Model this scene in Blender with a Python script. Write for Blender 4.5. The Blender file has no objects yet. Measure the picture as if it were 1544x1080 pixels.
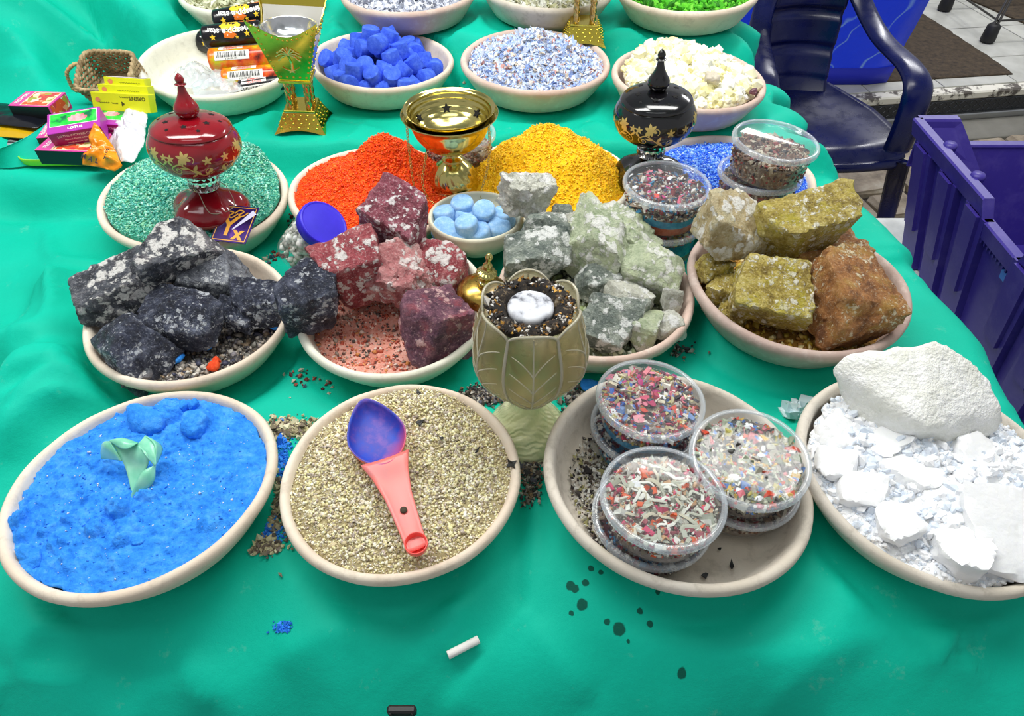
import bpy, bmesh, math
import numpy as np
from mathutils import Vector, Matrix, Euler

SC = bpy.context.scene
COL = SC.collection
PI = math.pi
R_ = math.radians

# ---------------------------------------------------------------- camera
CZ = 0.66                      # camera height above the table top (table top is z = 0)
FPX, PITCH = 1023.0, R_(45.9)  # focal length in pixels of a 1544 px wide frame, downward pitch
cam = bpy.data.cameras.new('camera')
cam.sensor_fit = 'HORIZONTAL'
cam.sensor_width = 36.0
cam.lens = FPX / 1544.0 * 36.0
cam.clip_start = 0.02
cam_o = bpy.data.objects.new('camera', cam)
COL.objects.link(cam_o)
cam_o.location = (0, 0, CZ)
cam_o.rotation_euler = (PI / 2 - PITCH, 0, 0)
SC.camera = cam_o

# ---------------------------------------------------------------- world, lamps, exposure
SC.view_settings.view_transform = 'Standard'
SC.view_settings.look = 'None'
SC.view_settings.gamma = 1.0
SC.view_settings.use_curve_mapping = False
SC.view_settings.exposure = 0.2
world = bpy.data.worlds.new('world')
SC.world = world
world.use_nodes = True
bg = world.node_tree.nodes['Background']
bg.inputs[0].default_value = (0.95, 0.975, 1.0, 1)
bg.inputs[1].default_value = 0.36


def area(name, loc, size, power, rot=(0, 0, 0), color=(1, 1, 1)):
    l = bpy.data.lights.new(name, 'AREA')
    l.shape = 'RECTANGLE'
    l.size, l.size_y = size
    l.energy = power
    l.color = color
    o = bpy.data.objects.new(name, l)
    COL.objects.link(o)
    o.location = loc
    o.rotation_euler = rot
    return o


area('fluorescent_lamp', (-0.75, 0.95, 1.55), (1.3, 0.35), 21, (0, 0, R_(8)), (1, 0.99, 0.96))
area('fluorescent_lamp', (0.55, 1.25, 1.65), (1.3, 0.35), 18, (0, 0, R_(-6)), (1, 0.99, 0.96))
area('fluorescent_lamp', (0.0, 0.15, 1.75), (1.4, 0.25), 3.2, (R_(12), 0, 0), (0.97, 0.99, 1))
area('fluorescent_lamp', (2.3, 3.5, 1.7), (1.2, 0.5), 42, (0, 0, 0), (1, 1, 1))

# ---------------------------------------------------------------- geometry helpers
_s, _c = math.sin(PITCH), math.cos(PITCH)


def at(u, v, z=None, y=None):
    """point of the world seen at pixel (u, v) that lies at height z or at distance y"""
    a, b = (u - 772.0) / FPX, (v - 540.0) / FPX
    d = np.array([a, _c - b * _s, -(_s + b * _c)])
    t = (z - CZ) / d[2] if z is not None else y / d[1]
    return np.array([0, 0, CZ]) + d * t


_T = np.random.RandomState(7).rand(32, 32, 32)


def vn(P):
    P = np.asarray(P, float)
    i = np.floor(P).astype(int)
    f = P - i
    f = f * f * (3 - 2 * f)
    i &= 31
    j = (i + 1) & 31
    x0, y0, z0, x1, y1, z1 = i[:, 0], i[:, 1], i[:, 2], j[:, 0], j[:, 1], j[:, 2]
    fx, fy, fz = f[:, 0], f[:, 1], f[:, 2]
    a = _T[x0, y0, z0] * (1 - fx) + _T[x1, y0, z0] * fx
    b = _T[x0, y1, z0] * (1 - fx) + _T[x1, y1, z0] * fx
    c = _T[x0, y0, z1] * (1 - fx) + _T[x1, y0, z1] * fx
    d = _T[x0, y1, z1] * (1 - fx) + _T[x1, y1, z1] * fx
    return (a * (1 - fy) + b * fy) * (1 - fz) + (c * (1 - fy) + d * fy) * fz - 0.5


def fbm(P, octs=4, gain=0.5):
    P = np.asarray(P, float)
    s, a = 0, 1.0
    for k in range(octs):
        s = s + a * vn(P * (2.03 ** k) + 11.3 * k)
        a *= gain
    return s


def sstep(a, b, x):
    t = np.clip((np.asarray(x, float) - a) / (b - a), 0, 1)
    return t * t * (3 - 2 * t)


def n2(x, y, f, seed=0.0, octs=3):
    x = np.asarray(x, float)
    y = np.asarray(y, float)
    sh = np.broadcast(x, y).shape
    P = np.stack([np.broadcast_to(x, sh).ravel() * f, np.broadcast_to(y, sh).ravel() * f, np.full(int(np.prod(sh)), seed + 0.37)], 1)
    return fbm(P, octs).reshape(sh)


class G:
    """a growing bag of vertices and faces with material slots"""

    def __init__(s):
        s.V, s.F, s.M, s.n = [], [], [], 0

    def add(s, V, F, m=0, M=None):
        V = np.asarray(V, float).reshape(-1, 3)
        if M is not None:
            A = np.array(M)
            V = V @ A[:3, :3].T + A[:3, 3]
        n = s.n
        if isinstance(F, np.ndarray):
            F = (F + n).tolist()
        else:
            F = [[i + n for i in f] for f in F]
        s.V.append(V)
        s.F += F
        s.M += [m] * len(F)
        s.n += len(V)
        return s

    def mesh(s, name, mats, smooth=True, angle=None):
        me = bpy.data.meshes.new(name)
        me.from_pydata(np.concatenate(s.V).tolist(), [], s.F)
        if not isinstance(mats, (list, tuple)):
            mats = [mats]
        for m in mats:
            me.materials.append(m)
        if len(mats) > 1:
            me.polygons.foreach_set('material_index', s.M)
        if smooth:
            me.polygons.foreach_set('use_smooth', [True] * len(s.F))
        me.update()
        if angle:
            me.set_sharp_from_angle(angle=R_(angle))
        return me

    def obj(s, name, mats, parent=None, smooth=True, angle=None, loc=None, rot=None):
        return link(name, s.mesh(name, mats, smooth, angle), parent, loc, rot)


def link(name, me, parent=None, loc=None, rot=None):
    o = bpy.data.objects.new(name, me)
    COL.objects.link(o)
    if parent is not None:
        o.parent = parent
    if loc is not None:
        o.location = loc
    if rot is not None:
        o.rotation_euler = rot
    return o


def tag(o, label=None, cat=None, group=None, kind=None):
    if label:
        o['label'] = label
    if cat:
        o['category'] = cat
    if group:
        o['group'] = group
    if kind:
        o['kind'] = kind
    return o


def thing(name, label, cat, loc=(0, 0, 0), rot=(0, 0, 0), group=None):
    o = bpy.data.objects.new(name, None)
    o.empty_display_size = 0.02
    COL.objects.link(o)
    o.location = loc
    o.rotation_euler = rot
    return tag(o, label, cat, group)


def kids(o):
    return [c for c in bpy.data.objects if c.parent == o]


def dup(root, loc, rot, label=None):
    def cp(o, par):
        c = o.copy()
        COL.objects.link(c)
        if par is not None:
            c.parent = par
        for ch in kids(o):
            cp(ch, c)
        return c
    r = cp(root, None)
    r.location = loc
    r.rotation_euler = rot
    if label:
        r['label'] = label
    return r


def grid_faces(nu, nv, wrap_u=False, wrap_v=False):
    """vertices indexed i * nv + j"""
    I, J = np.meshgrid(np.arange(nu if wrap_u else nu - 1), np.arange(nv if wrap_v else nv - 1), indexing='ij')
    I, J = I.ravel(), J.ravel()
    I2, J2 = (I + 1) % nu, (J + 1) % nv
    return np.stack([I * nv + J, I2 * nv + J, I2 * nv + J2, I * nv + J2], 1)


def lathe(prof, n=48, mod=None):
    """profile of (r, z) from bottom axis outwards; a vertex ring for each point; mod(theta, i, r, z) -> r, z"""
    prof = np.asarray(prof, float)
    th = np.arange(n) * 2 * PI / n
    r = np.repeat(prof[:, 0][None], n, 0)
    z = np.repeat(prof[:, 1][None], n, 0)
    if mod:
        r, z = mod(th[:, None], r, z)
    V = np.stack([r * np.cos(th)[:, None], r * np.sin(th)[:, None], z], 2).reshape(-1, 3)
    F = grid_faces(n, len(prof), True)
    return V, F


def resample(P, n, closed=False):
    P = np.asarray(P, float)
    if closed:
        P = np.vstack([P, P[:1]])
    d = np.r_[0, np.cumsum(np.linalg.norm(np.diff(P, axis=0), axis=1))]
    s = np.linspace(0, d[-1], n + (1 if closed else 0))
    Q = np.stack([np.interp(s, d, P[:, k]) for k in range(P.shape[1])], 1)
    return Q[:-1] if closed else Q


def spline(P, n=8):
    """Catmull-Rom through the points"""
    P = np.asarray(P, float)
    Q = np.vstack([2 * P[0] - P[1], P, 2 * P[-1] - P[-2]])
    out = []
    for k in range(len(P) - 1):
        p0, p1, p2, p3 = Q[k:k + 4]
        for t in np.arange(n) / n:
            out.append(0.5 * (2 * p1 + (p2 - p0) * t + (2 * p0 - 5 * p1 + 4 * p2 - p3) * t * t + (3 * p1 - p0 - 3 * p2 + p3) * t ** 3))
    out.append(P[-1])
    return np.array(out)


def tube(P, r, n=8, closed=False, cap=True, flat=1.0, up=None):
    P = np.asarray(P, float)
    m = len(P)
    r = np.broadcast_to(np.asarray(r, float), (m,))
    T = np.roll(P, -1, 0) - np.roll(P, 1, 0) if closed else np.gradient(P, axis=0)
    T /= np.linalg.norm(T, axis=1)[:, None] + 1e-12
    ups = np.asarray(up, float) if up is not None and np.ndim(up) == 2 else None
    N = np.array(up, float) if up is not None and ups is None else ups[0] if ups is not None else (np.array([0, 0, 1.0]) if abs(T[0][2]) < 0.9 else np.array([1.0, 0, 0]))
    th = np.arange(n) * 2 * PI / n
    V = []
    for k in range(m):
        N = ups[k] if ups is not None else N
        N = N - T[k] * (N @ T[k])
        N /= np.linalg.norm(N) + 1e-12
        Bv = np.cross(T[k], N)
        V.append(P[k] + r[k] * (np.cos(th)[:, None] * N * flat + np.sin(th)[:, None] * Bv))
        if up is not None and ups is None:
            N = np.array(up, float)
    V = np.concatenate(V)
    F = grid_faces(m, n, closed, True)[:, ::-1].tolist()
    if cap and not closed:
        F.append(list(range(n)))
        F.append([(m - 1) * n + k for k in range(n)][::-1])
    return V, F


def box(sx, sy, sz, b=0.0, c=(0, 0, 0)):
    """box with chamfered edges, centred on c"""
    x, y, z = sx / 2, sy / 2, sz / 2
    if b <= 0:
        V = [(i * x, j * y, k * z) for i in (-1, 1) for j in (-1, 1) for k in (-1, 1)]
        F = [[0, 1, 3, 2], [4, 6, 7, 5], [0, 4, 5, 1], [2, 3, 7, 6], [0, 2, 6, 4], [1, 5, 7, 3]]
        return np.array(V, float) + c, F
    V, idx = [], {}
    for i in (-1, 1):
        for j in (-1, 1):
            for k in (-1, 1):
                for a in range(3):
                    p = [i * (x - b), j * (y - b), k * (z - b)]
                    p[a] = (i * x, j * y, k * z)[a]
                    idx[i, j, k, a] = len(V)
                    V.append(p)
    F = []
    for a in range(3):
        o1, o2 = [q for q in range(3) if q != a]
        for s in (-1, 1):
            f = []
            for (p, q) in ((-1, -1), (1, -1), (1, 1), (-1, 1)):
                k = [0, 0, 0]
                k[a], k[o1], k[o2] = s, p, q
                f.append(idx[k[0], k[1], k[2], a])
            F.append(f)
        for p in (-1, 1):
            for q in (-1, 1):       # edge along axis a
                f = []
                for s, ax in ((-1, o1), (1, o1), (1, o2), (-1, o2)):
                    k = [0, 0, 0]
                    k[a], k[o1], k[o2] = s, p, q
                    f.append(idx[k[0], k[1], k[2], ax])
                F.append(f)
    for i in (-1, 1):
        for j in (-1, 1):
            for k in (-1, 1):
                F.append([idx[i, j, k, a] for a in range(3)])
    return fixn(np.array(V, float), F, c)


def fixn(V, F, c=(0, 0, 0)):
    G2 = []
    for f in F:
        a = V[f]
        n = np.cross(a[1] - a[0], a[2] - a[0])
        G2.append(f if n @ (a.mean(0)) >= 0 else f[::-1])
    return V + np.array(c, float), G2


_ico = {}


def ico(sub):
    if sub not in _ico:
        bm = bmesh.new()
        bmesh.ops.create_icosphere(bm, subdivisions=sub, radius=1)
        bm.verts.ensure_lookup_table()
        V = np.array([v.co[:] for v in bm.verts])
        F = np.array([[v.index for v in f.verts] for f in bm.faces])
        V /= np.linalg.norm(V, axis=1)[:, None]
        bm.free()
        _ico[sub] = V, F
    return _ico[sub]


def rock(dims, seed, sub=5, cuts=6, rough=0.045, p=30, jit=0.14, hull=None):
    """a broken block: soft intersection of jittered half-spaces, then fractures and grit"""
    rs = np.random.RandomState(seed)
    D, F = ico(sub)
    d = np.array(dims, float) / 2
    N, H = [], []
    for a in range(3):
        for s in (-1, 1):
            n = np.zeros(3)
            n[a] = s
            n += rs.randn(3) * jit
            n /= np.linalg.norm(n)
            N.append(n)
            H.append(d[a] * rs.uniform(0.9, 1.05))
    for k in range(cuts):
        n = rs.randn(3)
        n /= np.linalg.norm(n)
        N.append(n)
        H.append(np.sqrt(((n * d) ** 2).sum()) * rs.uniform(0.84, 1.04))
    if hull is not None:
        N, H = hull
    N, H = np.array(N), np.array(H)
    q = np.clip(D @ N.T, 0, None) / H
    r = (q ** p).sum(1) ** (-1.0 / p)
    P = D * r[:, None]
    m = d.mean()
    o = rs.rand(3) * 20
    big = fbm(P / m * 1.3 + o, 3)
    step = fbm(P / m * 3.1 + o + 5, 2)
    step = np.round(step * 7) / 7 * 0.7 + step * 0.3
    fine = fbm(P / m * 9 + o + 9, 3)
    P = P * (1 + rough * (1.2 * big + 2.2 * step + 1.3 * fine))[:, None]
    return P, F


def hull_rock(pts, seed, **kw):
    """a rock that fills the convex hull of the given world points; returns geometry about its centre, and the centre"""
    P = np.array(pts, float)
    bm = bmesh.new()
    for q in P:
        bm.verts.new(q)
    bmesh.ops.convex_hull(bm, input=bm.verts)
    c = np.mean([v.co[:] for v in bm.verts if v.link_faces], axis=0)
    N, H = [], []
    for f in bm.faces:
        n = np.array(f.normal[:])
        h = n @ (np.array(f.verts[0].co[:]) - c)
        if h < 0:
            n, h = -n, -h
        if np.linalg.norm(n) > 0.5 and h > 1e-5:
            N.append(n)
            H.append(h)
    bm.free()
    d = P.max(0) - P.min(0)
    V, F = rock(d, seed, hull=(N, H), **kw)
    return V, F, c


def rotm(e):
    return np.array(Euler(e).to_matrix())


def rand_rot(rs, n):
    q = rs.randn(n, 4)
    q /= np.linalg.norm(q, axis=1)[:, None]
    w, x, y, z = q.T
    return np.stack([1 - 2 * (y * y + z * z), 2 * (x * y - z * w), 2 * (x * z + y * w),
                     2 * (x * y + z * w), 1 - 2 * (x * x + z * z), 2 * (y * z - x * w),
                     2 * (x * z - y * w), 2 * (y * z + x * w), 1 - 2 * (x * x + y * y)], 1).reshape(n, 3, 3)


_OV = np.array([(1, 0, 0), (-1, 0, 0), (0, 1, 0), (0, -1, 0), (0, 0, 1), (0, 0, -1)], float)
_OF = np.array([(0, 2, 4), (2, 1, 4), (1, 3, 4), (3, 0, 4), (2, 0, 5), (1, 2, 5), (3, 1, 5), (0, 3, 5)])
_BV = np.array([(i, j, k) for i in (-1, 1) for j in (-1, 1) for k in (-1, 1)], float) * 0.75
_BF = np.array([(0, 1, 3), (0, 3, 2), (4, 6, 7), (4, 7, 5), (0, 4, 5), (0, 5, 1), (2, 3, 7), (2, 7, 6), (0, 2, 6), (0, 6, 4), (1, 5, 7), (1, 7, 3)])


def grains(P, size, seed, shape='oct', flat=1.0, jit=0.3, tiltmax=None):
    """one small angular body at every point of P"""
    rs = np.random.RandomState(seed)
    n = len(P)
    if shape == 'oct':
        tv, tf = _OV, _OF
    elif shape == 'box':
        tv, tf = _BV, _BF
    else:
        tv, tf = ico(1)
    k = len(tv)
    V = tv[None] * (1 + jit * rs.randn(n, k, 1)) * np.exp(rs.randn(n, 1, 3) * 0.22)
    V[:, :, 2] *= flat
    if tiltmax is None:
        Rm = rand_rot(rs, n)
    else:
        a = rs.rand(n) * 2 * PI
        t1, t2 = rs.randn(n) * tiltmax, rs.randn(n) * tiltmax
        Rm = np.stack([np.cos(a), -np.sin(a), t1, np.sin(a), np.cos(a), t2, -t1, -t2, np.ones(n)], 1).reshape(n, 3, 3)
    V = np.einsum('nij,nkj->nki', Rm, V) * np.broadcast_to(np.asarray(size, float), (n,))[:, None, None] + P[:, None]
    F = tf[None] + (np.arange(n) * k)[:, None, None]
    return V.reshape(-1, 3), F.reshape(-1, 3)


def text_geo(s, size=1.0, bold=0.0):
    cu = bpy.data.curves.new('lettering', 'FONT')
    cu.body = s
    cu.size = size
    cu.align_x = 'CENTER'
    cu.align_y = 'CENTER'
    cu.resolution_u = 2
    cu.offset = bold
    o = bpy.data.objects.new('lettering', cu)
    COL.objects.link(o)
    dg = bpy.context.evaluated_depsgraph_get()
    me = bpy.data.meshes.new_from_object(o.evaluated_get(dg))
    V = np.array([v.co[:] for v in me.vertices]).reshape(-1, 3)
    F = [list(p.vertices) for p in me.polygons]
    bpy.data.objects.remove(o)
    bpy.data.meshes.remove(me)
    bpy.data.curves.remove(cu)
    return V, F

# ---------------------------------------------------------------- materials
class NT:
    def __init__(s, name):
        s.m = bpy.data.materials.new(name)
        s.m.use_nodes = True
        s.t = s.m.node_tree
        s.b = s.t.nodes['Principled BSDF']
        s.out = s.t.nodes['Material Output']
        s._co = None

    def n(s, typ, ins=None, **kw):
        nd = s.t.nodes.new('ShaderNode' + typ)
        for k, v in kw.items():
            setattr(nd, k, v)
        for k, v in (ins or {}).items():
            s.put(nd.inputs[k], v)
        return nd

    def put(s, sock, v):
        if isinstance(v, bpy.types.NodeSocket):
            s.t.links.new(v, sock)
        elif isinstance(v, bpy.types.Node):
            s.t.links.new(v.outputs[0], sock)
        else:
            if isinstance(v, (tuple, list)) and len(v) == 3 and len(sock.default_value) == 4:
                v = tuple(v) + (1,)
            sock.default_value = v

    def co(s):
        if s._co is None:
            s._co = s.n('TexCoord').outputs['Object']
        return s._co

    def noise(s, scale, detail=4, rough=0.55, dist=0.0, co=None):
        return s.n('TexNoise', {'Vector': co or s.co(), 'Scale': scale, 'Detail': detail, 'Roughness': rough, 'Distortion': dist}).outputs[0]

    def voro(s, scale, feature='F1', out='Distance', rnd=1.0, co=None):
        v = s.n('TexVoronoi', {'Vector': co or s.co(), 'Scale': scale, 'Randomness': rnd}, feature=feature)
        return v.outputs[out]

    def ramp(s, fac, stops, interp='LINEAR'):
        r = s.n('ValToRGB', {0: fac})
        cr = r.color_ramp
        cr.interpolation = interp
        while len(cr.elements) < len(stops):
            cr.elements.new(0.5)
        for e, (p, c) in zip(cr.elements, stops):
            e.position = p
            e.color = tuple(c) + (1,) if len(c) == 3 else c
        return r.outputs[0]

    def thr(s, fac, a, b):
        return s.n('MapRange', {0: fac, 1: a, 2: b}).outputs[0]

    def mix(s, f, a, b, mode='MIX'):
        m = s.n('Mix', None, data_type='RGBA', blend_type=mode)
        s.put(m.inputs[0], f)
        s.put(m.inputs[6], a)
        s.put(m.inputs[7], b)
        return m.outputs[2]

    def math(s, op, a, b=0.0):
        return s.n('Math', {0: a, 1: b}, operation=op).outputs[0]

    def bump(s, h, strength, dist=0.002):
        s.put(s.b.inputs['Normal'], s.n('Bump', {'Height': h, 'Strength': strength, 'Distance': dist}).outputs[0])

    def set(s, **kw):
        for k, v in kw.items():
            s.put(s.b.inputs[k.replace('_', ' ')], v)
        return s


def srgb(r, g, b):
    f = lambda c: (c / 255 / 12.92) if c / 255 <= 0.04045 else ((c / 255 + 0.055) / 1.055) ** 2.4
    return (f(r), f(g), f(b))


_plain = {}


def plain(name, col, rough=0.5, metal=0.0, spot=0.0, **kw):
    if name in _plain:
        return _plain[name]
    m = NT(name)
    c = srgb(*col)
    if spot:
        m.set(Base_Color=m.ramp(m.noise(spot, 3), [(0.3, [q * 0.86 for q in c]), (0.7, [min(1, q * 1.1) for q in c])]))
    else:
        m.set(Base_Color=c)
    m.set(Roughness=rough, Metallic=metal, **kw)
    _plain[name] = m.m
    return m.m


def grain_mat(name, cols, rough=0.5, trans=0.0, spec=0.5, sub=0.0):
    """every loose piece takes its own colour from the list"""
    m = NT(name)
    g = m.n('NewGeometry').outputs['Random Per Island']
    k = len(cols)
    m.set(Base_Color=m.ramp(g, [(i / k, srgb(*c)) for i, c in enumerate(cols)], 'CONSTANT'), Roughness=rough)
    m.b.inputs['Specular IOR Level'].default_value = spec
    m.b.inputs['Transmission Weight'].default_value = trans
    if sub:
        m.b.inputs['Subsurface Weight'].default_value = sub
        m.b.inputs['Subsurface Radius'].default_value = (0.004, 0.004, 0.004)
    return m.m


def clay(name, base, blush, dirt, amt=0.5):
    m = NT(name)
    a = m.noise(9, 5)
    b = m.noise(60, 4, 0.7)
    c1 = m.ramp(a, [(0.35, srgb(*base)), (0.62, srgb(*blush))])
    c2 = m.mix(m.math('MULTIPLY', m.thr(b, 0.52, 0.72), amt), c1, srgb(*dirt))
    m.set(Base_Color=c2, Roughness=0.9)
    m.b.inputs['Specular IOR Level'].default_value = 0.2
    m.bump(b, 0.35, 0.002)
    return m.m


CLAY = [clay('pale_clay', (236, 226, 208), (226, 208, 188), (190, 176, 158)),
        clay('rosy_clay', (222, 202, 188), (206, 180, 166), (232, 224, 212)),
        clay('sandy_clay', (222, 214, 202), (208, 198, 182), (160, 150, 134)),
        clay('whitened_clay', (238, 238, 224), (226, 224, 206), (198, 197, 180)),
        clay('dusky_clay', (198, 178, 168), (178, 154, 144), (226, 212, 204))]


def rock_mat(name, dark, mid, light, fleck, fl_scale=55, fl_amt=0.5, big=14, stain=None, st_amt=0.0, rough=0.62):
    """fl_amt is the share of pale crystal patches"""
    m = NT(name)
    warp = m.n('VectorMath', {0: m.co(), 1: m.n('VectorMath', {0: m.n('TexNoise', {'Vector': m.co(), 'Scale': 90.0, 'Detail': 4.0, 'Roughness': 0.7}).outputs['Color'], 'Scale': 0.017}, operation='SCALE').outputs[0]}, operation='ADD').outputs[0]
    a = m.noise(big * 3.0, 8, 0.75)
    c = m.ramp(a, [(0.36, srgb(*dark)), (0.5, srgb(*mid)), (0.64, srgb(*light))])
    kk = None
    rgn = m.noise(big * 1.6, 3)
    for sc, am in ((fl_scale * 1.2, fl_amt), (fl_scale * 2.6, fl_amt * 0.7)):
        v = m.n('TexVoronoi', {'Vector': warp, 'Scale': float(sc)})
        pick = m.n('SeparateColor', {0: v.outputs['Color']}).outputs[0]
        k = m.math('MULTIPLY', m.thr(m.math('ADD', pick, m.math('MULTIPLY', m.math('SUBTRACT', rgn, 0.5), 1.7)), 1.0 - am, 1.04 - am), m.thr(v.outputs['Distance'], 0.60, 0.46))
        kk = k if kk is None else m.math('MAXIMUM', kk, k)
    c = m.mix(m.math('MULTIPLY', kk, 0.95), c, srgb(*fleck))
    g = m.noise(330, 4, 0.75)
    c = m.mix(m.thr(g, 0.56, 0.70), c, m.mix(0.6, c, srgb(*fleck)))
    c = m.mix(m.thr(g, 0.46, 0.34), c, m.mix(0.65, c, srgb(*dark)))
    if stain:
        c = m.mix(m.math('MULTIPLY', m.thr(m.noise(30, 5, 0.65), 0.5, 0.6), st_amt), c, srgb(*stain))
    pt = m.n('NewGeometry').outputs['Pointiness']
    c = m.mix(m.math('MULTIPLY', m.thr(pt, 0.53, 0.62), 0.45), c, srgb(*light))
    m.set(Base_Color=c, Roughness=rough)
    hb = m.math('ADD', m.math('ADD', m.noise(120, 8, 0.72), m.math('MULTIPLY', g, 0.35)), m.math('MULTIPLY', kk, 0.3))
    m.bump(hb, 1.0, 0.007)
    return m.m


def clear_mat(name, tint=(1, 1, 1), haze=0.06, rough=0.06, ior=1.45):
    """thin clear plastic: mostly see-through, glossy at grazing angles, a little milky"""
    m = NT(name)
    tr = m.n('BsdfTransparent', {0: tint})
    gl = m.n('BsdfGlossy', {0: (1, 1, 1), 'Roughness': rough})
    df = m.n('BsdfDiffuse', {0: (0.85, 0.9, 0.95)})
    fc = m.n('LayerWeight', {0: 0.5}).outputs['Facing']
    fr = m.n('Math', {0: m.math('POWER', fc, 4.0), 1: 0.6, 2: (ior - 1) ** 2 * 0.12}, operation='MULTIPLY_ADD')
    a = m.n('MixShader', {0: haze, 1: tr.outputs[0], 2: df.outputs[0]})
    b = m.n('MixShader', {0: fr.outputs[0], 1: a.outputs[0], 2: gl.outputs[0]})
    m.t.links.new(b.outputs[0], m.out.inputs[0])
    return m.m


CLEAR = clear_mat('clear_plastic', (0.97, 0.98, 0.99), 0.05)
CLEAR_RIM = clear_mat('frosted_plastic', (0.93, 0.96, 0.98), 0.26, 0.12, 1.6)
BAG = clear_mat('bag_plastic', (0.97, 0.98, 0.98), 0.3, 0.15, 1.5)

GLASS = NT('clear_glass').set(Base_Color=(1, 1, 1), Roughness=0.03, Transmission_Weight=1.0, IOR=1.45).m


def metal(name, col, rough=0.2, dirt=None, sc=30):
    m = NT(name)
    c = srgb(*col)
    if dirt:
        c = m.mix(m.thr(m.noise(sc, 4), 0.5, 0.7), c, srgb(*dirt))
    m.set(Base_Color=c, Metallic=1.0, Roughness=m.ramp(m.noise(60, 3), [(0.3, (rough * 0.7,) * 3), (0.7, (rough * 1.3,) * 3)]))
    return m.m


BRASS = metal('polished_brass', (216, 202, 128), 0.15)
GOLD = metal('gold_sheet', (226, 206, 84), 0.17)
OLD_BRASS = metal('burnt_brass', (206, 170, 84), 0.25, (96, 62, 40))
STEEL = metal('aluminium', (220, 222, 226), 0.22)
GOLDPRINT = NT('gold_print').set(Base_Color=srgb(222, 196, 120), Metallic=0.55, Roughness=0.4).m

# ---------------------------------------------------------------- where the clay bowls stand (rim centre, outer radius, lean)
#            x       y       r      zrim   leanx  leany  clay
BOWLS = {
    'A': (-0.3890, 0.4048, 0.1354, 0.050, -0.1, -3.2, 0),
    'B': (-0.1193, 0.4170, 0.1265, 0.050, 0.1, 0.6, 0),
    'C': (0.1765, 0.4189, 0.1405, 0.052, -3.0, -0.1, 2),
    'D': (0.4480, 0.4176, 0.1370, 0.052, -0.5, 3.0, 2),
    'E': (-0.4281, 0.6725, 0.1314, 0.052, -4.5, 1.5, 0),
    'F': (-0.1596, 0.6875, 0.1306, 0.052, -0.2, 3.8, 3),
    'G': (0.1148, 0.7117, 0.1350, 0.056, -0.8, 1.0, 1),
    'H': (0.3820, 0.7070, 0.1455, 0.076, -2.1, 0.3, 4),
    'I': (-0.5063, 0.9430, 0.1433, 0.058, -4.0, 2.5, 0),
    'J': (-0.2190, 0.9600, 0.1400, 0.056, -1.5, -0.2, 0),
    'K': (0.0614, 0.9986, 0.1400, 0.056, 0.7, -2.0, 3),
    'L': (0.3560, 0.9990, 0.1412, 0.060, 1.5, -2.0, 0),
    'M': (-0.5719, 1.3422, 0.1499, 0.108, -3.5, 2.7, 3),
    'N': (-0.2565, 1.3514, 0.1389, 0.106, -3.6, 0.1, 0),
    'O': (0.0454, 1.3280, 0.1426, 0.115, -1.4, 1.4, 1),
    'P': (0.3295, 1.2561, 0.1416, 0.114, -1.6, 0.8, 1),
    'Q': (-0.5720, 1.5900, 0.1450, 0.160, 0.0, 0.0, 3),
    'R': (-0.2205, 1.5700, 0.1454, 0.164, 0.4, 0.0, 1),
    'S': (0.0760, 1.5912, 0.1440, 0.164, -2.0, 0.2, 2),
    'T': (0.3723, 1.5605, 0.1487, 0.166, 1.5, -1.5, 0),
}
RIM = 0.050


def bframe(k):
    x, y, r, zr, tx, ty, c = BOWLS[k]
    e = (R_(ty), -R_(tx), 0)
    M = np.eye(4)
    M[:3, :3] = rotm(e)
    o = np.array([x, y, zr]) - M[:3, :3] @ np.array([0, 0, RIM])
    M[:3, 3] = o
    return M, tuple(o), e


def inb(k, x, y, z):
    M = bframe(k)[0]
    return M[:3, :3] @ np.array([x, y, z]) + M[:3, 3]


# ---------------------------------------------------------------- street, raised tiled floor, step
FZ = -0.75
PZ = -0.63
stone_m = NT('street_stone')
stone_m.set(Base_Color=stone_m.ramp(stone_m.noise(7, 6, 0.65), [(0.3, srgb(92, 80, 66)), (0.5, srgb(156, 142, 122)), (0.7, srgb(186, 178, 160))]), Roughness=0.7)
stone_m.bump(stone_m.noise(30, 5), 0.5, 0.01)
stone_m = stone_m.m
dirt_m = plain('joint_dirt', (62, 56, 52), 0.9, spot=12)
tile_m = NT('floor_tile')
tile_m.set(Base_Color=tile_m.ramp(tile_m.noise(6, 5, 0.6), [(0.3, srgb(168, 168, 160)), (0.7, srgb(206, 206, 198))]), Roughness=0.35)
tile_m = tile_m.m
g = G()
V, F = box(6, 6.0, 0.05, 0, (1.0, 2.0, FZ - 0.045))
g.add(V, F)
floor = tag(g.obj('floor', dirt_m, smooth=False), kind='structure')
V, F = box(6, 6.0, 0.05, 0, (1.0, 2.0, 2.35))
tag(G().add(V, F).obj('ceiling', plain('ceiling_paint', (226, 228, 226), 0.9), smooth=False), kind='structure')
ANG = R_(8.5)
OX = np.array([1.298, 2.737, 0])
EX, EY = np.array([math.cos(ANG), math.sin(ANG), 0]), np.array([-math.sin(ANG), math.cos(ANG), 0])


def lf(a, b, z):
    return OX + a * EX + b * EY + np.array([0, 0, z])


rs = np.random.RandomState(5)
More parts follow.
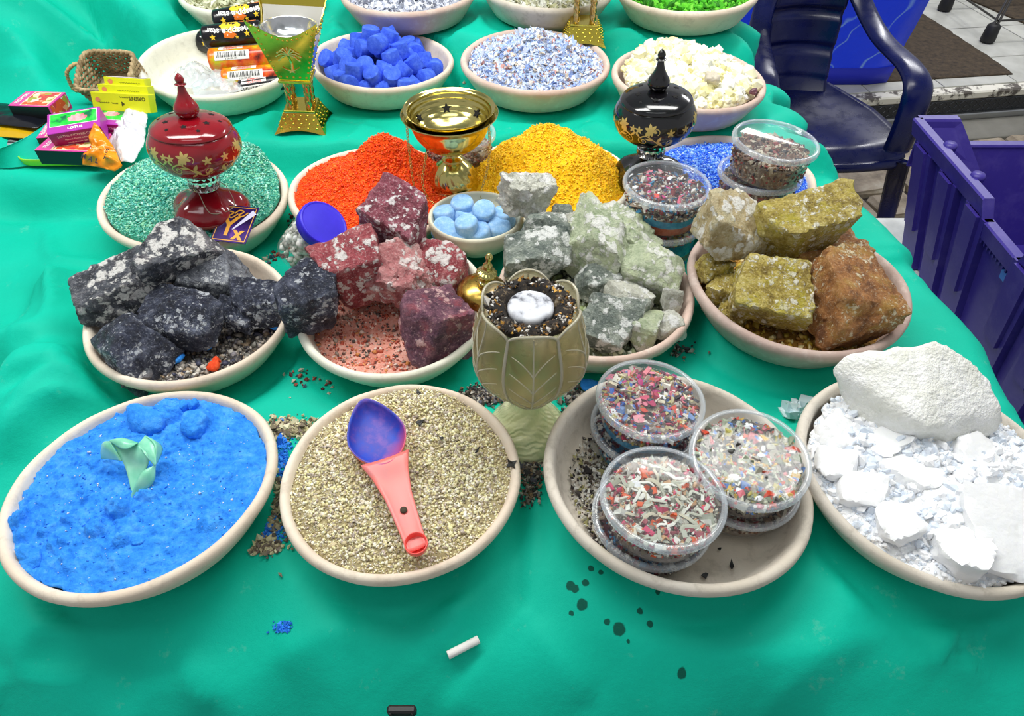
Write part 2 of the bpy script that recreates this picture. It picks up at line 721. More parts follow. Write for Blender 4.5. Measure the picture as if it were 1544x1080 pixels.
# cobbles between the table and the step
rowy = -0.18
first_cobble = []
while rowy > -1.25:
    h = rs.uniform(0.15, 0.19)
    a = -0.85 + rs.uniform(0, 0.1)
    while a < 1.3:
        w = rs.uniform(0.16, 0.27)
        V, F = box(w - 0.018, h - 0.018, 0.05, 0.012)
        V = V + np.stack([0.006 * rs.randn(len(V)), 0.006 * rs.randn(len(V)), 0.002 * rs.randn(len(V))], 1)
        p = lf(a + w / 2, rowy - h / 2, FZ - 0.018 + rs.uniform(-0.004, 0.004))
        gg = G().add(V, F)
        o = gg.obj('cobblestone', stone_m, floor, loc=p, rot=(rs.randn() * 0.015, rs.randn() * 0.015, ANG), smooth=False)
        a += w
    rowy -= h
# concrete strip at the foot of the step
g = G()
V, F = box(3.2, 0.17, 0.05, 0.006)
g.add(V, F)
tag(g.obj('trim_1', plain('grey_concrete', (118, 116, 108), 0.8, spot=14), loc=lf(0.6, -0.095, FZ - 0.022), rot=(0, 0, ANG)), kind='structure')
# step: plaster nosing, diamond plate, bright edge strip
nos = NT('chipped_plaster')
nos.set(Base_Color=nos.mix(nos.thr(nos.noise(16, 5, 0.7), 0.5, 0.58), srgb(226, 222, 208), srgb(92, 86, 80)), Roughness=0.8)
g = G()
V, F = box(3.6, 0.06, 0.034, 0.006)
g.add(V, F)
tag(g.obj('trim_2', nos.m, loc=lf(0.8, 0.025, PZ - 0.0165), rot=(0, 0, ANG), smooth=False), kind='structure')
g = G()
V, F = box(3.6, 0.02, 0.056, 0.002)
g.add(V, F, 0)
V, F = box(3.6, 0.03, 0.03, 0.004, (0, -0.012, -0.043))
g.add(V, F, 1)
for i in range(150):                     # raised lozenges of the plate
    for j in range(3):
        a = R_(40 if (i + j) % 2 else -40)
        V, F = box(0.016, 0.004, 0.005, 0.0012)
        Mz = Matrix.Translation((-1.75 + i * 0.0235, -0.0105, -0.018 + j * 0.018)) @ Matrix.Rotation(a, 4, 'Y')
        g.add(V, F, 0, Mz)
tag(g.obj('trim_3', [plain('dark_steel', (78, 80, 84), 0.35, 0.9), plain('worn_steel', (176, 178, 180), 0.35, 0.9)], loc=lf(0.8, 0.004, PZ - 0.062), rot=(0, 0, ANG), smooth=False), kind='structure')
g = G()
V, F = box(4.2, 3.0, 0.1, 0, (0, 0, 0))
g.add(V, F)
raised = tag(g.obj('floor_raised', plain('tile_grout', (112, 112, 106), 0.8), loc=lf(1.0, 1.53, PZ - 0.056), rot=(0, 0, ANG), smooth=False), kind='structure')
for i in range(11):
    for j in range(7):
        tw = 0.345
        hh = 0.26 if j == 0 else tw
        b0 = 0.055 if j == 0 else 0.055 + 0.26 + (j - 1) * tw
        V, F = box(tw - 0.006, hh - 0.006, 0.012, 0.0015)
        G().add(V, F).obj('tile', tile_m, raised, smooth=False, loc=(-1.0 - 0.85 + (i + 0.5) * tw + 0.055, -1.53 + b0 + hh / 2, 0.052 + rs.uniform(-0.0006, 0.0006)))

# ---------------------------------------------------------------- cloth draped over the stepped table
Z2, Z3 = 0.058, 0.116


def xe(y):
    return np.interp(y, [0.2, 0.40, 0.57, 0.68, 0.94, 1.10, 1.16, 1.25, 1.36, 1.43, 1.9], [0.63, 0.64, 0.648, 0.662, 0.625, 0.59, 0.512, 0.535, 0.545, 0.49, 0.52]) + 0.014 * np.sin(np.asarray(y) * 62) * sstep(1.12, 1.18, y) + 0.002 * np.sin(np.asarray(y) * 27 + 1)


YF = 0.200
RND, RNF = 0.035, 0.160


def edge2(x):
    return 1.125 - 0.10 * sstep(-0.46, -0.64, x)


def cloth_z(x, y):
    e = edge2(x)
    w = 0.045 + 0.03 * sstep(-0.5, -0.7, x)
    z = Z2 * sstep(e - w, e, y + 0.012 * n2(x, y, 9, 3.0))
    e3 = 1.455 + 0.01 * np.sin(x * 17) + 0.02 * n2(x, y, 6, 8.0)
    z = z + (Z3 - Z2) * sstep(e3 - 0.045, e3 + 0.01, y)
    # cloth drawn up over something taller at the back left
    hump = sstep(1.36, 1.75, y - 0.35 * (x + 0.9)) * sstep(-0.50, -0.74, x + 0.25 * (y - 1.5))
    z = z + 0.30 * hump
    fold = np.sin((x * 0.8 + y * 0.75 + 0.12 * n2(x, y, 2.2, 5.0)) * 31)
    fold2 = np.sin((x * 0.95 + y * 0.5 + 0.2 * n2(x, y, 2.0, 6.0)) * 17 + 1)
    fa = sstep(1.27, 1.42, y) * sstep(-0.60, -0.75, x)
    z = z + fa * (0.016 * fold + 0.040 * fold2)
    # a cover flap lying in front of the tray, far left
    z = z + 0.028 * sstep(1.02, 1.05, y) * sstep(1.17, 1.12, y + 0.3 * (x + 0.8)) * sstep(-0.80, -0.87, x)
    # bunched cloth at the left between the two rows
    bm_ = np.exp(-(((x + 0.60) / 0.12) ** 2 + ((y - 0.57) / 0.12) ** 2)) + 0.7 * np.exp(-(((x + 0.63) / 0.10) ** 2 + ((y - 0.74) / 0.08) ** 2))
    wx, wy = x + 0.05 * n2(x, y, 7, 1.0), y + 0.05 * n2(x, y, 7, 2.0)
    rid = 1 - 2 * np.abs(n2(wx * 0.8 + wy * 0.6, wy * 0.8 - wx * 0.5, 6.5, 4.0, 2)) * 2
    z = z + bm_ * (0.050 * rid + 0.020)
    # general creases
    wr = n2(x + 0.04 * n2(x, y, 5, 21), y, 6, 12.0, 3)
    rg = (0.5 - np.abs(n2(x * 1.3, y * 0.8, 4.0, 17.0, 2))) ** 2
    back = 0.5 + 1.1 * sstep(1.1, 1.2, y)
    fr_ = sstep(0.36, 0.27, y)
    lf_ = sstep(-0.45, -0.62, x) * sstep(1.0, 0.9, y)
    cr_ = (1 - np.clip(np.abs(n2(x * 1.1 + y * 0.5, y * 1.1 - x * 0.3, 3.6, 27.0, 2)) * 9, 0, 1)) ** 1.5
    z = z + (back + 1.3 * fr_ + 1.3 * lf_) * (0.011 * wr + 0.014 * (rg - 0.15) + 0.006 * cr_)
    # ridge where the upper cloth laps over, on the right behind the yellow rocks
    z = z + 0.012 * sstep(0.86, 0.88, y) * sstep(0.50, 0.62, x)
    return z


def cloth_flat(x, y, z):
    """under the bowls the cloth is pressed down, or carries the bowl"""
    for lift in (True, False):
        for k, (bx, by, r, zr, tx, ty, c) in BOWLS.items():
            d = np.hypot(x - bx, y - by)
            zt = zr - RIM + np.tan(R_(tx)) * (x - bx) + np.tan(R_(ty)) * (y - by) - 0.004
            if lift:
                w = sstep(r * 0.98, r * 0.76, d) * (zt > z)
            else:
                w = sstep(r * 1.14, r * 0.98, d) * (zt < z)
            z = z * (1 - w) + zt * w
    for bx, by, r, zt in ((0.019, 0.515, 0.05, 0.0), (-0.384, 1.185, 0.05, 0.058), (-0.752, 1.115, 0.11, 0.060), (-0.775, 1.255, 0.08, 0.060), (0.2253, 0.867, 0.05, 0.004)):
        w = sstep(r * 1.5, r * 0.95, np.hypot(x - bx, y - by))
        z = z * (1 - w) + (zt - 0.002) * w
    return z


def ground(x, y):
    """height of the cloth at a point of the table"""
    x, y = np.atleast_1d(np.asarray(x, float)), np.atleast_1d(np.asarray(y, float))
    return cloth_flat(x, y, cloth_z(x, y))


def hit(u, v):
    """where the line of sight through a pixel meets the cloth"""
    a, b = (u - 772.0) / FPX, (v - 540.0) / FPX
    d = np.array([a, _c - b * _s, -(_s + b * _c)])
    t = np.linspace(0.3, 1.9, 3200)
    P = np.array([0, 0, CZ]) + t[:, None] * d
    dyy = np.clip((YF + RNF - P[:, 1]) / RNF, 0, 1)
    zs = ground(P[:, 0], np.clip(P[:, 1], YF, None)) - RNF * (1 - np.sqrt(1 - dyy ** 2))
    zs = np.where(P[:, 1] < YF, -9.0, zs)
    i = int(np.argmax(P[:, 2] < zs))
    return P[i]


us = np.r_[np.arange(-1.25, 0.42, 0.0075), np.arange(0.42, 1.0, 0.0065)]
vs = np.r_[np.arange(-0.22, 0.34, 0.0065), np.arange(0.34, 1.95, 0.0075)]
U, W = np.meshgrid(us, vs, indexing='ij')
xedge = xe(np.clip(W, 0.26, 2))
dx = np.clip(U - xedge + RND, 0, None)
dy = np.clip(YF + RNF - W, 0, None)


def roll(d, R):
    a = np.clip(d / R, 0, PI / 2)
    return R * np.sin(a), R * (1 - np.cos(a)) + np.clip(d - R * PI / 2, 0, None)


ox, zx = roll(dx, RND)
oy, zy = roll(dy, RNF)
X = np.where(dx > 0, xedge - RND + ox, U)
Y = np.where(dy > 0, YF + RNF - oy, W)
Zt = cloth_flat(X, Y, cloth_z(X, Y))
fx, fy = np.clip(zx / 0.03, 0, 1), np.clip(zy / 0.08, 0, 1)
# hanging folds
sk = 0.016 * n2(U * 1.0, W * 0.55, 5.0, 31.0, 2) + 0.012 * (0.4 - np.abs(n2(U + 0.4 * W, W * 0.5, 5.5, 33.0, 2)) * 2.2) + 0.004 * n2(U, W, 17, 35.0)
lapx = np.interp(W, [0.0, 0.05, 0.22, 0.30, 0.37, 0.45], [-0.115, -0.108, -0.07, 0.012, 0.017, 0.02])
lap = 0.007 * sstep(lapx - 0.004, lapx + 0.006, U) * sstep(0.46, 0.40, W)
Y = Y - fy * (sk * 1.5 + 0.016 + lap) - 0.42 * np.clip(zy - 0.12, 0, None)
hang = 0.012 * np.sin(W * 38 + 3 * n2(U, W, 4, 41)) + 0.012 * n2(W, U * 0.3, 7, 43)
ruf = 0.08 + 1.6 * sstep(1.12, 1.2, W)
X = X + fx * (hang * ruf + 0.012)
Z = Zt * (1 - 0.0 * fx) - np.maximum(zx, zy) + (1 - fy) * lap
V = np.stack([X, Y, Z], 2).reshape(-1, 3)
NRM = np.stack([fx * 0.9, -fy, 1.0 - 0.85 * np.maximum(fx, fy)], 2).reshape(-1, 3)
NRM /= np.linalg.norm(NRM, axis=1)[:, None]
keepf = np.ones(len(V))
for k, (bx, by, r, zr, tx, ty, c) in BOWLS.items():
    keepf *= sstep(r * 0.95, r * 1.06, np.hypot(V[:, 0] - bx, V[:, 1] - by))


def fold(pix, amp, w1, w2, skirt=False):
    """a crease of the cloth along a line of points: steep on one side (w1), soft on the other (w2)"""
    C = np.array([at(u, v, y=YF - 0.03) if skirt else hit(u, v) for u, v in pix])
    C = resample(spline(C, 6), 30)
    m = (np.abs(V - C.mean(0)).max(1) < np.ptp(C, axis=0).max() + 4 * max(w1, w2))
    idx = np.nonzero(m)[0]
    Q = V[idx]
    D = np.linalg.norm(Q[:, None] - C[None], axis=2)
    j = D.argmin(1)
    d = D[np.arange(len(Q)), j]
    T = np.gradient(C, axis=0)
    T /= np.linalg.norm(T, axis=1)[:, None]
    sg = np.einsum('ij,ij->i', np.cross(T[j], Q - C[j]), NRM[idx])
    t = j / 29.0
    tp = np.sin(PI * np.clip(t * 0.9 + 0.05, 0, 1)) ** 0.6
    w = np.where(sg > 0, w1, w2)
    h = amp * tp * np.exp(-np.sqrt((d / w) ** 2 + 0.02) * 1.2)
    V[idx] += NRM[idx] * (h * keepf[idx])[:, None]


# left side: bunched folds
fold([(20, 540), (60, 450), (81, 412), (121, 420), (165, 398)], 0.022, 0.016, 0.05)
fold([(10, 575), (40, 563), (93, 556), (125, 543)], 0.030, 0.05, 0.012)
fold([(24, 625), (50, 590), (101, 562), (141, 585)], 0.026, 0.012, 0.02)
fold([(36, 640), (60, 610), (95, 598), (141, 606), (138, 632)], 0.022, 0.010, 0.018)
fold([(0, 700), (20, 650), (28, 610)], 0.03, 0.015, 0.02)
fold([(0, 480), (60, 500), (110, 470)], 0.012, 0.02, 0.04)
fold([(0, 300), (70, 308), (150, 296), (210, 300)], -0.008, 0.03, 0.03)
fold([(90, 330), (150, 345), (200, 330)], 0.008, 0.02, 0.02)
# cloth drawn up at the back left
for pp, a, w1, w2 in (([(0, -10), (50, 14), (83, 33), (120, 58), (155, 86)], 0.050, 0.022, 0.07), ([(0, 45), (38, 75), (60, 105), (88, 145)], 0.036, 0.02, 0.06),
                      ([(40, 20), (70, 60), (110, 100)], 0.02, 0.02, 0.03), ([(118, -6), (136, 20), (150, 56), (165, 74)], -0.05, 0.03, 0.014), ([(158, -6), (190, 30), (238, 73)], 0.035, 0.03, 0.05), ([(200, 0), (225, 36), (262, 62)], 0.03, 0.02, 0.03),
                      ([(130, 76), (150, 66), (172, 80)], 0.035, 0.012, 0.012), ([(0, 118), (40, 116), (70, 132), (78, 150)], 0.020, 0.012, 0.04)):
    fold(pp, a, w1, w2)
# between the back rows
for pp, a, w1, w2 in (([(690, 60), (720, 30), (740, 22)], 0.02, 0.012, 0.02), ([(640, 62), (680, 52), (700, 66)], 0.014, 0.012, 0.02), ([(905, 62), (940, 52), (975, 60)], 0.02, 0.01, 0.02), ([(985, 66), (1010, 50), (1060, 52), (1110, 70)], 0.024, 0.012, 0.02), ([(1040, 58), (1090, 62), (1150, 95)], 0.02, 0.01, 0.02), ([(900, 170), (915, 130), (910, 100)], 0.016, 0.01, 0.012),
                      ([(420, 200), (500, 190), (600, 205)], 0.010, 0.015, 0.03), ([(480, 225), (530, 210), (560, 180)], 0.009, 0.01, 0.02), ([(860, 205), (900, 190), (930, 205)], 0.012, 0.01, 0.02), ([(770, 178), (800, 190), (860, 178)], 0.009, 0.01, 0.02)):
    fold(pp, a, w1, w2)
# right side
fold([(1300, 395), (1350, 392), (1400, 386)], 0.014, 0.03, 0.008)
fold([(1060, 560), (1120, 575), (1200, 566)], 0.010, 0.012, 0.03)
fold([(1080, 600), (1150, 612), (1200, 600)], 0.008, 0.01, 0.02)
# front
for pp, a, w1, w2 in (([(150, 930), (80, 950), (36, 1010)], 0.016, 0.02, 0.06), ([(36, 1005), (90, 1000), (160, 1008)], 0.012, 0.012, 0.04), ([(285, 985), (310, 1020), (335, 1050)], 0.010, 0.012, 0.03), ([(420, 990), (480, 960), (540, 950)], 0.012, 0.03, 0.05), ([(640, 890), (690, 930), (650, 985)], 0.012, 0.02, 0.03),
                      ([(1450, 905), (1430, 950), (1405, 995)], 0.010, 0.006, 0.03), ([(1521, 932), (1460, 960), (1394, 993)], 0.010, 0.006, 0.03), ([(1400, 985), (1450, 990), (1480, 1010)], 0.008, 0.006, 0.02), ([(1000, 960), (1150, 975), (1320, 950)], 0.014, 0.03, 0.05), ([(800, 935), (850, 990), (900, 1030)], 0.012, 0.02, 0.05)):
    fold(pp, a * 1.5, w1, w2)
for pp, a, w1, w2 in (([(80, 1000), (60, 1050), (50, 1100)], 0.02, 0.02, 0.04), ([(340, 1020), (360, 1060), (370, 1110)], 0.016, 0.02, 0.04), ([(560, 1010), (540, 1060), (530, 1110)], 0.02, 0.02, 0.05), ([(760, 1010), (800, 1050), (850, 1100)], 0.016, 0.015, 0.05), ([(980, 1020), (1000, 1060), (1010, 1110)], -0.02, 0.04, 0.04), ([(1180, 1010), (1200, 1060), (1230, 1110)], 0.02, 0.02, 0.05), ([(1400, 1010), (1380, 1060), (1340, 1110)], 0.02, 0.02, 0.05)):
    fold(pp, a * 1.3, w1, w2, True)
cl = NT('green_cloth')
weave = cl.noise(900, 2)
soft = cl.noise(3.5, 4)
base = cl.ramp(soft, [(0.3, (0.0012, 0.44, 0.295)), (0.7, (0.0025, 0.54, 0.385))])
dust = cl.math('MULTIPLY', cl.thr(cl.noise(24, 5, 0.75), 0.62, 0.78), 0.22)
base = cl.mix(dust, base, srgb(176, 214, 190))
spot = None
flatco = cl.n('VectorMath', {0: cl.n('VectorMath', {0: cl.co(), 1: cl.n('VectorMath', {0: cl.n('VectorMath', {0: cl.n('TexNoise', {'Vector': cl.co(), 'Scale': 160.0}).outputs['Color'], 1: (0.5, 0.5, 0.5)}, operation='SUBTRACT').outputs[0], 'Scale': 0.003}, operation='SCALE').outputs[0]}, operation='ADD').outputs[0], 1: (1, 1, 0)}, operation='MULTIPLY').outputs[0]
for (u, v, rad) in ((860, 889, 5.5), (882, 884, 4), (866, 893, 5), (877, 917, 6.5), (861, 930, 3), (914, 943, 3.5), (932, 955, 7), (963, 927, 3.5), (978, 948, 3.8), (945, 976, 2), (890, 862, 3.5), (905, 868, 3), (1021, 1030, 5), (990, 898, 3)):
    hp_ = hit(u, v)
    dn = cl.n('VectorMath', {0: flatco, 1: (hp_[0], hp_[1], 0.0)}, operation='DISTANCE').outputs['Value']
    k = cl.thr(dn, rad * 0.00096, rad * 0.00078)
    spot = k if spot is None else cl.math('MAXIMUM', spot, k)
base = cl.mix(cl.math('MULTIPLY', spot, 0.92), base, srgb(8, 74, 60))
cl.set(Base_Color=base, Roughness=0.62)
cl.b.inputs['Specular IOR Level'].default_value = 0.15
cl.bump(cl.math('ADD', cl.noise(28, 4, 0.6), cl.math('MULTIPLY', weave, 0.15)), 0.25, 0.006)
g = G().add(V, grid_faces(len(us), len(vs)))
cloth_o = tag(g.obj('table_cloth', cl.m), 'emerald green cloth draped over the whole stepped stall table', 'cloth')

from mathutils.bvhtree import BVHTree
_bvh = BVHTree.FromPolygons(V.tolist(), grid_faces(len(us), len(vs)).tolist())


def hit(u, v):
    a, b = (u - 772.0) / FPX, (v - 540.0) / FPX
    d = Vector((a, _c - b * _s, -(_s + b * _c)))
    r = _bvh.ray_cast(Vector((0, 0, CZ)), d)
    return np.array(r[0][:])


def ground(x, y):
    out = []
    for p, q in zip(np.atleast_1d(x), np.atleast_1d(y)):
        r = _bvh.ray_cast(Vector((p, q, 0.5)), Vector((0, 0, -1)))
        out.append(r[0][2] if r[0] is not None else 0.0)
    return np.array(out)


# loose folds of the same cloth standing up at the left
def cloth_fold(A, Bc, bulge):
    def cv(L):
        return spline([at(u, v, z=z) for u, v, z in L], 8)
    A, Bc = resample(cv(A), 40), resample(cv(Bc), 40)
    s_ = np.linspace(0, 1, 14)
    P = A[:, None] * (1 - s_)[None, :, None] + Bc[:, None] * s_[None, :, None]
    P[..., 2] += bulge * np.sin(PI * s_)[None, :] + 0.002 * n2(P[..., 0], P[..., 1], 30, 3)
    F = grid_faces(40, 14)
    G().add(P.reshape(-1, 3), F).obj('cloth_fold', cl.m, cloth_o)


cloth_fold([(80, 176, 0.090), (60, 194, 0.094), (30, 212, 0.095), (-12, 228, 0.094)], [(66, 246, 0.060), (40, 250, 0.062), (15, 253, 0.062), (-15, 256, 0.060)], 0.012)
cloth_fold([(30, 612, 0.030), (60, 584, 0.046), (101, 560, 0.052), (143, 586, 0.034)], [(34, 664, 0.004), (66, 632, 0.018), (112, 616, 0.026), (140, 628, 0.010)], 0.012)
# the table under it
tb = thing('market_table', 'table under the green cloth carrying all the bowls', 'table', (0, 0, 0))
ys = np.array([0.30, 0.5, 0.68, 0.94, 1.08, 1.2, 1.42, 1.85])
P = np.r_[np.stack([xe(ys) - 0.05, ys], 1), [[-1.2, 1.85], [-1.2, 0.30]]]
m = len(P)
V = np.r_[np.c_[P, np.full(m, -0.022)], np.c_[P, np.full(m, -0.05)]]
F = [list(range(m)), list(range(m, 2 * m))[::-1]] + [[i, m + i, m + (i + 1) % m, (i + 1) % m] for i in range(m)]
wood = plain('table_wood', (150, 124, 92), 0.6, spot=10)
G().add(V, F).obj('tabletop', wood, tb, smooth=False)
for x, y in ((-1.1, 0.4), (0.5, 0.4), (-1.1, 1.7), (0.38, 1.7)):
    V, F = box(0.05, 0.05, 0.68, 0.004, (x, y, -0.39))
    G().add(V, F).obj('leg', wood, tb, smooth=False)

# ---------------------------------------------------------------- furniture and crates beyond the table
# rug on the raised floor
rug = NT('dark_rug')
rug.set(Base_Color=rug.ramp(rug.noise(40, 5, 0.7), [(0.3, srgb(42, 34, 26)), (0.7, srgb(84, 70, 52))]), Roughness=0.95)
rug.bump(rug.noise(300, 3), 0.6, 0.004)
pr = at(1528, 113, z=PZ)
pl = at(1296, 127, z=PZ)
w = np.linalg.norm(pr - pl)
g = G()
n1, n3 = 60, 70
A_, B_ = np.meshgrid(np.linspace(0, 1, n1), np.linspace(0, 1, n3), indexing='ij')
ex = (pr - pl) / w
ey = np.array([-ex[1], ex[0], 0])
P = pl + A_[..., None] * w * ex + B_[..., None] * 0.95 * ey
P[..., 2] = PZ + 0.0075 + 0.004 * n2(A_, B_, 9, 2.0)
P = P + (0.01 * n2(A_, B_, 25, 4.0)[..., None] * ex)
top = P.reshape(-1, 3)
bot = top - [0, 0, 0.008]
Fq = grid_faces(n1, n3)
bnd = [i * n3 for i in range(n1)] + [(n1 - 1) * n3 + j for j in range(1, n3)] + [i * n3 + n3 - 1 for i in range(n1 - 2, -1, -1)] + [j for j in range(n3 - 2, 0, -1)]
N = n1 * n3
g.add(np.r_[top, bot], Fq.tolist() + (Fq[:, ::-1] + N).tolist() + [[bnd[i], N + bnd[i], N + bnd[(i + 1) % len(bnd)], bnd[(i + 1) % len(bnd)]] for i in range(len(bnd))])
tag(g.obj('rug', rug.m), 'dark brown rug on the pale tiled floor behind the blue chair', 'rug')

q4 = np.array([at(1462, 2, z=PZ), at(1560, 44, z=PZ), at(1640, 22, z=PZ), at(1530, -14, z=PZ)])
V = np.r_[q4 + [0, 0, 0.010], q4 + [0, 0, 0.001]]
tag(G().add(V, [[0, 1, 2, 3], [7, 6, 5, 4]] + [[i, 4 + i, 4 + (i + 1) % 4, (i + 1) % 4] for i in range(4)]).obj('floor_mat', rug.m, smooth=False), 'dark strip of matting behind the wire rack, top right corner', 'mat')

# blue tarpaulin bin
tarp = NT('blue_tarpaulin')
cr = tarp.n('TexVoronoi', {'Vector': tarp.n('VectorMath', {0: tarp.co(), 1: tarp.n('VectorMath', {0: tarp.n('TexNoise', {'Vector': tarp.co(), 'Scale': 5.0}).outputs['Color'], 'Scale': 0.25}, operation='SCALE').outputs[0]}, operation='ADD').outputs[0], 'Scale': 5.0}, feature='DISTANCE_TO_EDGE').outputs['Distance']
tarp.set(Base_Color=tarp.mix(tarp.math('MULTIPLY', tarp.thr(cr, 0.03, 0.0), tarp.thr(tarp.noise(4, 2), 0.45, 0.65)), srgb(14, 66, 255), srgb(130, 176, 255)), Roughness=0.4)
tarp.bump(tarp.noise(9, 4), 0.4, 0.02)
bt = thing('tarpaulin_bin', 'bright blue tarpaulin covered bin behind the navy chair', 'bin', (1.2, 3.2, PZ))
n = 40
V = []
for k, z in enumerate(np.linspace(0.006, 0.85, 16)):
    f = 1 + 0.22 * z
    hx, hy = 0.46 * f, 0.30 * f
    th = np.arange(n) * 2 * PI / n
    q = (np.abs(np.cos(th)) ** 9 + np.abs(np.sin(th)) ** 9) ** (-1 / 9)
    V.append(np.stack([hx * q * np.cos(th), hy * q * np.sin(th), np.full(n, z)], 1))
V = np.array(V)
V[..., :2] *= (1 + 0.03 * fbm(V.reshape(-1, 3) * 5, 3).reshape(16, n)[..., None])
# rings stored [row][theta]
F = grid_faces(16, n, False, True)[:, ::-1].tolist() + [list(range(15 * n, 16 * n))]
G().add(V.reshape(-1, 3), F).obj('tarpaulin', tarp.m, bt)
V2 = V[:2].copy()
V2[..., :2] *= 1.012
V2[1, :, 2] = 0.075
V2[0, :, 2] = 0.004
G().add(V2.reshape(-1, 3), grid_faces(2, n, False, True)[:, ::-1].tolist() + [list(range(n, 2 * n)), list(range(n))[::-1]]).obj('hem_band', plain('dark_blue_hem', (10, 30, 180), 0.5), bt)

# wire rack
rk = thing('wire_rack', 'thin grey wire rack with black rubber foot on the tiles', 'rack', at(1487, 64, z=PZ))
wire = plain('rack_wire', (88, 86, 84), 0.35, 0.8)
for (px, py, foot) in ((0, 0, 1), (-0.02, 0.42, 0), (0.75, 0.08, 0), (0.73, 0.5, 0)):
    g = G()
    for q in (-0.009, 0.009):
        V, F = tube([(px + q, py, 0.02), (px + 0.05 + q, py, 0.9)], 0.006, 8)
        g.add(V, F)
    g.obj('leg', wire, rk)
    V, F = lathe([(0, 0), (0.03, 0.002), (0.034, 0.01), (0.03, 0.075), (0.02, 0.085), (0, 0.085)], 12)
    V = V + [px, py, 0.002]
    G().add(V, F).obj('rubber_foot', plain('black_rubber', (26, 26, 28), 0.6), rk)
for z in (0.10, 0.30, 0.5):
    for a, b in (((0, 0), (0.75, 0.08)), ((0, 0), (-0.02, 0.42)), ((-0.02, 0.42), (0.73, 0.5))):
        o_ = 0.05 * z / 0.9
        V, F = tube([(a[0] + o_, a[1], z), (b[0] + o_, b[1], z)], 0.005, 8)
        G().add(V, F).obj('crossbar', wire, rk)

# ---------------- navy plastic armchair
navy = NT('navy_plastic')
navy.set(Base_Color=navy.ramp(navy.noise(4, 3), [(0.3, srgb(3, 10, 48)), (0.7, srgb(5, 18, 86))]), Roughness=navy.ramp(navy.noise(30, 4), [(0.3, (0.2,) * 3), (0.7, (0.38,) * 3)]))
navy = navy.m
ch = thing('plastic_armchair', 'dark navy moulded plastic armchair standing behind the stall', 'chair', (0.91, 1.98, FZ))
# local frame: front is -y; floor at 0
SZ = 0.41


def sheet(P, t, name):
    """solid sheet from a grid of points (nu, nv, 3), thickness t downwards along the normals"""
    nu, nv = P.shape[:2]
    du, dv = np.gradient(P, axis=0), np.gradient(P, axis=1)
    nn = np.cross(du, dv)
    nn /= np.linalg.norm(nn, axis=2)[..., None]
    Q = P - nn * t
    N = nu * nv
    Fq = grid_faces(nu, nv)
    b = [i * nv for i in range(nu)] + [(nu - 1) * nv + j for j in range(1, nv)] + [i * nv + nv - 1 for i in range(nu - 2, -1, -1)] + [j for j in range(nv - 2, 0, -1)]
    F = Fq.tolist() + (Fq[:, ::-1] + N).tolist() + [[b[i], N + b[i], N + b[(i + 1) % len(b)], b[(i + 1) % len(b)]] for i in range(len(b))]
    return np.r_[P.reshape(-1, 3), Q.reshape(-1, 3)], F


a, b = np.meshgrid(np.linspace(-1, 1, 34), np.linspace(0, 1, 30), indexing='ij')   # b: 0 front .. 1 back
hw = np.interp(b, [0, 0.15, 0.55, 1], [0.235, 0.245, 0.21, 0.115])
Ys = -0.215 + 0.03 * a * a + b * (0.43 - 0.03 * a * a)
Zs = SZ - 0.012 * np.exp(-((a / 0.6) ** 2 + ((b - 0.5) / 0.35) ** 2)) - 0.030 * sstep(0.16, 0.0, b) + 0.02 * np.abs(a) ** 4 + 0.02 * b
V, F = sheet(np.stack([a * hw, Ys, Zs], 2), 0.006, 'seat')
g = G().add(V, F)
lip = np.stack([np.linspace(-1, 1, 30) * 0.235, -0.213 + 0.03 * np.linspace(-1, 1, 30) ** 2, np.full(30, SZ - 0.032)], 1)
V, F = tube(lip, 0.014, 10)
g.add(V, F)
g.obj('seat', navy, ch)
# back panel, stepped by cross grooves
b = np.linspace(0, 1, 70)
a2, b2 = np.meshgrid(np.linspace(-1, 1, 26), b, indexing='ij')
zb = SZ + 0.012 + b2 * 0.40
bulge = 0.010 * sstep(0.58, 0.62, b2) * sstep(0.86, 0.80, b2) + 0.008 * sstep(0.33, 0.36, b2) * sstep(0.55, 0.52, b2) + 0.006 * sstep(0.10, 0.14, b2) * sstep(0.30, 0.26, b2)
yb = 0.205 + 0.05 * b2 - 0.045 * (1 - b2) ** 6 + 0.028 * (1 - a2 ** 2) * -0.0 + 0.03 * (1 - a2 ** 2) - bulge
xb = a2 * (0.104 + 0.008 * b2)
V, F = sheet(np.stack([xb, yb, zb], 2), 0.006, 'back')
G().add(V, F).obj('backrest', navy, ch)
for s in (-1, 1):
    P = spline([(s * 0.10, 0.262, SZ + 0.44), (s * 0.118, 0.25, SZ + 0.335), (s * 0.150, 0.20, SZ + 0.27), (s * 0.182, 0.09, SZ + 0.218), (s * 0.206, -0.06, SZ + 0.202), (s * 0.212, -0.128, SZ + 0.182), (s * 0.213, -0.152, SZ + 0.145), (s * 0.216, -0.158, SZ + 0.07), (s * 0.218, -0.155, SZ - 0.01)], 8)
    rr = np.interp(np.linspace(0, 1, len(P)), [0, 0.3, 0.55, 0.75, 1], [0.030, 0.032, 0.040, 0.042, 0.040])
    Tn = np.gradient(P, axis=0)
    V, F = tube(P, rr, 14, flat=0.42, up=np.cross(np.array([1.0, 0, 0]), Tn))
    G().add(V, F).obj('armrest', navy, ch)
    # web joining back and arm above the opening
    for yy, xx, zz, x2, y2, nm in ((-0.19, s * 0.222, SZ - 0.02, s * 0.262, -0.245, 'leg'), (0.17, s * 0.15, SZ - 0.01, s * 0.20, 0.235, 'leg')):
        V, F = tube([(xx, yy, zz), (xx * 0.5 + x2 * 0.5, yy * 0.5 + y2 * 0.5, zz / 2), (x2, y2, 0.004)], [0.032, 0.027, 0.022], 10, flat=0.55, up=(s, 0.6, 0))
        G().add(V, F).obj(nm, navy, ch)
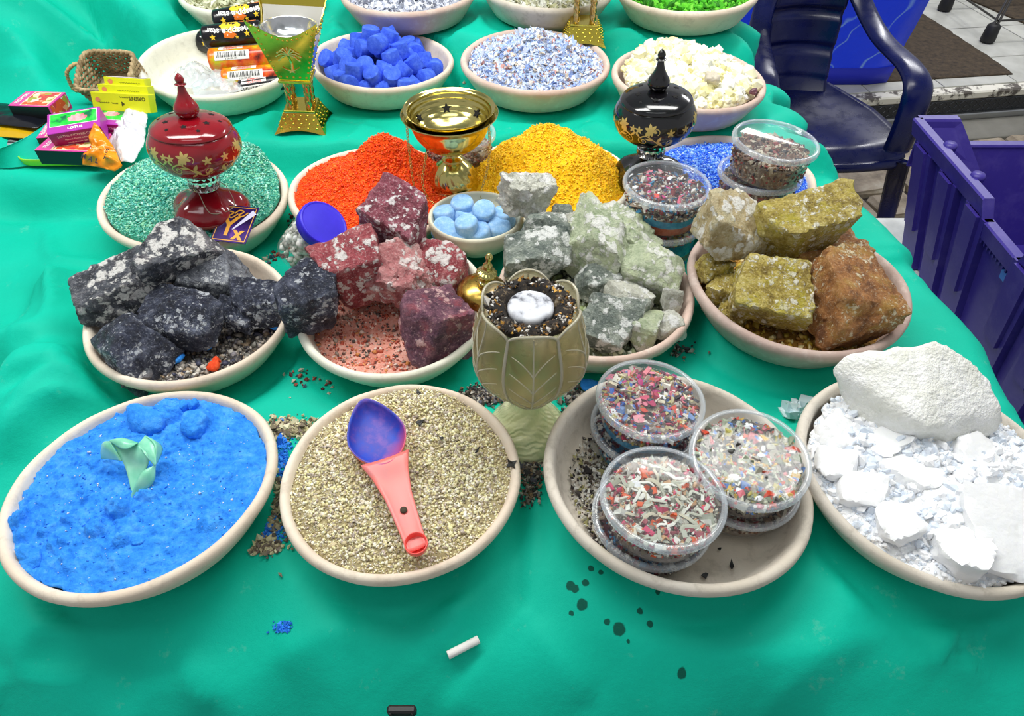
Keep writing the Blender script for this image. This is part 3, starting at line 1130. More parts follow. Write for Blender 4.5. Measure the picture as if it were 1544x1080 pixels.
V, F = tube(spline([(-0.13, 0.265, SZ + 0.43), (0, 0.29, SZ + 0.46), (0.13, 0.265, SZ + 0.43)], 10), 0.03, 10, flat=0.5, up=(0, 0.3, 1))
G().add(V, F).obj('top_rail', navy, ch)

# ---------------- white box and purple crate on the right
V, F = box(0.72, 1.02, 0.395, 0.008)
tag(G().add(V, F).obj('foam_box', plain('white_foam', (226, 226, 224), 0.7, spot=30), loc=(1.215, 0.985, FZ + 0.2), smooth=False), 'white box standing under the purple crate', 'box')
pur = NT('purple_plastic')
pur.set(Base_Color=pur.mix(pur.math('MULTIPLY', pur.thr(pur.noise(16, 5, 0.7), 0.5, 0.8), 0.35), srgb(62, 48, 146), srgb(124, 110, 186)), Roughness=0.42)
pur.bump(pur.noise(60, 4), 0.2, 0.002)
pur = pur.m
cz, H = -0.348, 0.298
cr = thing('purple_crate', 'purple plastic stacking crate with ribbed sides on the white box', 'crate', (0.90, 0.62, cz))
CL, CW = 0.80, 0.44


def prof_long(s):          # wall height along the long side
    return np.interp(s, [0, 0.32, 0.335, CL - 0.335, CL - 0.32, CL], [H, H, H - 0.035, H - 0.035, H, H])


def prof_short(s):
    return np.interp(s, [0, 0.087, 0.125, CW - 0.125, CW - 0.087, CW], [H, H, H - 0.055, H - 0.055, H, H])


def wall(name, p0, p1, prof, nout, ribs):
    """upright wall from p0 to p1 with its outside towards nout; inset 35 mm at the bottom"""
    L = np.linalg.norm(np.subtract(p1, p0))
    S = np.unique(np.r_[np.linspace(0, L, 25), [0.087, 0.125, 0.32, 0.335, L - 0.087, L - 0.125, L - 0.32, L - 0.335]])
    S = S[(S >= 0) & (S <= L)]
    d = (np.subtract(p1, p0)) / L
    nn = np.array(nout, float)
    g = G()
    ht = prof(S)
    ins = 0.062

    def pt(s, z, off):
        k = s / L
        q = ins * (1 - z / H)
        sh = (q * (1 - 2 * k))
        return np.r_[np.array(p0) + d * (s + sh) - nn * (q + off), z]
    rows = [[pt(s, 0.0, 0.0) for s in S], [pt(s, h, 0.0) for s, h in zip(S, ht)], [pt(s, h, 0.005) for s, h in zip(S, ht)], [pt(s, 0.0, 0.005) for s in S]]
    Pn = np.array(rows).transpose(1, 0, 2)
    F = grid_faces(len(S), 4, False, True).tolist()
    g.add(Pn.reshape(-1, 3), F)
    # rim lip
    lip = []
    for s, h in zip(S, ht):
        lip.append([pt(s, h - 0.03, -0.014), pt(s, h + 0.002, -0.016), pt(s, h + 0.005, -0.012), pt(s, h + 0.005, 0.006), pt(s, h, 0.008), pt(s, h - 0.004, 0.004), pt(s, h - 0.004, -0.012), pt(s, h - 0.03, -0.0115)])
    lip = np.array(lip)
    g.add(lip.reshape(-1, 3), grid_faces(len(S), 8, False, True).tolist())
    w = g.obj(name, pur, cr, smooth=False)
    for (s0, s1, za, zb, dep) in ribs:
        V = np.array([pt(s, z, o) for s in (s0, s1) for z in (za, zb) for o in (0.004, -dep)])
        V[:, :] = V
        F = [[0, 1, 3, 2], [4, 6, 7, 5], [0, 4, 5, 1], [2, 3, 7, 6], [0, 2, 6, 4], [1, 5, 7, 3]]
        G().add(V, F).obj('rib', pur, w, smooth=False)
    return w


ribs = [(s, s + 0.075, 0.0, H - 0.03, 0.016) for s in (0.03, 0.15, 0.27)] + [(s + 0.012, s + 0.06, 0.09, H - 0.03, 0.024) for s in (0.03, 0.15, 0.27)]
ribs = ribs + [(CL - b_, CL - a_, c_, d_, e_) for a_, b_, c_, d_, e_ in ribs]
ribs += [(0.345 + 0.012 * k, 0.349 + 0.012 * k, H - 0.075, H - 0.04, 0.012) for k in range(10)]
wall('side_wall', (0, CL), (0, 0), prof_long, (-1, 0), ribs)
wall('side_wall', (CW, 0), (CW, CL), prof_long, (1, 0), [])
wall('end_wall', (CW, CL), (0, CL), prof_short, (0, 1), [(0.1, 0.14, 0, H - 0.06, 0.014), (0.3, 0.34, 0, H - 0.06, 0.014)])
wall('end_wall', (0, 0), (CW, 0), prof_short, (0, -1), [])
V, F = box(CW - 0.122, CL - 0.122, 0.008, 0, (CW / 2, CL / 2, 0.004))
G().add(V, F).obj('base', pur, cr, smooth=False)
for y in (CL - 0.12, CL - 0.24):            # stacking pegs on the inside of the rim
    V, F = lathe([(0, 0.0), (0.014, 0.0), (0.014, 0.01), (0.011, 0.014), (0, 0.014)], 14)
    G().add(V + [0.012, y, H - 0.004], F).obj('stacking_peg', pur, cr)
# corner gusset
V = np.array([(0.004, CL - 0.004, H), (0.09, CL - 0.004, H), (0.16, CL - 0.05, H - 0.1), (0.004, CL - 0.02, H - 0.1)])
V = np.r_[V, V - [0, 0.004, 0]]
G().add(V, [[0, 1, 2, 3], [7, 6, 5, 4], [0, 4, 5, 1], [1, 5, 6, 2], [2, 6, 7, 3], [3, 7, 4, 0]]).obj('gusset', pur, cr, smooth=False)
V, F = box(0.002, 0.14, 0.035, 0)
V = V + [0.0, 0.31, H - 0.085]
V[:, 0] += 0.062 * (1 - V[:, 2] / H) - 0.0022
tag(G().add(V, F).obj('sticker', plain('blue_sticker', (74, 130, 226), 0.4), cr, smooth=False), 'light blue sticker')

# ---------------------------------------------------------------- clay bowls
BLAB = {
    'A': 'pale clay bowl of bright blue powder at the front left corner',
    'B': 'pale clay bowl of beige granules in the front row, with pink scoop',
    'C': 'sandy clay bowl in the front row holding six clear tubs',
    'D': 'sandy clay bowl of white salt crystals at the front right',
    'E': 'pale clay bowl of black rocks and gravel, second row left',
    'F': 'whitish clay bowl of maroon rocks, second row',
    'G': 'rosy clay bowl of pale green rocks behind the glass leaf burner',
    'H': 'dusky clay bowl of yellow and brown rocks beside the right table edge',
    'I': 'pale clay bowl of green crystals under the red burner',
    'J': 'pale clay bowl of orange powder behind the maroon rocks',
    'K': 'whitish clay bowl of yellow powder right of the brass censer',
    'L': 'pale clay bowl of blue crystals under the black burner',
    'M': 'whitish clay bowl of incense charcoal rolls and plastic bags',
    'N': 'pale clay bowl piled with royal blue tablets',
    'O': 'rosy clay bowl heaped with pale blue mixed chips',
    'P': 'rosy clay bowl of creamy white resin lumps beside the navy chair',
    'Q': 'whitish clay bowl of pale green chips at the back left',
    'R': 'rosy clay bowl of silver grey flakes at the back',
    'S': 'sandy clay bowl of white and olive flakes behind the small gold burner',
    'T': 'pale clay bowl of bright green moss lumps at the back right',
}


def bowl_geo(r, seed):
    prof = [(0, 0.0), (0.60, 0.0), (0.76, 0.0005), (0.80, 0.004), (0.87, 0.018), (0.94, 0.034), (0.985, 0.043), (1.0, 0.048), (1.0, 0.0515), (0.992, 0.0548), (0.975, 0.057), (0.955, 0.0573), (0.935, 0.056), (0.918, 0.052), (0.905, 0.045), (0.875, 0.030), (0.83, 0.0175), (0.78, 0.0125), (0.6, 0.0105), (0.3, 0.010), (0, 0.010)]
    P = np.array(prof)
    P[:, 0] *= r
    # even out the ring spacing a little
    V, F = lathe(P, 120)
    W = V * 7.0 + seed * 3.1
    k = fbm(W, 3)
    th = np.arctan2(V[:, 1], V[:, 0])
    w = 1 + 0.012 * np.sin(th * 2 + seed) + 0.007 * np.sin(th * 3 + 2 * seed)
    V[:, :2] *= (w + 0.02 * k)[:, None]
    V[:, 2] += 0.0022 * k * (V[:, 2] > 0.006) + 0.0016 * fbm(V * 26 + seed, 2) * (V[:, 2] > 0.02)
    return V, F


BO = {}
for i, (k, (x, y, r, zr, tx, ty, c)) in enumerate(BOWLS.items()):
    M, loc, rot = bframe(k)
    V, F = bowl_geo(r, i)
    BO[k] = tag(G().add(V, F).obj('clay_bowl', CLAY[c], loc=loc, rot=rot), BLAB[k], 'bowl', 'clay bowls on the stall')


# ---------------------------------------------------------------- loose fillings: a heap with its grains
def heap(k, name, label, cat, hfun, base_mat, gmat, n, size, shape='oct', flat=1.0, rf=0.93, seed=1, wob=0.02, res=150, gspread=1.0, tiltmax=None, jit=0.3, szsig=0.3, rough=0.0, edge=0.0):
    """hfun(x/r, y/r) -> height above the bowl's own base; the heap meets the bowl wall all round"""
    r = BOWLS[k][2]
    rs = np.random.RandomState(seed)
    nt, nr = res, int(res * 0.45)
    th = np.arange(nt) * 2 * PI / nt
    rr = np.linspace(0.0, 1.0, nr) ** 0.8
    wr = rf * (1 + wob * n2(np.cos(th) * 2, np.sin(th) * 2, 2.0, seed * 1.7) * 2 + edge * n2(np.cos(th) * 2, np.sin(th) * 2, 7.0, seed * 2.3) * 2)
    Xn = np.cos(th)[:, None] * rr * wr[:, None]
    Yn = np.sin(th)[:, None] * rr * wr[:, None]

    def hh(xn, yn):
        z = hfun(xn, yn)
        if rough:
            z = z + rough * n2(xn, yn, 14, seed, 4) * 2
        return z
    Zn = hh(Xn, Yn)
    Zn[:, -1] -= 0.004
    V = np.stack([Xn * r, Yn * r, Zn], 2).reshape(-1, 3)
    g = G().add(V, grid_faces(nt, nr, True), 0)
    if n:
        q = np.sqrt(rs.rand(n)) * rf * 0.995
        t = rs.rand(n) * 2 * PI
        q = q * (np.interp(t, np.r_[th, 2 * PI], np.r_[wr, wr[0]]) / rf)
        xn, yn = q * np.cos(t), q * np.sin(t)
        sz = np.minimum(size * np.exp(rs.randn(n) * szsig), size * 1.9) * np.where(q > rf * 0.88, 0.72, 1.0)
        P = np.stack([xn * r, yn * r, hh(xn, yn) + sz * rs.uniform(-0.5, 0.7, n) * gspread], 1)
        GV, GF = grains(P, sz, seed, shape, flat, jit, tiltmax)
        g.add(GV, GF, 1)
    M, loc, rot = bframe(k)
    o = g.obj(name, [base_mat, gmat], smooth=True, loc=loc, rot=rot)
    me = o.data
    sm = np.array([True] * len(me.polygons))
    mi = np.zeros(len(me.polygons), int)
    me.polygons.foreach_get('material_index', mi)
    me.polygons.foreach_set('use_smooth', (mi == 0) | (shape == 'oct'))
    return tag(o, label, cat, kind='stuff')


def gauss(x, y, cx, cy, s):
    return np.exp(-((x - cx) ** 2 + (y - cy) ** 2) / (s * s))


def powder(name, c1, c2, c3, bump=0.5, sc=90):
    m = NT(name)
    m.set(Base_Color=m.ramp(m.noise(sc, 6, 0.75), [(0.3, srgb(*c1)), (0.5, srgb(*c2)), (0.72, srgb(*c3))]), Roughness=0.85)
    m.b.inputs['Specular IOR Level'].default_value = 0.25
    m.bump(m.noise(sc * 3, 4, 0.7), bump, 0.003)
    return m.m


# A  blue powder
def hA(x, y):
    z = 0.047 + 0.006 * (1 - x * x - y * y) + 0.006 * n2(x, y, 2.0, 3.0)
    z = z + 0.006 * np.clip(n2(x, y, 9, 5.0, 3) * 3 - 0.25, 0, 1) * (0.25 + sstep(0.1, -0.6, x + 0.5 * y))
    z = z + 0.0025 * n2(x, y, 26, 7.0, 3) * 2
    for cx, cy, s, h in ((-0.10, 0.74, 0.15, 0.014), (0.22, 0.66, 0.10, 0.014), (0.14, 0.80, 0.05, 0.008), (-0.83, -0.32, 0.09, 0.010), (-0.10, -0.24, 0.09, 0.012), (-0.20, -0.42, 0.07, 0.010), (-0.62, -0.62, 0.08, 0.009), (-0.72, -0.45, 0.07, 0.007), (0.03, -0.50, 0.06, 0.008), (0.05, -0.05, 0.12, 0.006), (0.62, -0.32, 0.11, 0.006)):
        d = np.hypot(x - cx, y - cy) / s
        z = z + h * np.sqrt(np.clip(1 - d * d, 0, 1)) * (1 + 0.3 * n2(x, y, 18, cx))
    z = z - 0.008 * gauss(x, y, 0.12, 0.2, 0.28)
    return z


blue = powder('blue_powder', (28, 116, 216), (52, 146, 244), (92, 174, 252), 0.7, 60)
heap('A', 'blue_powder', 'bright sky blue powder with soft lumps filling the front left bowl', 'powder', hA, blue, grain_mat('blue_crumbs', [(20, 118, 226), (50, 150, 250), (30, 130, 240), (200, 214, 226)] * 2), 700, 0.0009, seed=3, rf=0.925, edge=0.022, res=260)

# B  beige granules
SAND = [(236, 230, 184), (220, 210, 158), (242, 238, 212), (206, 192, 150), (184, 172, 150), (244, 240, 196), (230, 222, 164), (160, 146, 128), (234, 224, 204), (214, 198, 158), (250, 248, 232), (196, 182, 170)]
hB = lambda x, y: 0.046 + 0.012 * (1 - x * x - y * y) + 0.005 * n2(x, y, 3, 9.0) + 0.012 * gauss(x, y, 0.1, 0.85, 0.35)
heap('B', 'beige_granules', 'coarse beige and straw coloured granules filling the bowl under the pink scoop', 'granules', hB, powder('sand_bed', (120, 106, 78), (160, 146, 108), (190, 180, 140)), grain_mat('sand_grains', SAND, 0.45, 0.0), 13000, 0.00165, seed=5, rf=0.92, szsig=0.22, edge=0.02)


# D  salt
def hD(x, y):
    return 0.050 + 0.016 * (1 - x * x - y * y) + 0.010 * n2(x, y, 2.2, 4.0) + 0.008 * (n2(x, y, 6, 6.0, 3))


salt = NT('salt_crystal')
salt.set(Base_Color=salt.ramp(salt.noise(30, 4), [(0.3, (0.90, 0.93, 0.96)), (0.7, (0.97, 0.97, 0.98))]), Roughness=0.3, Subsurface_Weight=0.7)
salt.b.inputs['Subsurface Radius'].default_value = (0.02, 0.02, 0.022)
salt.bump(salt.noise(140, 4), 0.35, 0.003)
salt = salt.m
saltg = grain_mat('salt_grains', [(232, 238, 248), (246, 248, 252), (224, 232, 242), (250, 250, 252)], 0.3, 0.0, sub=0.5)
heap('D', 'salt_crystals', 'brilliant white salt crystals filling the front right bowl', 'salt', hD, salt, saltg, 3600, 0.0034, shape='ico', flat=0.7, seed=8, rf=0.91, szsig=0.45, jit=0.16, edge=0.03)


# E  gravel
GRAV = [(110, 104, 100), (74, 72, 76), (150, 142, 132), (180, 172, 160), (96, 84, 74), (60, 62, 84), (206, 200, 190), (130, 112, 92), (84, 84, 90), (168, 146, 120), (52, 50, 54), (140, 134, 140), (196, 188, 176), (160, 150, 140), (120, 118, 110), (100, 96, 92)]
hE = lambda x, y: 0.020 + 0.010 * n2(x, y, 3, 2.0) + 0.010 * sstep(-0.3, -0.8, y) + 0.012 * sstep(0.4, 0.8, x)
heap('E', 'mixed_gravel', 'grey gravel with blue and red bits under the black rocks', 'gravel', hE, powder('gravel_bed', (62, 56, 52), (92, 86, 80), (120, 112, 104)), grain_mat('gravel_grains', GRAV, 0.55), 3600, 0.0027, seed=11, rf=0.88, szsig=0.4)
# clumps of blue powder and red crumb among the gravel
# F  red dust and crumbs
RED = [(206, 120, 100), (226, 168, 150), (186, 84, 62), (236, 206, 190), (150, 66, 54), (220, 150, 120), (112, 84, 76), (240, 220, 208), (198, 96, 70), (90, 76, 70), (216, 140, 80), (170, 150, 136)]
hF = lambda x, y: 0.019 + 0.008 * n2(x, y, 3, 6.0) + 0.014 * sstep(-0.45, -0.85, y) + 0.006 * sstep(-0.3, -0.8, x)
heap('F', 'red_crumbs', 'pinkish red stone dust and crumbs in the bowl of maroon rocks', 'crumbs', hF, powder('red_dust', (186, 92, 74), (228, 160, 142), (244, 206, 194), 0.4, 26), grain_mat('red_grains', RED, 0.65), 3000, 0.0016, seed=13, rf=0.86, szsig=0.5)
GRN = [(206, 214, 186), (176, 190, 150), (232, 236, 220), (126, 140, 116), (90, 98, 88), (220, 226, 196), (150, 166, 110), (70, 76, 72)]
hG = lambda x, y: 0.020 + 0.012 * n2(x, y, 4, 7.0) + 0.01 * (1 - x * x - y * y)
heap('G', 'pale_green_rubble', 'pale green and grey rubble between the green rocks', 'rubble', hG, powder('green_dust', (96, 104, 84), (140, 148, 120), (190, 196, 170), 0.5, 40), grain_mat('green_grains', GRN, 0.6), 1500, 0.0034, seed=17, rf=0.88, szsig=0.6)
YEL = [(172, 132, 40), (196, 168, 60), (140, 96, 36), (222, 206, 150), (160, 116, 50), (184, 150, 40), (110, 78, 36), (206, 180, 96)]
hH = lambda x, y: 0.018 + 0.010 * n2(x, y, 4, 8.0) + 0.010 * sstep(-0.3, -0.8, y)
heap('H', 'ochre_crumbs', 'ochre and brown crumbs under the yellow rocks', 'crumbs', hH, powder('ochre_dust', (120, 84, 36), (168, 124, 54), (196, 158, 84), 0.5, 40), grain_mat('ochre_grains', YEL, 0.55), 1700, 0.0028, seed=19, rf=0.84, szsig=0.6)


# I  green crystals
def hI(x, y):
    z = 0.056 + 0.010 * (1 - x * x - y * y) + 0.008 * n2(x, y, 2.6, 3.3)
    z = z + 0.032 * gauss(x, y, 0.42, 0.62, 0.30) + 0.012 * gauss(x, y, -0.35, 0.45, 0.4) + 0.010 * gauss(x, y, -0.5, -0.1, 0.4)
    return z


GC = [(120, 216, 184), (90, 194, 164), (160, 232, 206), (66, 170, 150), (136, 214, 170), (80, 188, 176), (190, 242, 222), (110, 204, 186), (56, 156, 140)]
heap('I', 'green_crystals', 'sea green bath crystals in the bowl under the red burner', 'crystals', hI, powder('green_bed', (30, 110, 92), (56, 146, 120), (90, 180, 150)), grain_mat('green_crystal', GC, 0.25, 0.0), 13000, 0.00175, seed=23, rf=0.91, szsig=0.25)


# J  orange
def hJ(x, y):
    z = 0.053 + 0.006 * n2(x, y, 3, 2.2)
    ridge = gauss(x, y, 0.02, 0.36, 0.30) + 0.6 * gauss(x, y, 0.28, 0.42, 0.22)
    z = z + 0.046 * ridge + 0.022 * gauss(x, y, -0.32, 0.18, 0.42) + 0.018 * gauss(x, y, 0.15, -0.25, 0.6) + 0.012 * gauss(x, y, 0.6, 0.45, 0.3)
    z = z + 0.008 * n2(x, y, 8, 9.1, 3)
    return z


OR = [(255, 92, 14), (244, 70, 8), (255, 120, 30), (228, 56, 6), (255, 104, 20), (250, 84, 12)]
heap('J', 'orange_powder', 'vivid orange grainy powder heaped behind the maroon rocks', 'powder', hJ, powder('orange_bed', (214, 52, 6), (240, 76, 10), (252, 104, 24)), grain_mat('orange_grain', OR, 0.4), 12000, 0.0014, seed=29, rf=0.91, szsig=0.3, rough=0.002, wob=0.03)


# K  yellow
def hK(x, y):
    d = np.hypot(x + 0.02, (y - 0.12) * 1.0)
    z = 0.046 + 0.105 * np.clip(1 - d / 0.98, 0, 1) ** 1.0 - 0.012 * gauss(x, y, -0.02, 0.12, 0.25) + 0.010 * n2(x, y, 3, 5.5) + 0.006 * n2(x, y, 9, 6.5)
    return z


YE = [(255, 206, 20), (246, 190, 10), (255, 220, 60), (240, 180, 8), (252, 200, 30)]
heap('K', 'yellow_powder', 'golden yellow powder heaped high right of the brass censer', 'powder', hK, powder('yellow_bed', (236, 170, 8), (250, 196, 18), (255, 214, 50)), grain_mat('yellow_grain', YE, 0.5), 10000, 0.00125, seed=31, rf=0.93, szsig=0.35, rough=0.0025)
# L  blue crystals
BC = [(86, 150, 252), (56, 120, 246), (140, 188, 255), (40, 100, 236), (106, 166, 252), (180, 212, 255)]
hL = lambda x, y: 0.046 + 0.010 * (1 - x * x - y * y) + 0.004 * n2(x, y, 3, 5.0)
heap('L', 'blue_crystals', 'sparkling blue bath crystals in the bowl under the black burner', 'crystals', hL, powder('blue_bed', (20, 60, 190), (40, 92, 220), (70, 130, 240)), grain_mat('blue_crystal', BC, 0.22, 0.0), 8500, 0.0019, seed=37, rf=0.92, szsig=0.25)


# O  pale blue chips
def hO(x, y):
    d = np.hypot(x, y - 0.05)
    return 0.046 + 0.062 * np.clip(1 - d / 0.95, 0, 1) ** 1.15 + 0.004 * n2(x, y, 4, 5.5)


OC = [(196, 214, 246), (216, 228, 250), (170, 196, 238), (232, 238, 248), (210, 220, 240), (146, 172, 230), (232, 228, 220), (218, 202, 180), (240, 244, 250), (160, 170, 190), (184, 206, 244), (214, 226, 250), (196, 140, 130), (170, 196, 236)]
heap('O', 'pale_blue_chips', 'pale blue, white and tan mixed chips heaped in the bowl behind the brass censer', 'chips', hO, powder('chip_bed', (150, 170, 206), (190, 204, 232), (214, 224, 242)), grain_mat('mixed_chip', OC, 0.4), 9000, 0.0020, shape='box', flat=0.35, seed=41, rf=0.91, szsig=0.45, tiltmax=0.7)


# P  resin lumps
def hP(x, y):
    return 0.044 + 0.030 * (1 - x * x - y * y) + 0.016 * gauss(x, y, -0.25, 0.55, 0.5) + 0.006 * n2(x, y, 5, 5.5)


resin = grain_mat('resin_lump', [(246, 244, 220), (238, 232, 180), (250, 250, 240), (228, 220, 160), (244, 240, 206), (252, 250, 236), (222, 222, 214)], 0.35, 0.0, sub=0.2)
heap('P', 'resin_lumps', 'creamy white resin lumps in the bowl beside the navy chair', 'resin', hP, powder('resin_bed', (214, 206, 150), (236, 230, 196), (246, 244, 226)), resin, 900, 0.0074, shape='ico', seed=43, rf=0.86, szsig=0.35, jit=0.12, gspread=0.8)
# back row
FL = lambda a: (lambda x, y: 0.046 + a * (1 - x * x - y * y) + 0.004 * n2(x, y, 4, a * 99))
heap('Q', 'pale_green_chips', 'pale greenish dried chips in the bowl at the back left', 'chips', FL(0.012), powder('q_bed', (150, 150, 120), (190, 190, 160), (214, 214, 190)), grain_mat('green_chip', [(214, 216, 186), (180, 182, 136), (236, 236, 220), (150, 150, 110), (200, 204, 170)], 0.6), 1700, 0.0042, shape='box', flat=0.4, seed=47, rf=0.88, szsig=0.35)
heap('R', 'silver_flakes', 'silver grey and white flakes in the bowl at the back', 'flakes', FL(0.010), powder('r_bed', (130, 134, 146), (180, 184, 196), (210, 214, 224)), grain_mat('silver_flake', [(206, 210, 222), (232, 236, 244), (160, 166, 182), (190, 196, 214), (244, 246, 250), (130, 134, 150)], 0.4), 2600, 0.0040, shape='box', flat=0.3, seed=53, rf=0.90, szsig=0.3)
heap('S', 'olive_white_flakes', 'white and olive flakes in the bowl behind the small gold burner', 'flakes', FL(0.010), powder('s_bed', (140, 140, 120), (190, 190, 176), (214, 214, 204)), grain_mat('olive_flake', [(226, 228, 220), (200, 200, 180), (244, 244, 240), (172, 170, 130), (214, 214, 200), (188, 188, 150)], 0.5), 2400, 0.0040, shape='box', flat=0.3, seed=59, rf=0.90, szsig=0.3)
moss = grain_mat('moss_lump', [(70, 176, 20), (96, 200, 36), (50, 140, 14), (120, 214, 60), (40, 120, 10)], 0.8)
heap('T', 'green_moss', 'bright green moss lumps in the bowl at the back right', 'moss', FL(0.012), powder('t_bed', (30, 90, 8), (56, 140, 16), (80, 170, 30)), moss, 2600, 0.0042, shape='ico', seed=61, rf=0.88, szsig=0.4, jit=0.35)

# ---------------------------------------------------------------- rocks
RM = {
    'black': rock_mat('black_rock', (20, 22, 34), (50, 56, 76), (116, 122, 142), (214, 218, 224), 120, 0.10, 13, rough=0.45),
    'blackwhite': rock_mat('black_white_rock', (34, 36, 46), (84, 88, 98), (146, 148, 154), (250, 248, 244), 62, 0.40, 12, (150, 104, 70), 0.08, rough=0.5),
    'greytop': rock_mat('grey_streak_rock', (40, 44, 56), (110, 114, 124), (178, 182, 190), (222, 224, 226), 120, 0.14, 10),
    'maroon': rock_mat('maroon_rock', (92, 34, 50), (146, 66, 82), (186, 116, 132), (246, 238, 238), 80, 0.26, 14),
    'redfleck': rock_mat('red_fleck_rock', (132, 44, 54), (178, 80, 88), (214, 138, 138), (250, 244, 240), 70, 0.34, 14),
    'pink': rock_mat('pink_rock', (164, 84, 88), (212, 140, 140), (236, 188, 184), (250, 240, 236), 60, 0.26, 10),
    'plum': rock_mat('plum_rock', (72, 40, 60), (122, 76, 96), (170, 118, 132), (226, 186, 184), 90, 0.12, 14, (190, 80, 86), 0.4),
    'green': rock_mat('pale_green_rock', (150, 168, 128), (204, 214, 180), (232, 236, 214), (254, 254, 248), 50, 0.46, 10, (176, 200, 104), 0.35),
    'greengrey': rock_mat('grey_green_rock', (74, 88, 84), (140, 150, 140), (200, 206, 192), (250, 252, 248), 50, 0.38, 10),
    'white': rock_mat('whitish_rock', (184, 184, 166), (228, 228, 214), (246, 246, 238), (255, 255, 252), 46, 0.5, 10, (176, 180, 120), 0.3),
    'yellow': rock_mat('yellow_rock', (124, 102, 40), (196, 174, 80), (230, 216, 140), (252, 248, 230), 110, 0.22, 14, (200, 188, 30), 0.5),
    'brown': rock_mat('brown_rock', (116, 70, 34), (178, 118, 60), (206, 156, 96), (244, 230, 200), 120, 0.12, 12, (190, 160, 40), 0.3),
    'cream': rock_mat('cream_rock', (164, 138, 88), (212, 194, 148), (236, 226, 198), (255, 253, 246), 44, 0.5, 10, (170, 160, 70), 0.3),
}


def put_rock(u, v, z, dims, rot, mat, seed, label, group=None, cat='rock', **kw):
    V, F = rock(dims, seed, **kw)
    p = at(u, v, z=z)
    e = tuple(R_(a) for a in rot)
    o = G().add(V, F).obj('rock', RM[mat] if isinstance(mat, str) else mat, loc=p, rot=e, angle=38)
    return tag(o, label, cat, group)


B1 = 'black rocks in the left bowl'
put_rock(258, 383, 0.104, (0.112, 0.062, 0.054), (18, -14, 52), 'blackwhite', 101, 'black rock with white patches on the black pile, nearest the green crystals', B1)
put_rock(183, 438, 0.080, (0.112, 0.064, 0.060), (0, -6, 40), 'blackwhite', 102, 'white speckled black rock hanging over the left rim of its bowl', B1)
put_rock(317, 416, 0.066, (0.104, 0.068, 0.058), (10, 4, 8), 'greytop', 103, 'dark rock with a grey streaked flat top at the back right of the black rocks', B1)
put_rock(271, 480, 0.062, (0.105, 0.074, 0.066), (-8, 10, -14), 'black', 104, 'largest blue black rock in the middle of the left rock bowl', B1)
put_rock(197, 519, 0.060, (0.078, 0.070, 0.066), (12, -14, -32), 'black', 105, 'dark slate rock at the front left of the black rock bowl', B1)
put_rock(389, 460, 0.056, (0.062, 0.056, 0.056), (0, 8, 10), 'black', 106, 'small dark block at the right edge of the black rock bowl', B1)
put_rock(360, 476, 0.050, (0.056, 0.036, 0.036), (4, -6, -24), 'black', 107, 'smallest dark rock in front of the right block in the black rock bowl', B1)
put_rock(194, 548, 0.048, (0.034, 0.026, 0.008), (40, 8, -10), 'greytop', 108, 'flat grey stone flake at the front left of the black rock bowl', B1, 'flake', sub=3)
put_rock(207, 566, 0.045, (0.036, 0.020, 0.012), (20, -6, 30), 'blackwhite', 109, 'white and grey chip lying below the flat grey flake', B1, 'flake', sub=3)
put_rock(161, 534, 0.048, (0.013, 0.016, 0.006), (30, 10, 60), 'white', 110, 'tiny white chip at the left wall of the black rock bowl', B1, 'flake', sub=3)

B2 = 'maroon rocks in the middle bowl'
put_rock(602, 334, 0.112, (0.090, 0.074, 0.070), (10, 10, -24), 'maroon', 201, 'maroon block highest and farthest back of the maroon rocks', B2, jit=0.06, cuts=3)
put_rock(534, 404, 0.094, (0.088, 0.076, 0.080), (24, -6, 24), 'redfleck', 202, 'dark red rock with large white flecks right of the blue lidded jar', B2, jit=0.06, cuts=3)
put_rock(609, 418, 0.080, (0.086, 0.080, 0.056), (18, 24, 14), 'pink', 203, 'dusty pink rock in the middle of the maroon rocks', B2, rough=0.10)
put_rock(659, 400, 0.074, (0.088, 0.070, 0.044), (24, 12, -28), 'redfleck', 204, 'flat red rock with white flecks below the light blue tablets', B2)
put_rock(651, 490, 0.066, (0.088, 0.082, 0.070), (-6, 12, 28), 'plum', 205, 'plum coloured block at the front right of the maroon rocks', B2, jit=0.06, cuts=3)
put_rock(582, 388, 0.070, (0.050, 0.040, 0.040), (0, 0, 0), 'pink', 206, 'small pink rock wedged between the back maroon rocks', B2)
put_rock(466, 447, 0.086, (0.078, 0.074, 0.084), (10, 12, 24), 'black', 207, 'rounded black rock straddling the rims of the black and maroon rock bowls')

B3 = 'pale green rocks behind the glass burner'
put_rock(798, 297, 0.124, (0.066, 0.056, 0.060), (10, 0, 20), 'white', 301, 'white crusty rock standing before the yellow powder', B3, rough=0.09)
put_rock(823, 348, 0.096, (0.066, 0.056, 0.056), (0, 10, -10), 'greengrey', 302, 'grey rock with whitish top below the white crusty rock', B3)
put_rock(812, 390, 0.084, (0.094, 0.066, 0.064), (0, -6, 8), 'greengrey', 303, 'grey green rock directly behind the glass leaf burner', B3)
put_rock(857, 352, 0.074, (0.046, 0.050, 0.056), (0, 0, 30), 'white', 304, 'small whitish rock left of the largest green slab', B3)
put_rock(900, 372, 0.092, (0.092, 0.074, 0.080), (10, 16, -28), 'green', 305, 'largest pale green slab in the green rock bowl', B3)
put_rock(946, 360, 0.078, (0.088, 0.066, 0.060), (10, 18, -24), 'green', 306, 'pale green rock just in front of the tub tower', B3, rough=0.09)
put_rock(977, 411, 0.074, (0.092, 0.066, 0.058), (8, 10, -12), 'green', 307, 'mossy green block at the right of the green rock bowl', B3)
put_rock(898, 424, 0.068, (0.058, 0.050, 0.046), (0, 0, 20), 'greengrey', 308, 'dark grey green rock right of the glass burner opening', B3)
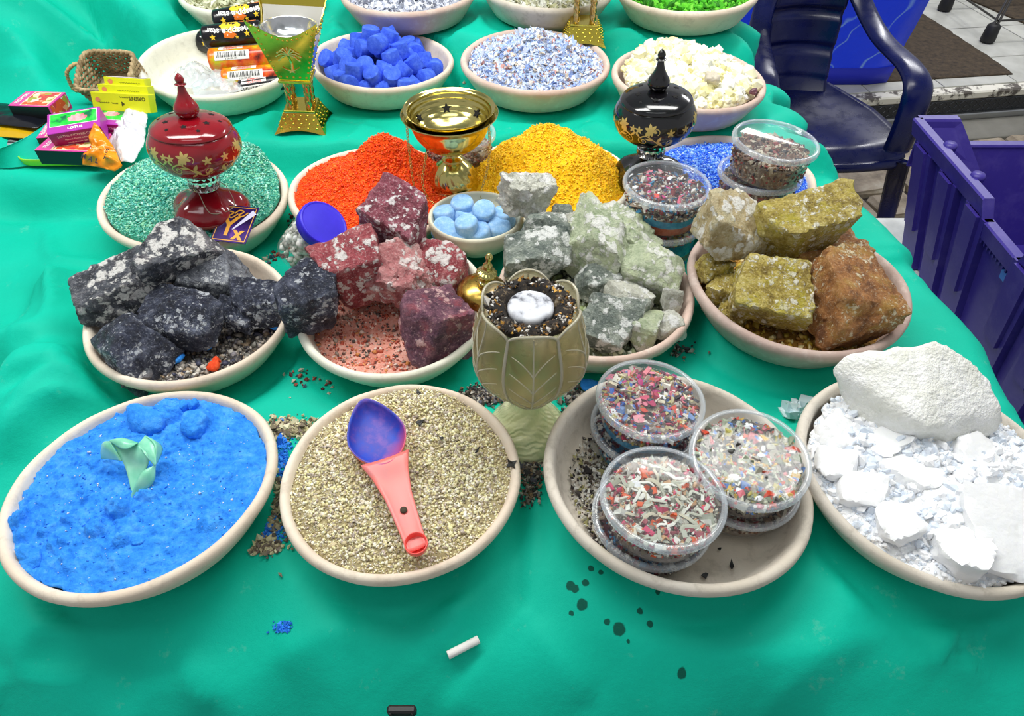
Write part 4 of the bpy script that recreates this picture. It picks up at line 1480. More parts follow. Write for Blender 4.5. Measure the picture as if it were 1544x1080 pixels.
put_rock(920, 486, 0.060, (0.070, 0.086, 0.052), (16, 8, -24), 'greengrey', 309, 'grey rock with white rim at the front of the green rock bowl', B3)
put_rock(945, 458, 0.062, (0.066, 0.050, 0.046), (0, 10, 30), 'white', 310, 'pale rock between the grey front rock and the mossy block', B3)
put_rock(969, 496, 0.052, (0.042, 0.056, 0.042), (0, 8, -14), 'green', 311, 'yellow green rock right of the grey front rock', B3)
put_rock(1006, 493, 0.050, (0.048, 0.032, 0.032), (0, 0, 10), 'white', 312, 'white speckled rock at the front right rim of the green bowl', B3, sub=4)
put_rock(1013, 455, 0.062, (0.030, 0.034, 0.014), (50, 14, 0), 'white', 313, 'smooth white chip near the right rim of the green bowl', B3, sub=4)
put_rock(848, 330, 0.080, (0.034, 0.034, 0.036), (0, 0, 0), 'greengrey', 314, 'small grey rock behind the small whitish rock', B3, sub=4)

B4 = 'yellow rocks in the right bowl'
put_rock(1101, 353, 0.128, (0.092, 0.072, 0.070), (14, 14, 18), 'cream', 401, 'cream and white rock at the back left of the yellow rocks', B4)
put_rock(1211, 342, 0.140, (0.128, 0.066, 0.076), (18, -8, 14), 'yellow', 402, 'long yellow block on top of the yellow rock pile', B4, jit=0.06, cuts=3)
put_rock(1163, 440, 0.100, (0.102, 0.080, 0.052), (22, 6, -12), 'yellow', 403, 'yellow block at the front middle of its bowl', B4, jit=0.06, cuts=3)
put_rock(1277, 445, 0.104, (0.096, 0.118, 0.074), (14, 12, 16), 'brown', 404, 'large brown block at the right of the yellow rocks', B4, jit=0.06, cuts=3)
put_rock(1240, 392, 0.090, (0.110, 0.080, 0.060), (6, 0, 24), 'brown', 405, 'brown rock half hidden under the long yellow block', B4)
put_rock(1072, 408, 0.084, (0.044, 0.040, 0.044), (0, 0, 20), 'yellow', 406, 'small lumpy yellow rock at the left rim', B4, rough=0.12, sub=4)
put_rock(1098, 440, 0.074, (0.046, 0.040, 0.040), (0, 0, -20), 'yellow', 407, 'second small yellow lump below the one at the left rim', B4, rough=0.12, sub=4)
put_rock(1108, 470, 0.062, (0.040, 0.036, 0.034), (0, 0, 50), 'yellow', 408, 'ochre lump at the front left of the yellow rocks', B4, rough=0.10, sub=4)
put_rock(1231, 474, 0.062, (0.040, 0.034, 0.040), (0, 0, 10), 'brown', 409, 'small ochre rock between the yellow and the brown block', B4, sub=4)
put_rock(1290, 497, 0.062, (0.060, 0.034, 0.026), (10, 4, 30), 'cream', 410, 'cream broken edge piece below the large brown block', B4, sub=4)

bigsalt = NT('white_rock_salt')
bigsalt.set(Base_Color=bigsalt.ramp(bigsalt.noise(26, 5, 0.65), [(0.3, srgb(226, 226, 214)), (0.55, srgb(246, 246, 242)), (0.8, srgb(252, 252, 252))]), Roughness=0.5, Subsurface_Weight=0.25)
bigsalt.b.inputs['Subsurface Radius'].default_value = (0.02, 0.02, 0.018)
bigsalt.bump(bigsalt.math('ADD', bigsalt.noise(60, 6, 0.7), bigsalt.noise(240, 3)), 0.6, 0.004)
HP = [at(*q[:2], z=q[2]) for q in ((1255, 556, .105), (1288, 533, .125), (1350, 530, .135), (1420, 517, .142), (1472, 552, .125), (1505, 605, .100), (1508, 640, .080), (1475, 668, .062), (1400, 671, .058), (1330, 656, .058), (1285, 625, .062), (1258, 582, .085), (1400, 590, .056), (1330, 585, .056), (1470, 620, .058), (1390, 640, .105))]
V, F, c = hull_rock(HP, 506, rough=0.036, p=26)
V = V * 1.06
tag(G().add(V, F).obj('rock', bigsalt.m, loc=tuple(c), angle=50), 'big white salt rock resting on the salt crystals', 'rock')
put_rock(1514, 808, 0.062, (0.076, 0.094, 0.022), (10, 4, -4), salt, 502, 'flat translucent salt slab at the right of the salt bowl', 'salt slabs in the salt bowl', 'salt', sub=4, jit=0.06)
for i, (u, v, w, h, sd) in enumerate(((1262, 655, 0.045, 0.04, 1), (1258, 700, 0.042, 0.040, 2), (1330, 670, 0.04, 0.05, 3), (1300, 740, 0.05, 0.04, 4), (1370, 715, 0.06, 0.05, 5), (1420, 760, 0.06, 0.05, 6), (1350, 790, 0.045, 0.04, 7), (1450, 830, 0.05, 0.05, 8), (1480, 700, 0.06, 0.06, 9))):
    put_rock(u, v, 0.062, (w, h, 0.022), (12 * math.sin(sd), 10 * math.cos(sd * 2), sd * 40), salt, 510 + i,
             ['salt chunk nearest the left rim under the big rock', 'salt chunk at the far left rim of the salt bowl', 'salt chunk just below the left end of the big rock', 'salt chunk at the front left of the salt bowl', 'salt chunk under the middle of the big rock', 'salt chunk left of the flat slab', 'salt chunk near the front rim of the salt bowl', 'salt chunk at the lower left corner of the flat slab', 'salt chunk behind the flat slab'][i], 'salt chunks in the salt bowl', 'salt', sub=4)

# ---------------------------------------------------------------- incense burners with a painted ball
def spiral(cx, cy, r0, a0, turns, sgn=1, n=26):
    t = np.linspace(0, 1, n)
    a = a0 + sgn * turns * 2 * PI * t
    r = r0 * (1 - 0.85 * t)
    return np.stack([cx + r * np.cos(a), cy + r * np.sin(a)], 1)


def ribbon2(P, w):
    P = np.asarray(P, float)
    T = np.gradient(P, axis=0)
    T /= np.linalg.norm(T, axis=1)[:, None] + 1e-12
    N = np.stack([-T[:, 1], T[:, 0]], 1)
    w = np.broadcast_to(np.asarray(w, float), (len(P),))[:, None]
    V = np.stack([P + N * w, P - N * w], 1).reshape(-1, 2)
    F = [[2 * i, 2 * i + 1, 2 * i + 3, 2 * i + 2] for i in range(len(P) - 1)]
    return V, F


def leaf2(x, y, a, L, w, n=9):
    t = np.linspace(0, 1, n)
    P = np.stack([x + L * t * math.cos(a), y + L * t * math.sin(a)], 1)
    return ribbon2(P, w * np.sin(PI * np.clip(t, 0.02, 0.98)) ** 0.8)


def motif():
    out = []
    s1 = spline([(-0.028, -0.012), (-0.018, -0.018), (-0.006, -0.014), (0.004, -0.004), (0.016, 0.004), (0.026, 0.0)], 6)
    out.append(ribbon2(s1, np.linspace(0.0005, 0.0011, len(s1))))
    out.append(ribbon2(spiral(-0.022, -0.009, 0.007, -1.2, 1.2), 0.0006))
    out.append(ribbon2(spiral(0.021, -0.006, 0.008, 1.0, 1.3, -1), 0.0006))
    out.append(ribbon2(spiral(0.002, 0.012, 0.006, -2.0, 1.1, -1), 0.0005))
    for x, y, a, L, w in ((-0.016, -0.018, 2.2, 0.012, 0.0022), (-0.010, -0.016, 0.9, 0.014, 0.0024), (0.0, -0.009, 2.0, 0.014, 0.0024), (0.006, -0.003, 0.2, 0.012, 0.002), (0.012, 0.003, 1.5, 0.010, 0.002), (0.018, 0.004, 2.4, 0.012, 0.0022), (-0.004, -0.013, -0.7, 0.012, 0.002), (-0.024, -0.014, 1.4, 0.010, 0.002), (0.026, 0.001, 0.8, 0.010, 0.0018)):
        out.append(leaf2(x, y, a, L, w))
    for cx, cy, L, k in ((0.010, 0.014, 0.010, 6), (-0.020, 0.008, 0.007, 5), (0.028, 0.012, 0.006, 5)):
        for i in range(k):
            out.append(leaf2(cx, cy, i * 2 * PI / k + 0.3, L, L * 0.24))
    return out


MOT = motif()


def star2(r, k=5, inner=0.42, a0=PI / 2):
    return np.array([[(r if i % 2 == 0 else r * inner) * math.cos(a0 + i * PI / k), (r if i % 2 == 0 else r * inner) * math.sin(a0 + i * PI / k)] for i in range(2 * k)])


BALL = [(0.0155, 0.074), (0.032, 0.0765), (0.046, 0.0835), (0.056, 0.0935), (0.0615, 0.104), (0.063, 0.113), (0.0615, 0.123), (0.0575, 0.131), (0.0535, 0.1365), (0.0515, 0.1372)]
LID = [(0.0515, 0.1365), (0.0545, 0.1372), (0.0545, 0.1392), (0.0505, 0.1440), (0.041, 0.1490), (0.028, 0.1525), (0.014, 0.1545), (0, 0.155)]


def burner(name, label, loc, rot, body, tagged=False):
    t = thing(name, label, 'incense burner', loc, rot, None)
    lob = lambda th, r, z: (r * (1 + 0.05 * np.cos(5 * th) * sstep(0.05, 0.03, z) + 0.02 * np.cos(3 * th + 1)), z + 0.003 * np.cos(5 * th) * sstep(0.02, 0.05, r) * sstep(0.001, 0.01, z))
    V, F = lathe(resample([(0, 0), (0.047, 0), (0.053, 0.003), (0.0555, 0.010), (0.053, 0.018), (0.045, 0.028), (0.034, 0.036), (0.023, 0.0415), (0.0165, 0.046), (0, 0.046)], 34), 72, lob)
    G().add(V, F).obj('base', body, t)
    fac = lambda th, r, z: (r * (1 + 0.035 * np.cos(14 * th + z * 500)), z)
    V, F = lathe([(0, 0.0455), (0.016, 0.0455), (0.021, 0.049), (0.0225, 0.054), (0.0215, 0.060), (0.0225, 0.064), (0.019, 0.068), (0, 0.068)], 84, fac)
    tag(G().add(V, F).obj('glass_neck', GLASS, t, smooth=True, angle=30), 'clear faceted glass neck')
    V, F = lathe([(0, 0.0675), (0.0155, 0.0675), (0.0175, 0.070), (0.0165, 0.0755), (0, 0.0755)], 40)
    G().add(V, F).obj('collar', body, t)
    pr_ = spline(BALL, 5)
    V, F = lathe(np.r_[[(0, 0.074)], pr_, [(0, 0.1372)]], 80)
    ball = G().add(V, F).obj('ball', body, t, angle=50)
    zs, rs_ = pr_[:, 1], pr_[:, 0]
    g = G()
    for k in range(6):
        for P, F in MOT:
            sgn = 1 if k % 2 else -1
            z = 0.1075 + P[:, 1] * 0.92
            rr = np.interp(z, zs, rs_) + 0.0003
            th = k * PI / 3 + 0.35 + sgn * P[:, 0] / 0.063
            V = np.stack([rr * np.cos(th), rr * np.sin(th), z], 1)
            g.add(V, F if sgn > 0 else [f[::-1] for f in F])
    tag(g.obj('floral_painting', GOLDPRINT, ball, smooth=False), 'gold painted scrolling flowers')
    V, F = lathe(spline(LID, 4), 80)
    lid = G().add(V, F).obj('lid', body, t, angle=50)
    g = G()
    lp = spline(LID, 6)
    lr, lz = lp[::-1, 0], lp[::-1, 1]
    for i in range(6):
        for q, sz in ((0.031, 0.0052), (0.041, 0.0034)):
            a = i * PI / 3 + (0.2 if sz > 0.005 else 0.7)
            st = star2(sz, 5, 0.5)
            x = q * math.cos(a) + st[:, 0]
            y = q * math.sin(a) + st[:, 1]
            z = np.interp(np.hypot(x, y), lr, lz) + 0.0004
            zc = np.interp(q, lr, lz) + 0.0004
            V = np.r_[[[q * math.cos(a), q * math.sin(a), zc]], np.stack([x, y, z], 1)]
            g.add(V, [[0, 1 + j, 1 + (j + 1) % 10] for j in range(10)])
    g.obj('vent_holes', plain('hole_black', (6, 5, 6), 0.9), lid, smooth=False)
    V, F = lathe(spline([(0.009, 0.1535), (0.013, 0.157), (0.0165, 0.1635), (0.0155, 0.170), (0.0105, 0.178), (0.0068, 0.186), (0.005, 0.1935), (0.0046, 0.197), (0.0078, 0.1985), (0.0048, 0.2005), (0.006, 0.2045), (0.0045, 0.209), (0.0004, 0.2135)], 4), 28)
    G().add(V, F).obj('finial', body, t)
    return t


def lacquer(name, col, col2):
    m = NT(name)
    m.set(Base_Color=m.ramp(m.noise(20, 3), [(0.35, srgb(*col)), (0.7, srgb(*col2))]), Roughness=0.14)
    m.b.inputs['Coat Weight'].default_value = 0.6
    m.b.inputs['Coat Roughness'].default_value = 0.06
    return m.m


red_b = burner('red_burner', 'dark red lacquered burner with gold flowers standing in green crystals', (-0.462, 0.885, 0.0625), (R_(-3), R_(6), R_(25)), lacquer('red_lacquer', (122, 8, 22), (146, 14, 28)))
black_b = burner('black_burner', 'black lacquered burner with gold flowers standing by the blue crystals', (0.224, 0.992, 0.0585), (0, R_(-2.5), R_(5)), lacquer('black_lacquer', (8, 7, 10), (14, 12, 16)))

# square tag hanging from the red burner
tg = G()
V, F = box(0.060, 0.062, 0.0012, 0.0003)
tg.add(V, F)
Mr = np.eye(4)
Mr[:3, :3] = rotm(tuple(red_b.rotation_euler))
Mr[:3, 3] = red_b.location
Minv = np.linalg.inv(Mr)
tp = at(354, 338, z=0.079)
Wm = np.eye(4)
Wm[:3, :3] = rotm((R_(24), R_(-4), R_(-15)))
Wm[:3, 3] = tp
Lm = Matrix((Minv @ Wm).tolist())
tagm = NT('tag_print')
tagm.set(Base_Color=tagm.ramp(tagm.noise(24, 3, co=None), [(0.35, srgb(26, 16, 52)), (0.6, srgb(66, 36, 120)), (0.8, srgb(150, 90, 200))]), Roughness=0.2)
to = tg.obj('tag', tagm.m, red_b, smooth=False)
to.matrix_local = Lm
to['label'] = 'square dark purple tag with gold lettering and frame'
g = G()
for P in ([(-0.027, -0.028), (0.027, -0.028), (0.027, 0.028), (-0.027, 0.028), (-0.027, -0.028)],):
    for i in range(4):
        V2, F = ribbon2([P[i], P[i + 1]], 0.0006)
        g.add(np.c_[V2, np.full(len(V2), 0.0009)], F)
for s, size, x, y, b in (('Y', 0.046, -0.008, -0.006, 0.0008), ('x', 0.030, 0.012, -0.016, 0.0012)):
    V, F = text_geo(s, size, b)
    g.add(np.c_[V[:, 0] + x, V[:, 1] + y, np.full(len(V), 0.0010)], F)
for sx, sy in ((-0.012, 0.016), (0.004, 0.019)):
    c = spline([(sx - 0.010, sy - 0.002), (sx - 0.004, sy + 0.004), (sx + 0.004, sy + 0.002), (sx - 0.002, sy - 0.004), (sx + 0.004, sy - 0.006), (sx + 0.012, sy + 0.001)], 6)
    V2, F = ribbon2(c, 0.0011)
    g.add(np.c_[V2, np.full(len(V2), 0.0010)], F)
tag(g.obj('lettering', plain('tag_gold', (236, 168, 60), 0.35), to, smooth=False), 'gold letters and frame line')
V2, F = ribbon2([(0.0, -0.010), (0.026, 0.022)], np.array([0.001, 0.005]))
tag(G().add(np.c_[V2, np.full(len(V2), 0.0011)], F).obj('light_streak', plain('tag_white', (226, 222, 250), 0.3), to, smooth=False), 'pale diagonal streak')
# thread
p0 = (Mr @ np.array([0.018, -0.012, 0.050, 1]))[:3]
p1 = tp + Wm[:3, :3] @ np.array([-0.012, 0.028, 0.001])
pm = np.array([at(300, 316, z=0.10), at(318, 322, z=0.094)])
W_ = spline([(Mr @ np.array([-0.02, 0.0, 0.052, 1]))[:3], (Mr @ np.array([-0.012, -0.022, 0.053, 1]))[:3], pm[1], p1, (Mr @ np.array([0.03, -0.02, 0.05, 1]))[:3], (Mr @ np.array([0.022, 0.0, 0.053, 1]))[:3]], 8)
V, F = tube(np.c_[W_, np.ones(len(W_))] @ Minv[:3].T, 0.0006, 6)
G().add(V, F).obj('tag_string', plain('string', (160, 150, 130), 0.7), red_b)

# ---------------------------------------------------------------- brass censer with chains
cs = thing('brass_censer', 'polished brass footed censer with hanging chains between orange and yellow powder', 'censer', (-0.094, 0.974, 0.058))
flute = lambda th, r, z: (r * (1 + 0.014 * np.cos(18 * th + z * 260) * sstep(0.014, 0.02, z) * sstep(0.040, 0.032, z)), z)
V, F = lathe(spline([(0.0, 0.0), (0.039, 0.0), (0.0405, 0.003), (0.0385, 0.007), (0.0375, 0.011), (0.0395, 0.014), (0.0385, 0.020), (0.035, 0.028), (0.028, 0.038), (0.019, 0.046), (0.0155, 0.049), (0.0165, 0.051), (0.0105, 0.055), (0.0085, 0.059), (0.0105, 0.064)], 4), 144, flute)
G().add(V, F).obj('foot', BRASS, cs)
V, F = lathe(spline([(0.009, 0.0635), (0.026, 0.0685), (0.042, 0.079), (0.054, 0.094), (0.060, 0.108), (0.0635, 0.118), (0.0725, 0.1255), (0.0738, 0.1268), (0.0732, 0.1280)], 5) , 96)
V2, F2 = lathe(spline([(0.0732, 0.1280), (0.066, 0.1235), (0.061, 0.116), (0.0575, 0.106), (0.051, 0.094), (0.040, 0.083), (0.022, 0.0755), (0.0, 0.0745)], 4), 96)
gb = G().add(V, F).add(V2, F2)
cb = gb.obj('bowl', BRASS, cs)
# inner perforated cup with its own rim
ic = spline([(0.0, 0.0885), (0.022, 0.0895), (0.034, 0.094), (0.046, 0.103), (0.055, 0.114), (0.0605, 0.124), (0.0635, 0.1310), (0.0675, 0.1345), (0.0685, 0.1350), (0.0680, 0.1338)], 5)
ridges = lambda th, r, z: (r + 0.0006 * np.sin(z * 900) * sstep(0.095, 0.1, z), z)
V, F = lathe(ic, 96, ridges)
cup = G().add(V, F[:, ::-1]).obj('inner_cup', BRASS, cs)
g = G()
for i in range(6):
    a = i * PI / 3 + R_(40)
    st = star2(0.0088, 5, 0.45)
    zz = 0.110 + st[:, 1] * 0.75
    rr = np.interp(zz, ic[:, 1], ic[:, 0]) - 0.0012
    th = a + st[:, 0] / 0.052
    V = np.stack([rr * np.cos(th), rr * np.sin(th), zz], 1)
    rc = np.interp(0.110, ic[:, 1], ic[:, 0]) - 0.0012
    g.add(np.r_[[[rc * math.cos(a), rc * math.sin(a), 0.110]], V], [[0, 1 + j, 1 + (j + 1) % 10] for j in range(10)])
tag(g.obj('star_holes', plain('hole_black', (6, 5, 6), 0.9), cup, smooth=False), 'star shaped holes')


def chain(name, P, mat, parent, r=0.0027, w=0.00055):
    P = resample(P, 400)
    L = np.r_[0, np.cumsum(np.linalg.norm(np.diff(P, axis=0), axis=1))]
    n = int(L[-1] / (r * 1.55))
    g = G()
    th = np.linspace(0, 2 * PI, 12, endpoint=False)
    for i in range(n):
        s = (i + 0.5) * L[-1] / n
        c = np.array([np.interp(s, L, P[:, k]) for k in range(3)])
        c2 = np.array([np.interp(s + 1e-3, L, P[:, k]) for k in range(3)])
        T = c2 - c
        T /= np.linalg.norm(T) + 1e-9
        A = np.cross(T, [0.3, 1, 0.1])
        A /= np.linalg.norm(A)
        Bv = np.cross(T, A)
        X = A * math.cos(0.4 + (i % 2) * PI / 2) + Bv * math.sin(0.4 + (i % 2) * PI / 2)
        ring = c + r * (np.cos(th)[:, None] * T * 1.15 + 0.75 * np.sin(th)[:, None] * X)
        V, F = tube(ring, w, 5, closed=True)
        g.add(V, F)
    return g.obj(name, mat, parent)


chain('chain', spline([(-0.060, -0.040, 0.126), (-0.0605, -0.0415, 0.09), (-0.060, -0.043, 0.04), (-0.056, -0.046, 0.010), (-0.044, -0.060, 0.004), (-0.030, -0.066, 0.003)], 10), BRASS, cs)
chain('chain', spline([(-0.038, -0.020, 0.072), (-0.040, -0.030, 0.06), (-0.046, -0.036, 0.035), (-0.040, -0.050, 0.012), (-0.024, -0.062, 0.006), (-0.006, -0.066, 0.004)], 10), BRASS, cs)
chain('chain', spline([(0.060, -0.036, 0.126), (0.0605, -0.038, 0.09), (0.055, -0.040, 0.05), (0.048, -0.044, 0.026), (0.046, -0.052, 0.012)], 10), BRASS, cs)

# ---------------------------------------------------------------- glass leaf burner
lg = NT('amber_glass')
lg.set(Base_Color=lg.ramp(lg.noise(26, 4), [(0.3, srgb(206, 196, 164)), (0.7, srgb(234, 228, 204))]), Roughness=0.06, Transmission_Weight=1.0, IOR=1.22)
lg.bump(lg.noise(70, 4), 0.3, 0.003)
_tr = lg.n('BsdfTransparent', {0: (0.93, 0.90, 0.80, 1)})
_tl = lg.n('BsdfTranslucent', {0: srgb(236, 228, 202) + (1,)})
_m1 = lg.n('MixShader', {0: 0.42, 1: _tr.outputs[0], 2: _tl.outputs[0]})
_m2 = lg.n('MixShader', {0: 0.34, 1: _m1.outputs[0], 2: lg.b.outputs[0]})
lg.t.links.new(_m2.outputs[0], lg.out.inputs[0])
vein = NT('leaf_vein_glass').set(Base_Color=srgb(214, 208, 184), Roughness=0.12, Transmission_Weight=0.4).m
bg_ = NT('pale_glass')
bg_.set(Base_Color=srgb(240, 238, 200), Roughness=0.08)
bg_.b.inputs['Coat Weight'].default_value = 0.5
bg_.bump(bg_.n('TexWave', {'Vector': bg_.co(), 'Scale': 60.0, 'Distortion': 9.0, 'Detail': 2.0}).outputs[1], 0.4, 0.003)
_t = bg_.n('BsdfTransparent', {0: (0.94, 0.95, 0.72, 1)})
_mx = bg_.n('MixShader', {0: 0.62, 1: _t.outputs[0], 2: bg_.b.outputs[0]})
bg_.t.links.new(_mx.outputs[0], bg_.out.inputs[0])
bg_ = bg_.m
lt = thing('glass_leaf_burner', 'olive amber glass burner shaped like a leaf bud with charred dish', 'incense burner', (0.019, 0.515, 0.0), (0, 0, R_(-88)))
swirl = lambda th, r, z: (r, z + 0.0016 * np.sin(6 * th + r * 420) * sstep(0.012, 0.02, r) * sstep(0.046, 0.040, r) * (z > 0.003))
V, F = lathe(spline([(0, 0), (0.046, 0), (0.049, 0.003), (0.047, 0.010), (0.039, 0.022), (0.029, 0.032), (0.020, 0.041), (0.0150, 0.050), (0.0145, 0.066), (0.019, 0.079), (0, 0.080)], 6), 120, swirl)
G().add(V, F).obj('glass_base', bg_, lt)
LP = spline([(0.014, 0.078), (0.026, 0.080), (0.036, 0.088), (0.048, 0.106), (0.0575, 0.128), (0.0605, 0.148), (0.058, 0.168), (0.0525, 0.186), (0.0485, 0.202), (0.0485, 0.214)], 5)
lr_, lz_ = LP[:, 0], LP[:, 1]
ls = np.linspace(0, 1, len(LP))
NP = 6


def petal_pt(k, u, v, off=0.0):
    """u in -1..1 across, v 0..1 upwards"""
    top = 0.955 - 0.11 * np.abs(u) ** 2.0
    s = v * top
    r = np.interp(s, ls, lr_) * (1 + 0.10 * (1 - u * u) - 0.03) + off
    z = np.interp(s, ls, lz_)
    th = (k + 0.5 * u) * 2 * PI / NP
    return np.stack([r * np.cos(th), r * np.sin(th), z], -1)


for k in range(NP):
    u, v = np.meshgrid(np.linspace(-1, 1, 19), np.linspace(0, 1, 26), indexing='ij')
    P = petal_pt(k, u, v)
    V, F = sheet(P[:, ::1], 0.0028, 'petal')
    pet = G().add(V, F).obj('petal', lg.m, lt)
    g = G()
    vv = np.linspace(0.06, 0.97, 16)
    V, F = tube(petal_pt(k, 0 * vv, vv, 0.0004), np.linspace(0.0016, 0.0008, 16), 6)
    g.add(V, F)
    for j in range(5):
        for s in (-1, 1):
            t = np.linspace(0, 1, 8)
            V, F = tube(petal_pt(k, s * 0.78 * t, 0.16 + j * 0.13 + 0.17 * t ** 0.8, 0.0003), np.linspace(0.0010, 0.0005, 8), 5)
            g.add(V, F)
    u2 = np.linspace(-1, 1, 21)
    edge = np.r_[petal_pt(k, np.full(14, -0.985), np.linspace(0.1, 1, 14), 0.0002), petal_pt(k, u2[1:-1], np.ones(19), 0.0), petal_pt(k, np.full(14, 0.985), np.linspace(1, 0.1, 14), 0.0002)]
    V, F = tube(edge, 0.0015, 6)
    g.add(V, F)
    tag(g.obj('veins', vein, pet), 'raised pale leaf veins and edge')
soot = NT('charred_dish')
soot.set(Base_Color=soot.ramp(soot.noise(90, 5, 0.7), [(0.4, srgb(16, 13, 12)), (0.56, srgb(44, 36, 30)), (0.66, srgb(120, 104, 80)), (0.8, srgb(190, 184, 174))]), Roughness=0.9)
soot.bump(soot.noise(160, 4), 0.8, 0.003)
V, F = lathe([(0, 0.190), (0.040, 0.192), (0.044, 0.198), (0.0445, 0.2015), (0.042, 0.2055), (0.033, 0.2065), (0.027, 0.203), (0.025, 0.198), (0, 0.197)], 60, lambda th, r, z: (r * (1 + 0.02 * np.cos(7 * th)), z + 0.0012 * np.cos(9 * th + 1) * (r > 0.02)))
G().add(V, F).obj('dish', soot.m, lt)
rs = np.random.RandomState(77)
n = 700
a, q = rs.rand(n) * 2 * PI, rs.uniform(0.031, 0.0455, n)
GV, GF = grains(np.stack([q * np.cos(a), q * np.sin(a), 0.2055 - 0.0012 * (q > 0.041) + 0.0005 * rs.randn(n)], 1), 0.0014 * np.exp(rs.randn(n) * 0.4), 3)
tag(G().add(GV, GF).obj('burnt_resin', grain_mat('burnt_resin', [(30, 22, 16), (52, 36, 22), (150, 104, 40), (200, 150, 60), (24, 20, 20), (190, 184, 176), (90, 66, 40), (40, 34, 32), (206, 204, 200)], 0.6), lt, smooth=False), 'crusty burnt resin bits', kind='stuff')
ash = NT('white_ash')
ash.set(Base_Color=ash.ramp(ash.noise(60, 4), [(0.34, srgb(60, 62, 72)), (0.44, srgb(196, 198, 206)), (0.7, srgb(240, 242, 246))]), Roughness=0.9)
V, F = lathe([(0, 0.197), (0.024, 0.1965), (0.0235, 0.2045), (0.020, 0.2070), (0.010, 0.2080), (0, 0.2080)], 40)
V[:, 2] += 0.0018 * fbm(V * 220, 3) * (V[:, 2] > 0.2)
tag(G().add(V, F).obj('ash', ash.m, lt), 'white ash disc in the middle')

# small brass lid lying on the maroon rock bowl
bl = thing('brass_cover', 'small tarnished brass dome lid with finial beside the glass leaf burner', 'lid', (-0.0385, 0.700, 0.062), (R_(4), R_(8), 0))
V, F = lathe(spline([(0.0345, 0.0), (0.036, 0.001), (0.0355, 0.004), (0.031, 0.011), (0.023, 0.017), (0.013, 0.0205), (0, 0.0215)], 5), 60)
d = G().add(V, F).obj('dome', OLD_BRASS, bl)
g = G()
for i in range(5):
    a = i * 2 * PI / 5 + R_(-112)
    P = np.array([[0.011, 0.0], [0.020, 0.0042], [0.029, 0.0], [0.020, -0.0042]])
    x = P[:, 0] * math.cos(a) - P[:, 1] * math.sin(a)
    y = P[:, 0] * math.sin(a) + P[:, 1] * math.cos(a)
    z = np.interp(np.hypot(x, y), [0, 0.013, 0.023, 0.031], [0.0215, 0.0205, 0.017, 0.011]) + 0.0006
    g.add(np.stack([x, y, z], 1), [[0, 1, 2, 3]])
g.obj('slots', plain('hole_black', (6, 5, 6), 0.9), d, smooth=False)
rib = lambda th, r, z: (r * (1 + 0.05 * np.cos(16 * th) * (z > 0.030) * (z < 0.046)), z)
V, F = lathe(spline([(0.0, 0.021), (0.0095, 0.021), (0.0095, 0.024), (0.007, 0.026), (0.0075, 0.031), (0.013, 0.037), (0.0135, 0.040), (0.0075, 0.044), (0.0055, 0.048), (0.0065, 0.052), (0.004, 0.056), (0.0032, 0.061), (0.005, 0.066), (0.003, 0.071), (0, 0.073)], 3), 64, rib)
G().add(V, F).obj('finial', BRASS, bl)

WLIN = plain('whitish_liner', (222, 220, 212), 0.4, 0.3)
# ---------------------------------------------------------------- gold square burners with palm emblem
gs_ = thing('gold_square_burner', 'gold studded square burner with palm tree emblem between two bowls', 'incense burner', (-0.384, 1.186, 0.060), (0, R_(4), R_(3)))
Wb, Wt, Z0, ZD, ZT = 0.050, 0.114, 0.090, 0.172, 0.200
studs = lambda pts, r: None


def stud(g, P, nrm, r):
    D, F = ico(2)
    keep = D[:, 2] > -0.1
    nrm = np.array(nrm, float) / np.linalg.norm(nrm)
    A = np.cross(nrm, [0.1, 0.2, 1.0])
    A /= np.linalg.norm(A)
    Bv = np.cross(nrm, A)
    V = (D[:, :1] * A + D[:, 1:2] * Bv + D[:, 2:] * nrm * 0.6) * r + P
    g.add(V, F)


def face_pt(s, z, side, off=0.0):
    """s in -1..1 across a face of the cup"""
    h = (z - Z0) / (ZT - Z0)
    w = Wb / 2 + (Wt - Wb) / 2 * h
    p = np.array([s * w, -w - off, z])
    a = side * PI / 2
    return np.array([p[0] * math.cos(a) - p[1] * math.sin(a), p[0] * math.sin(a) + p[1] * math.cos(a), p[2]])


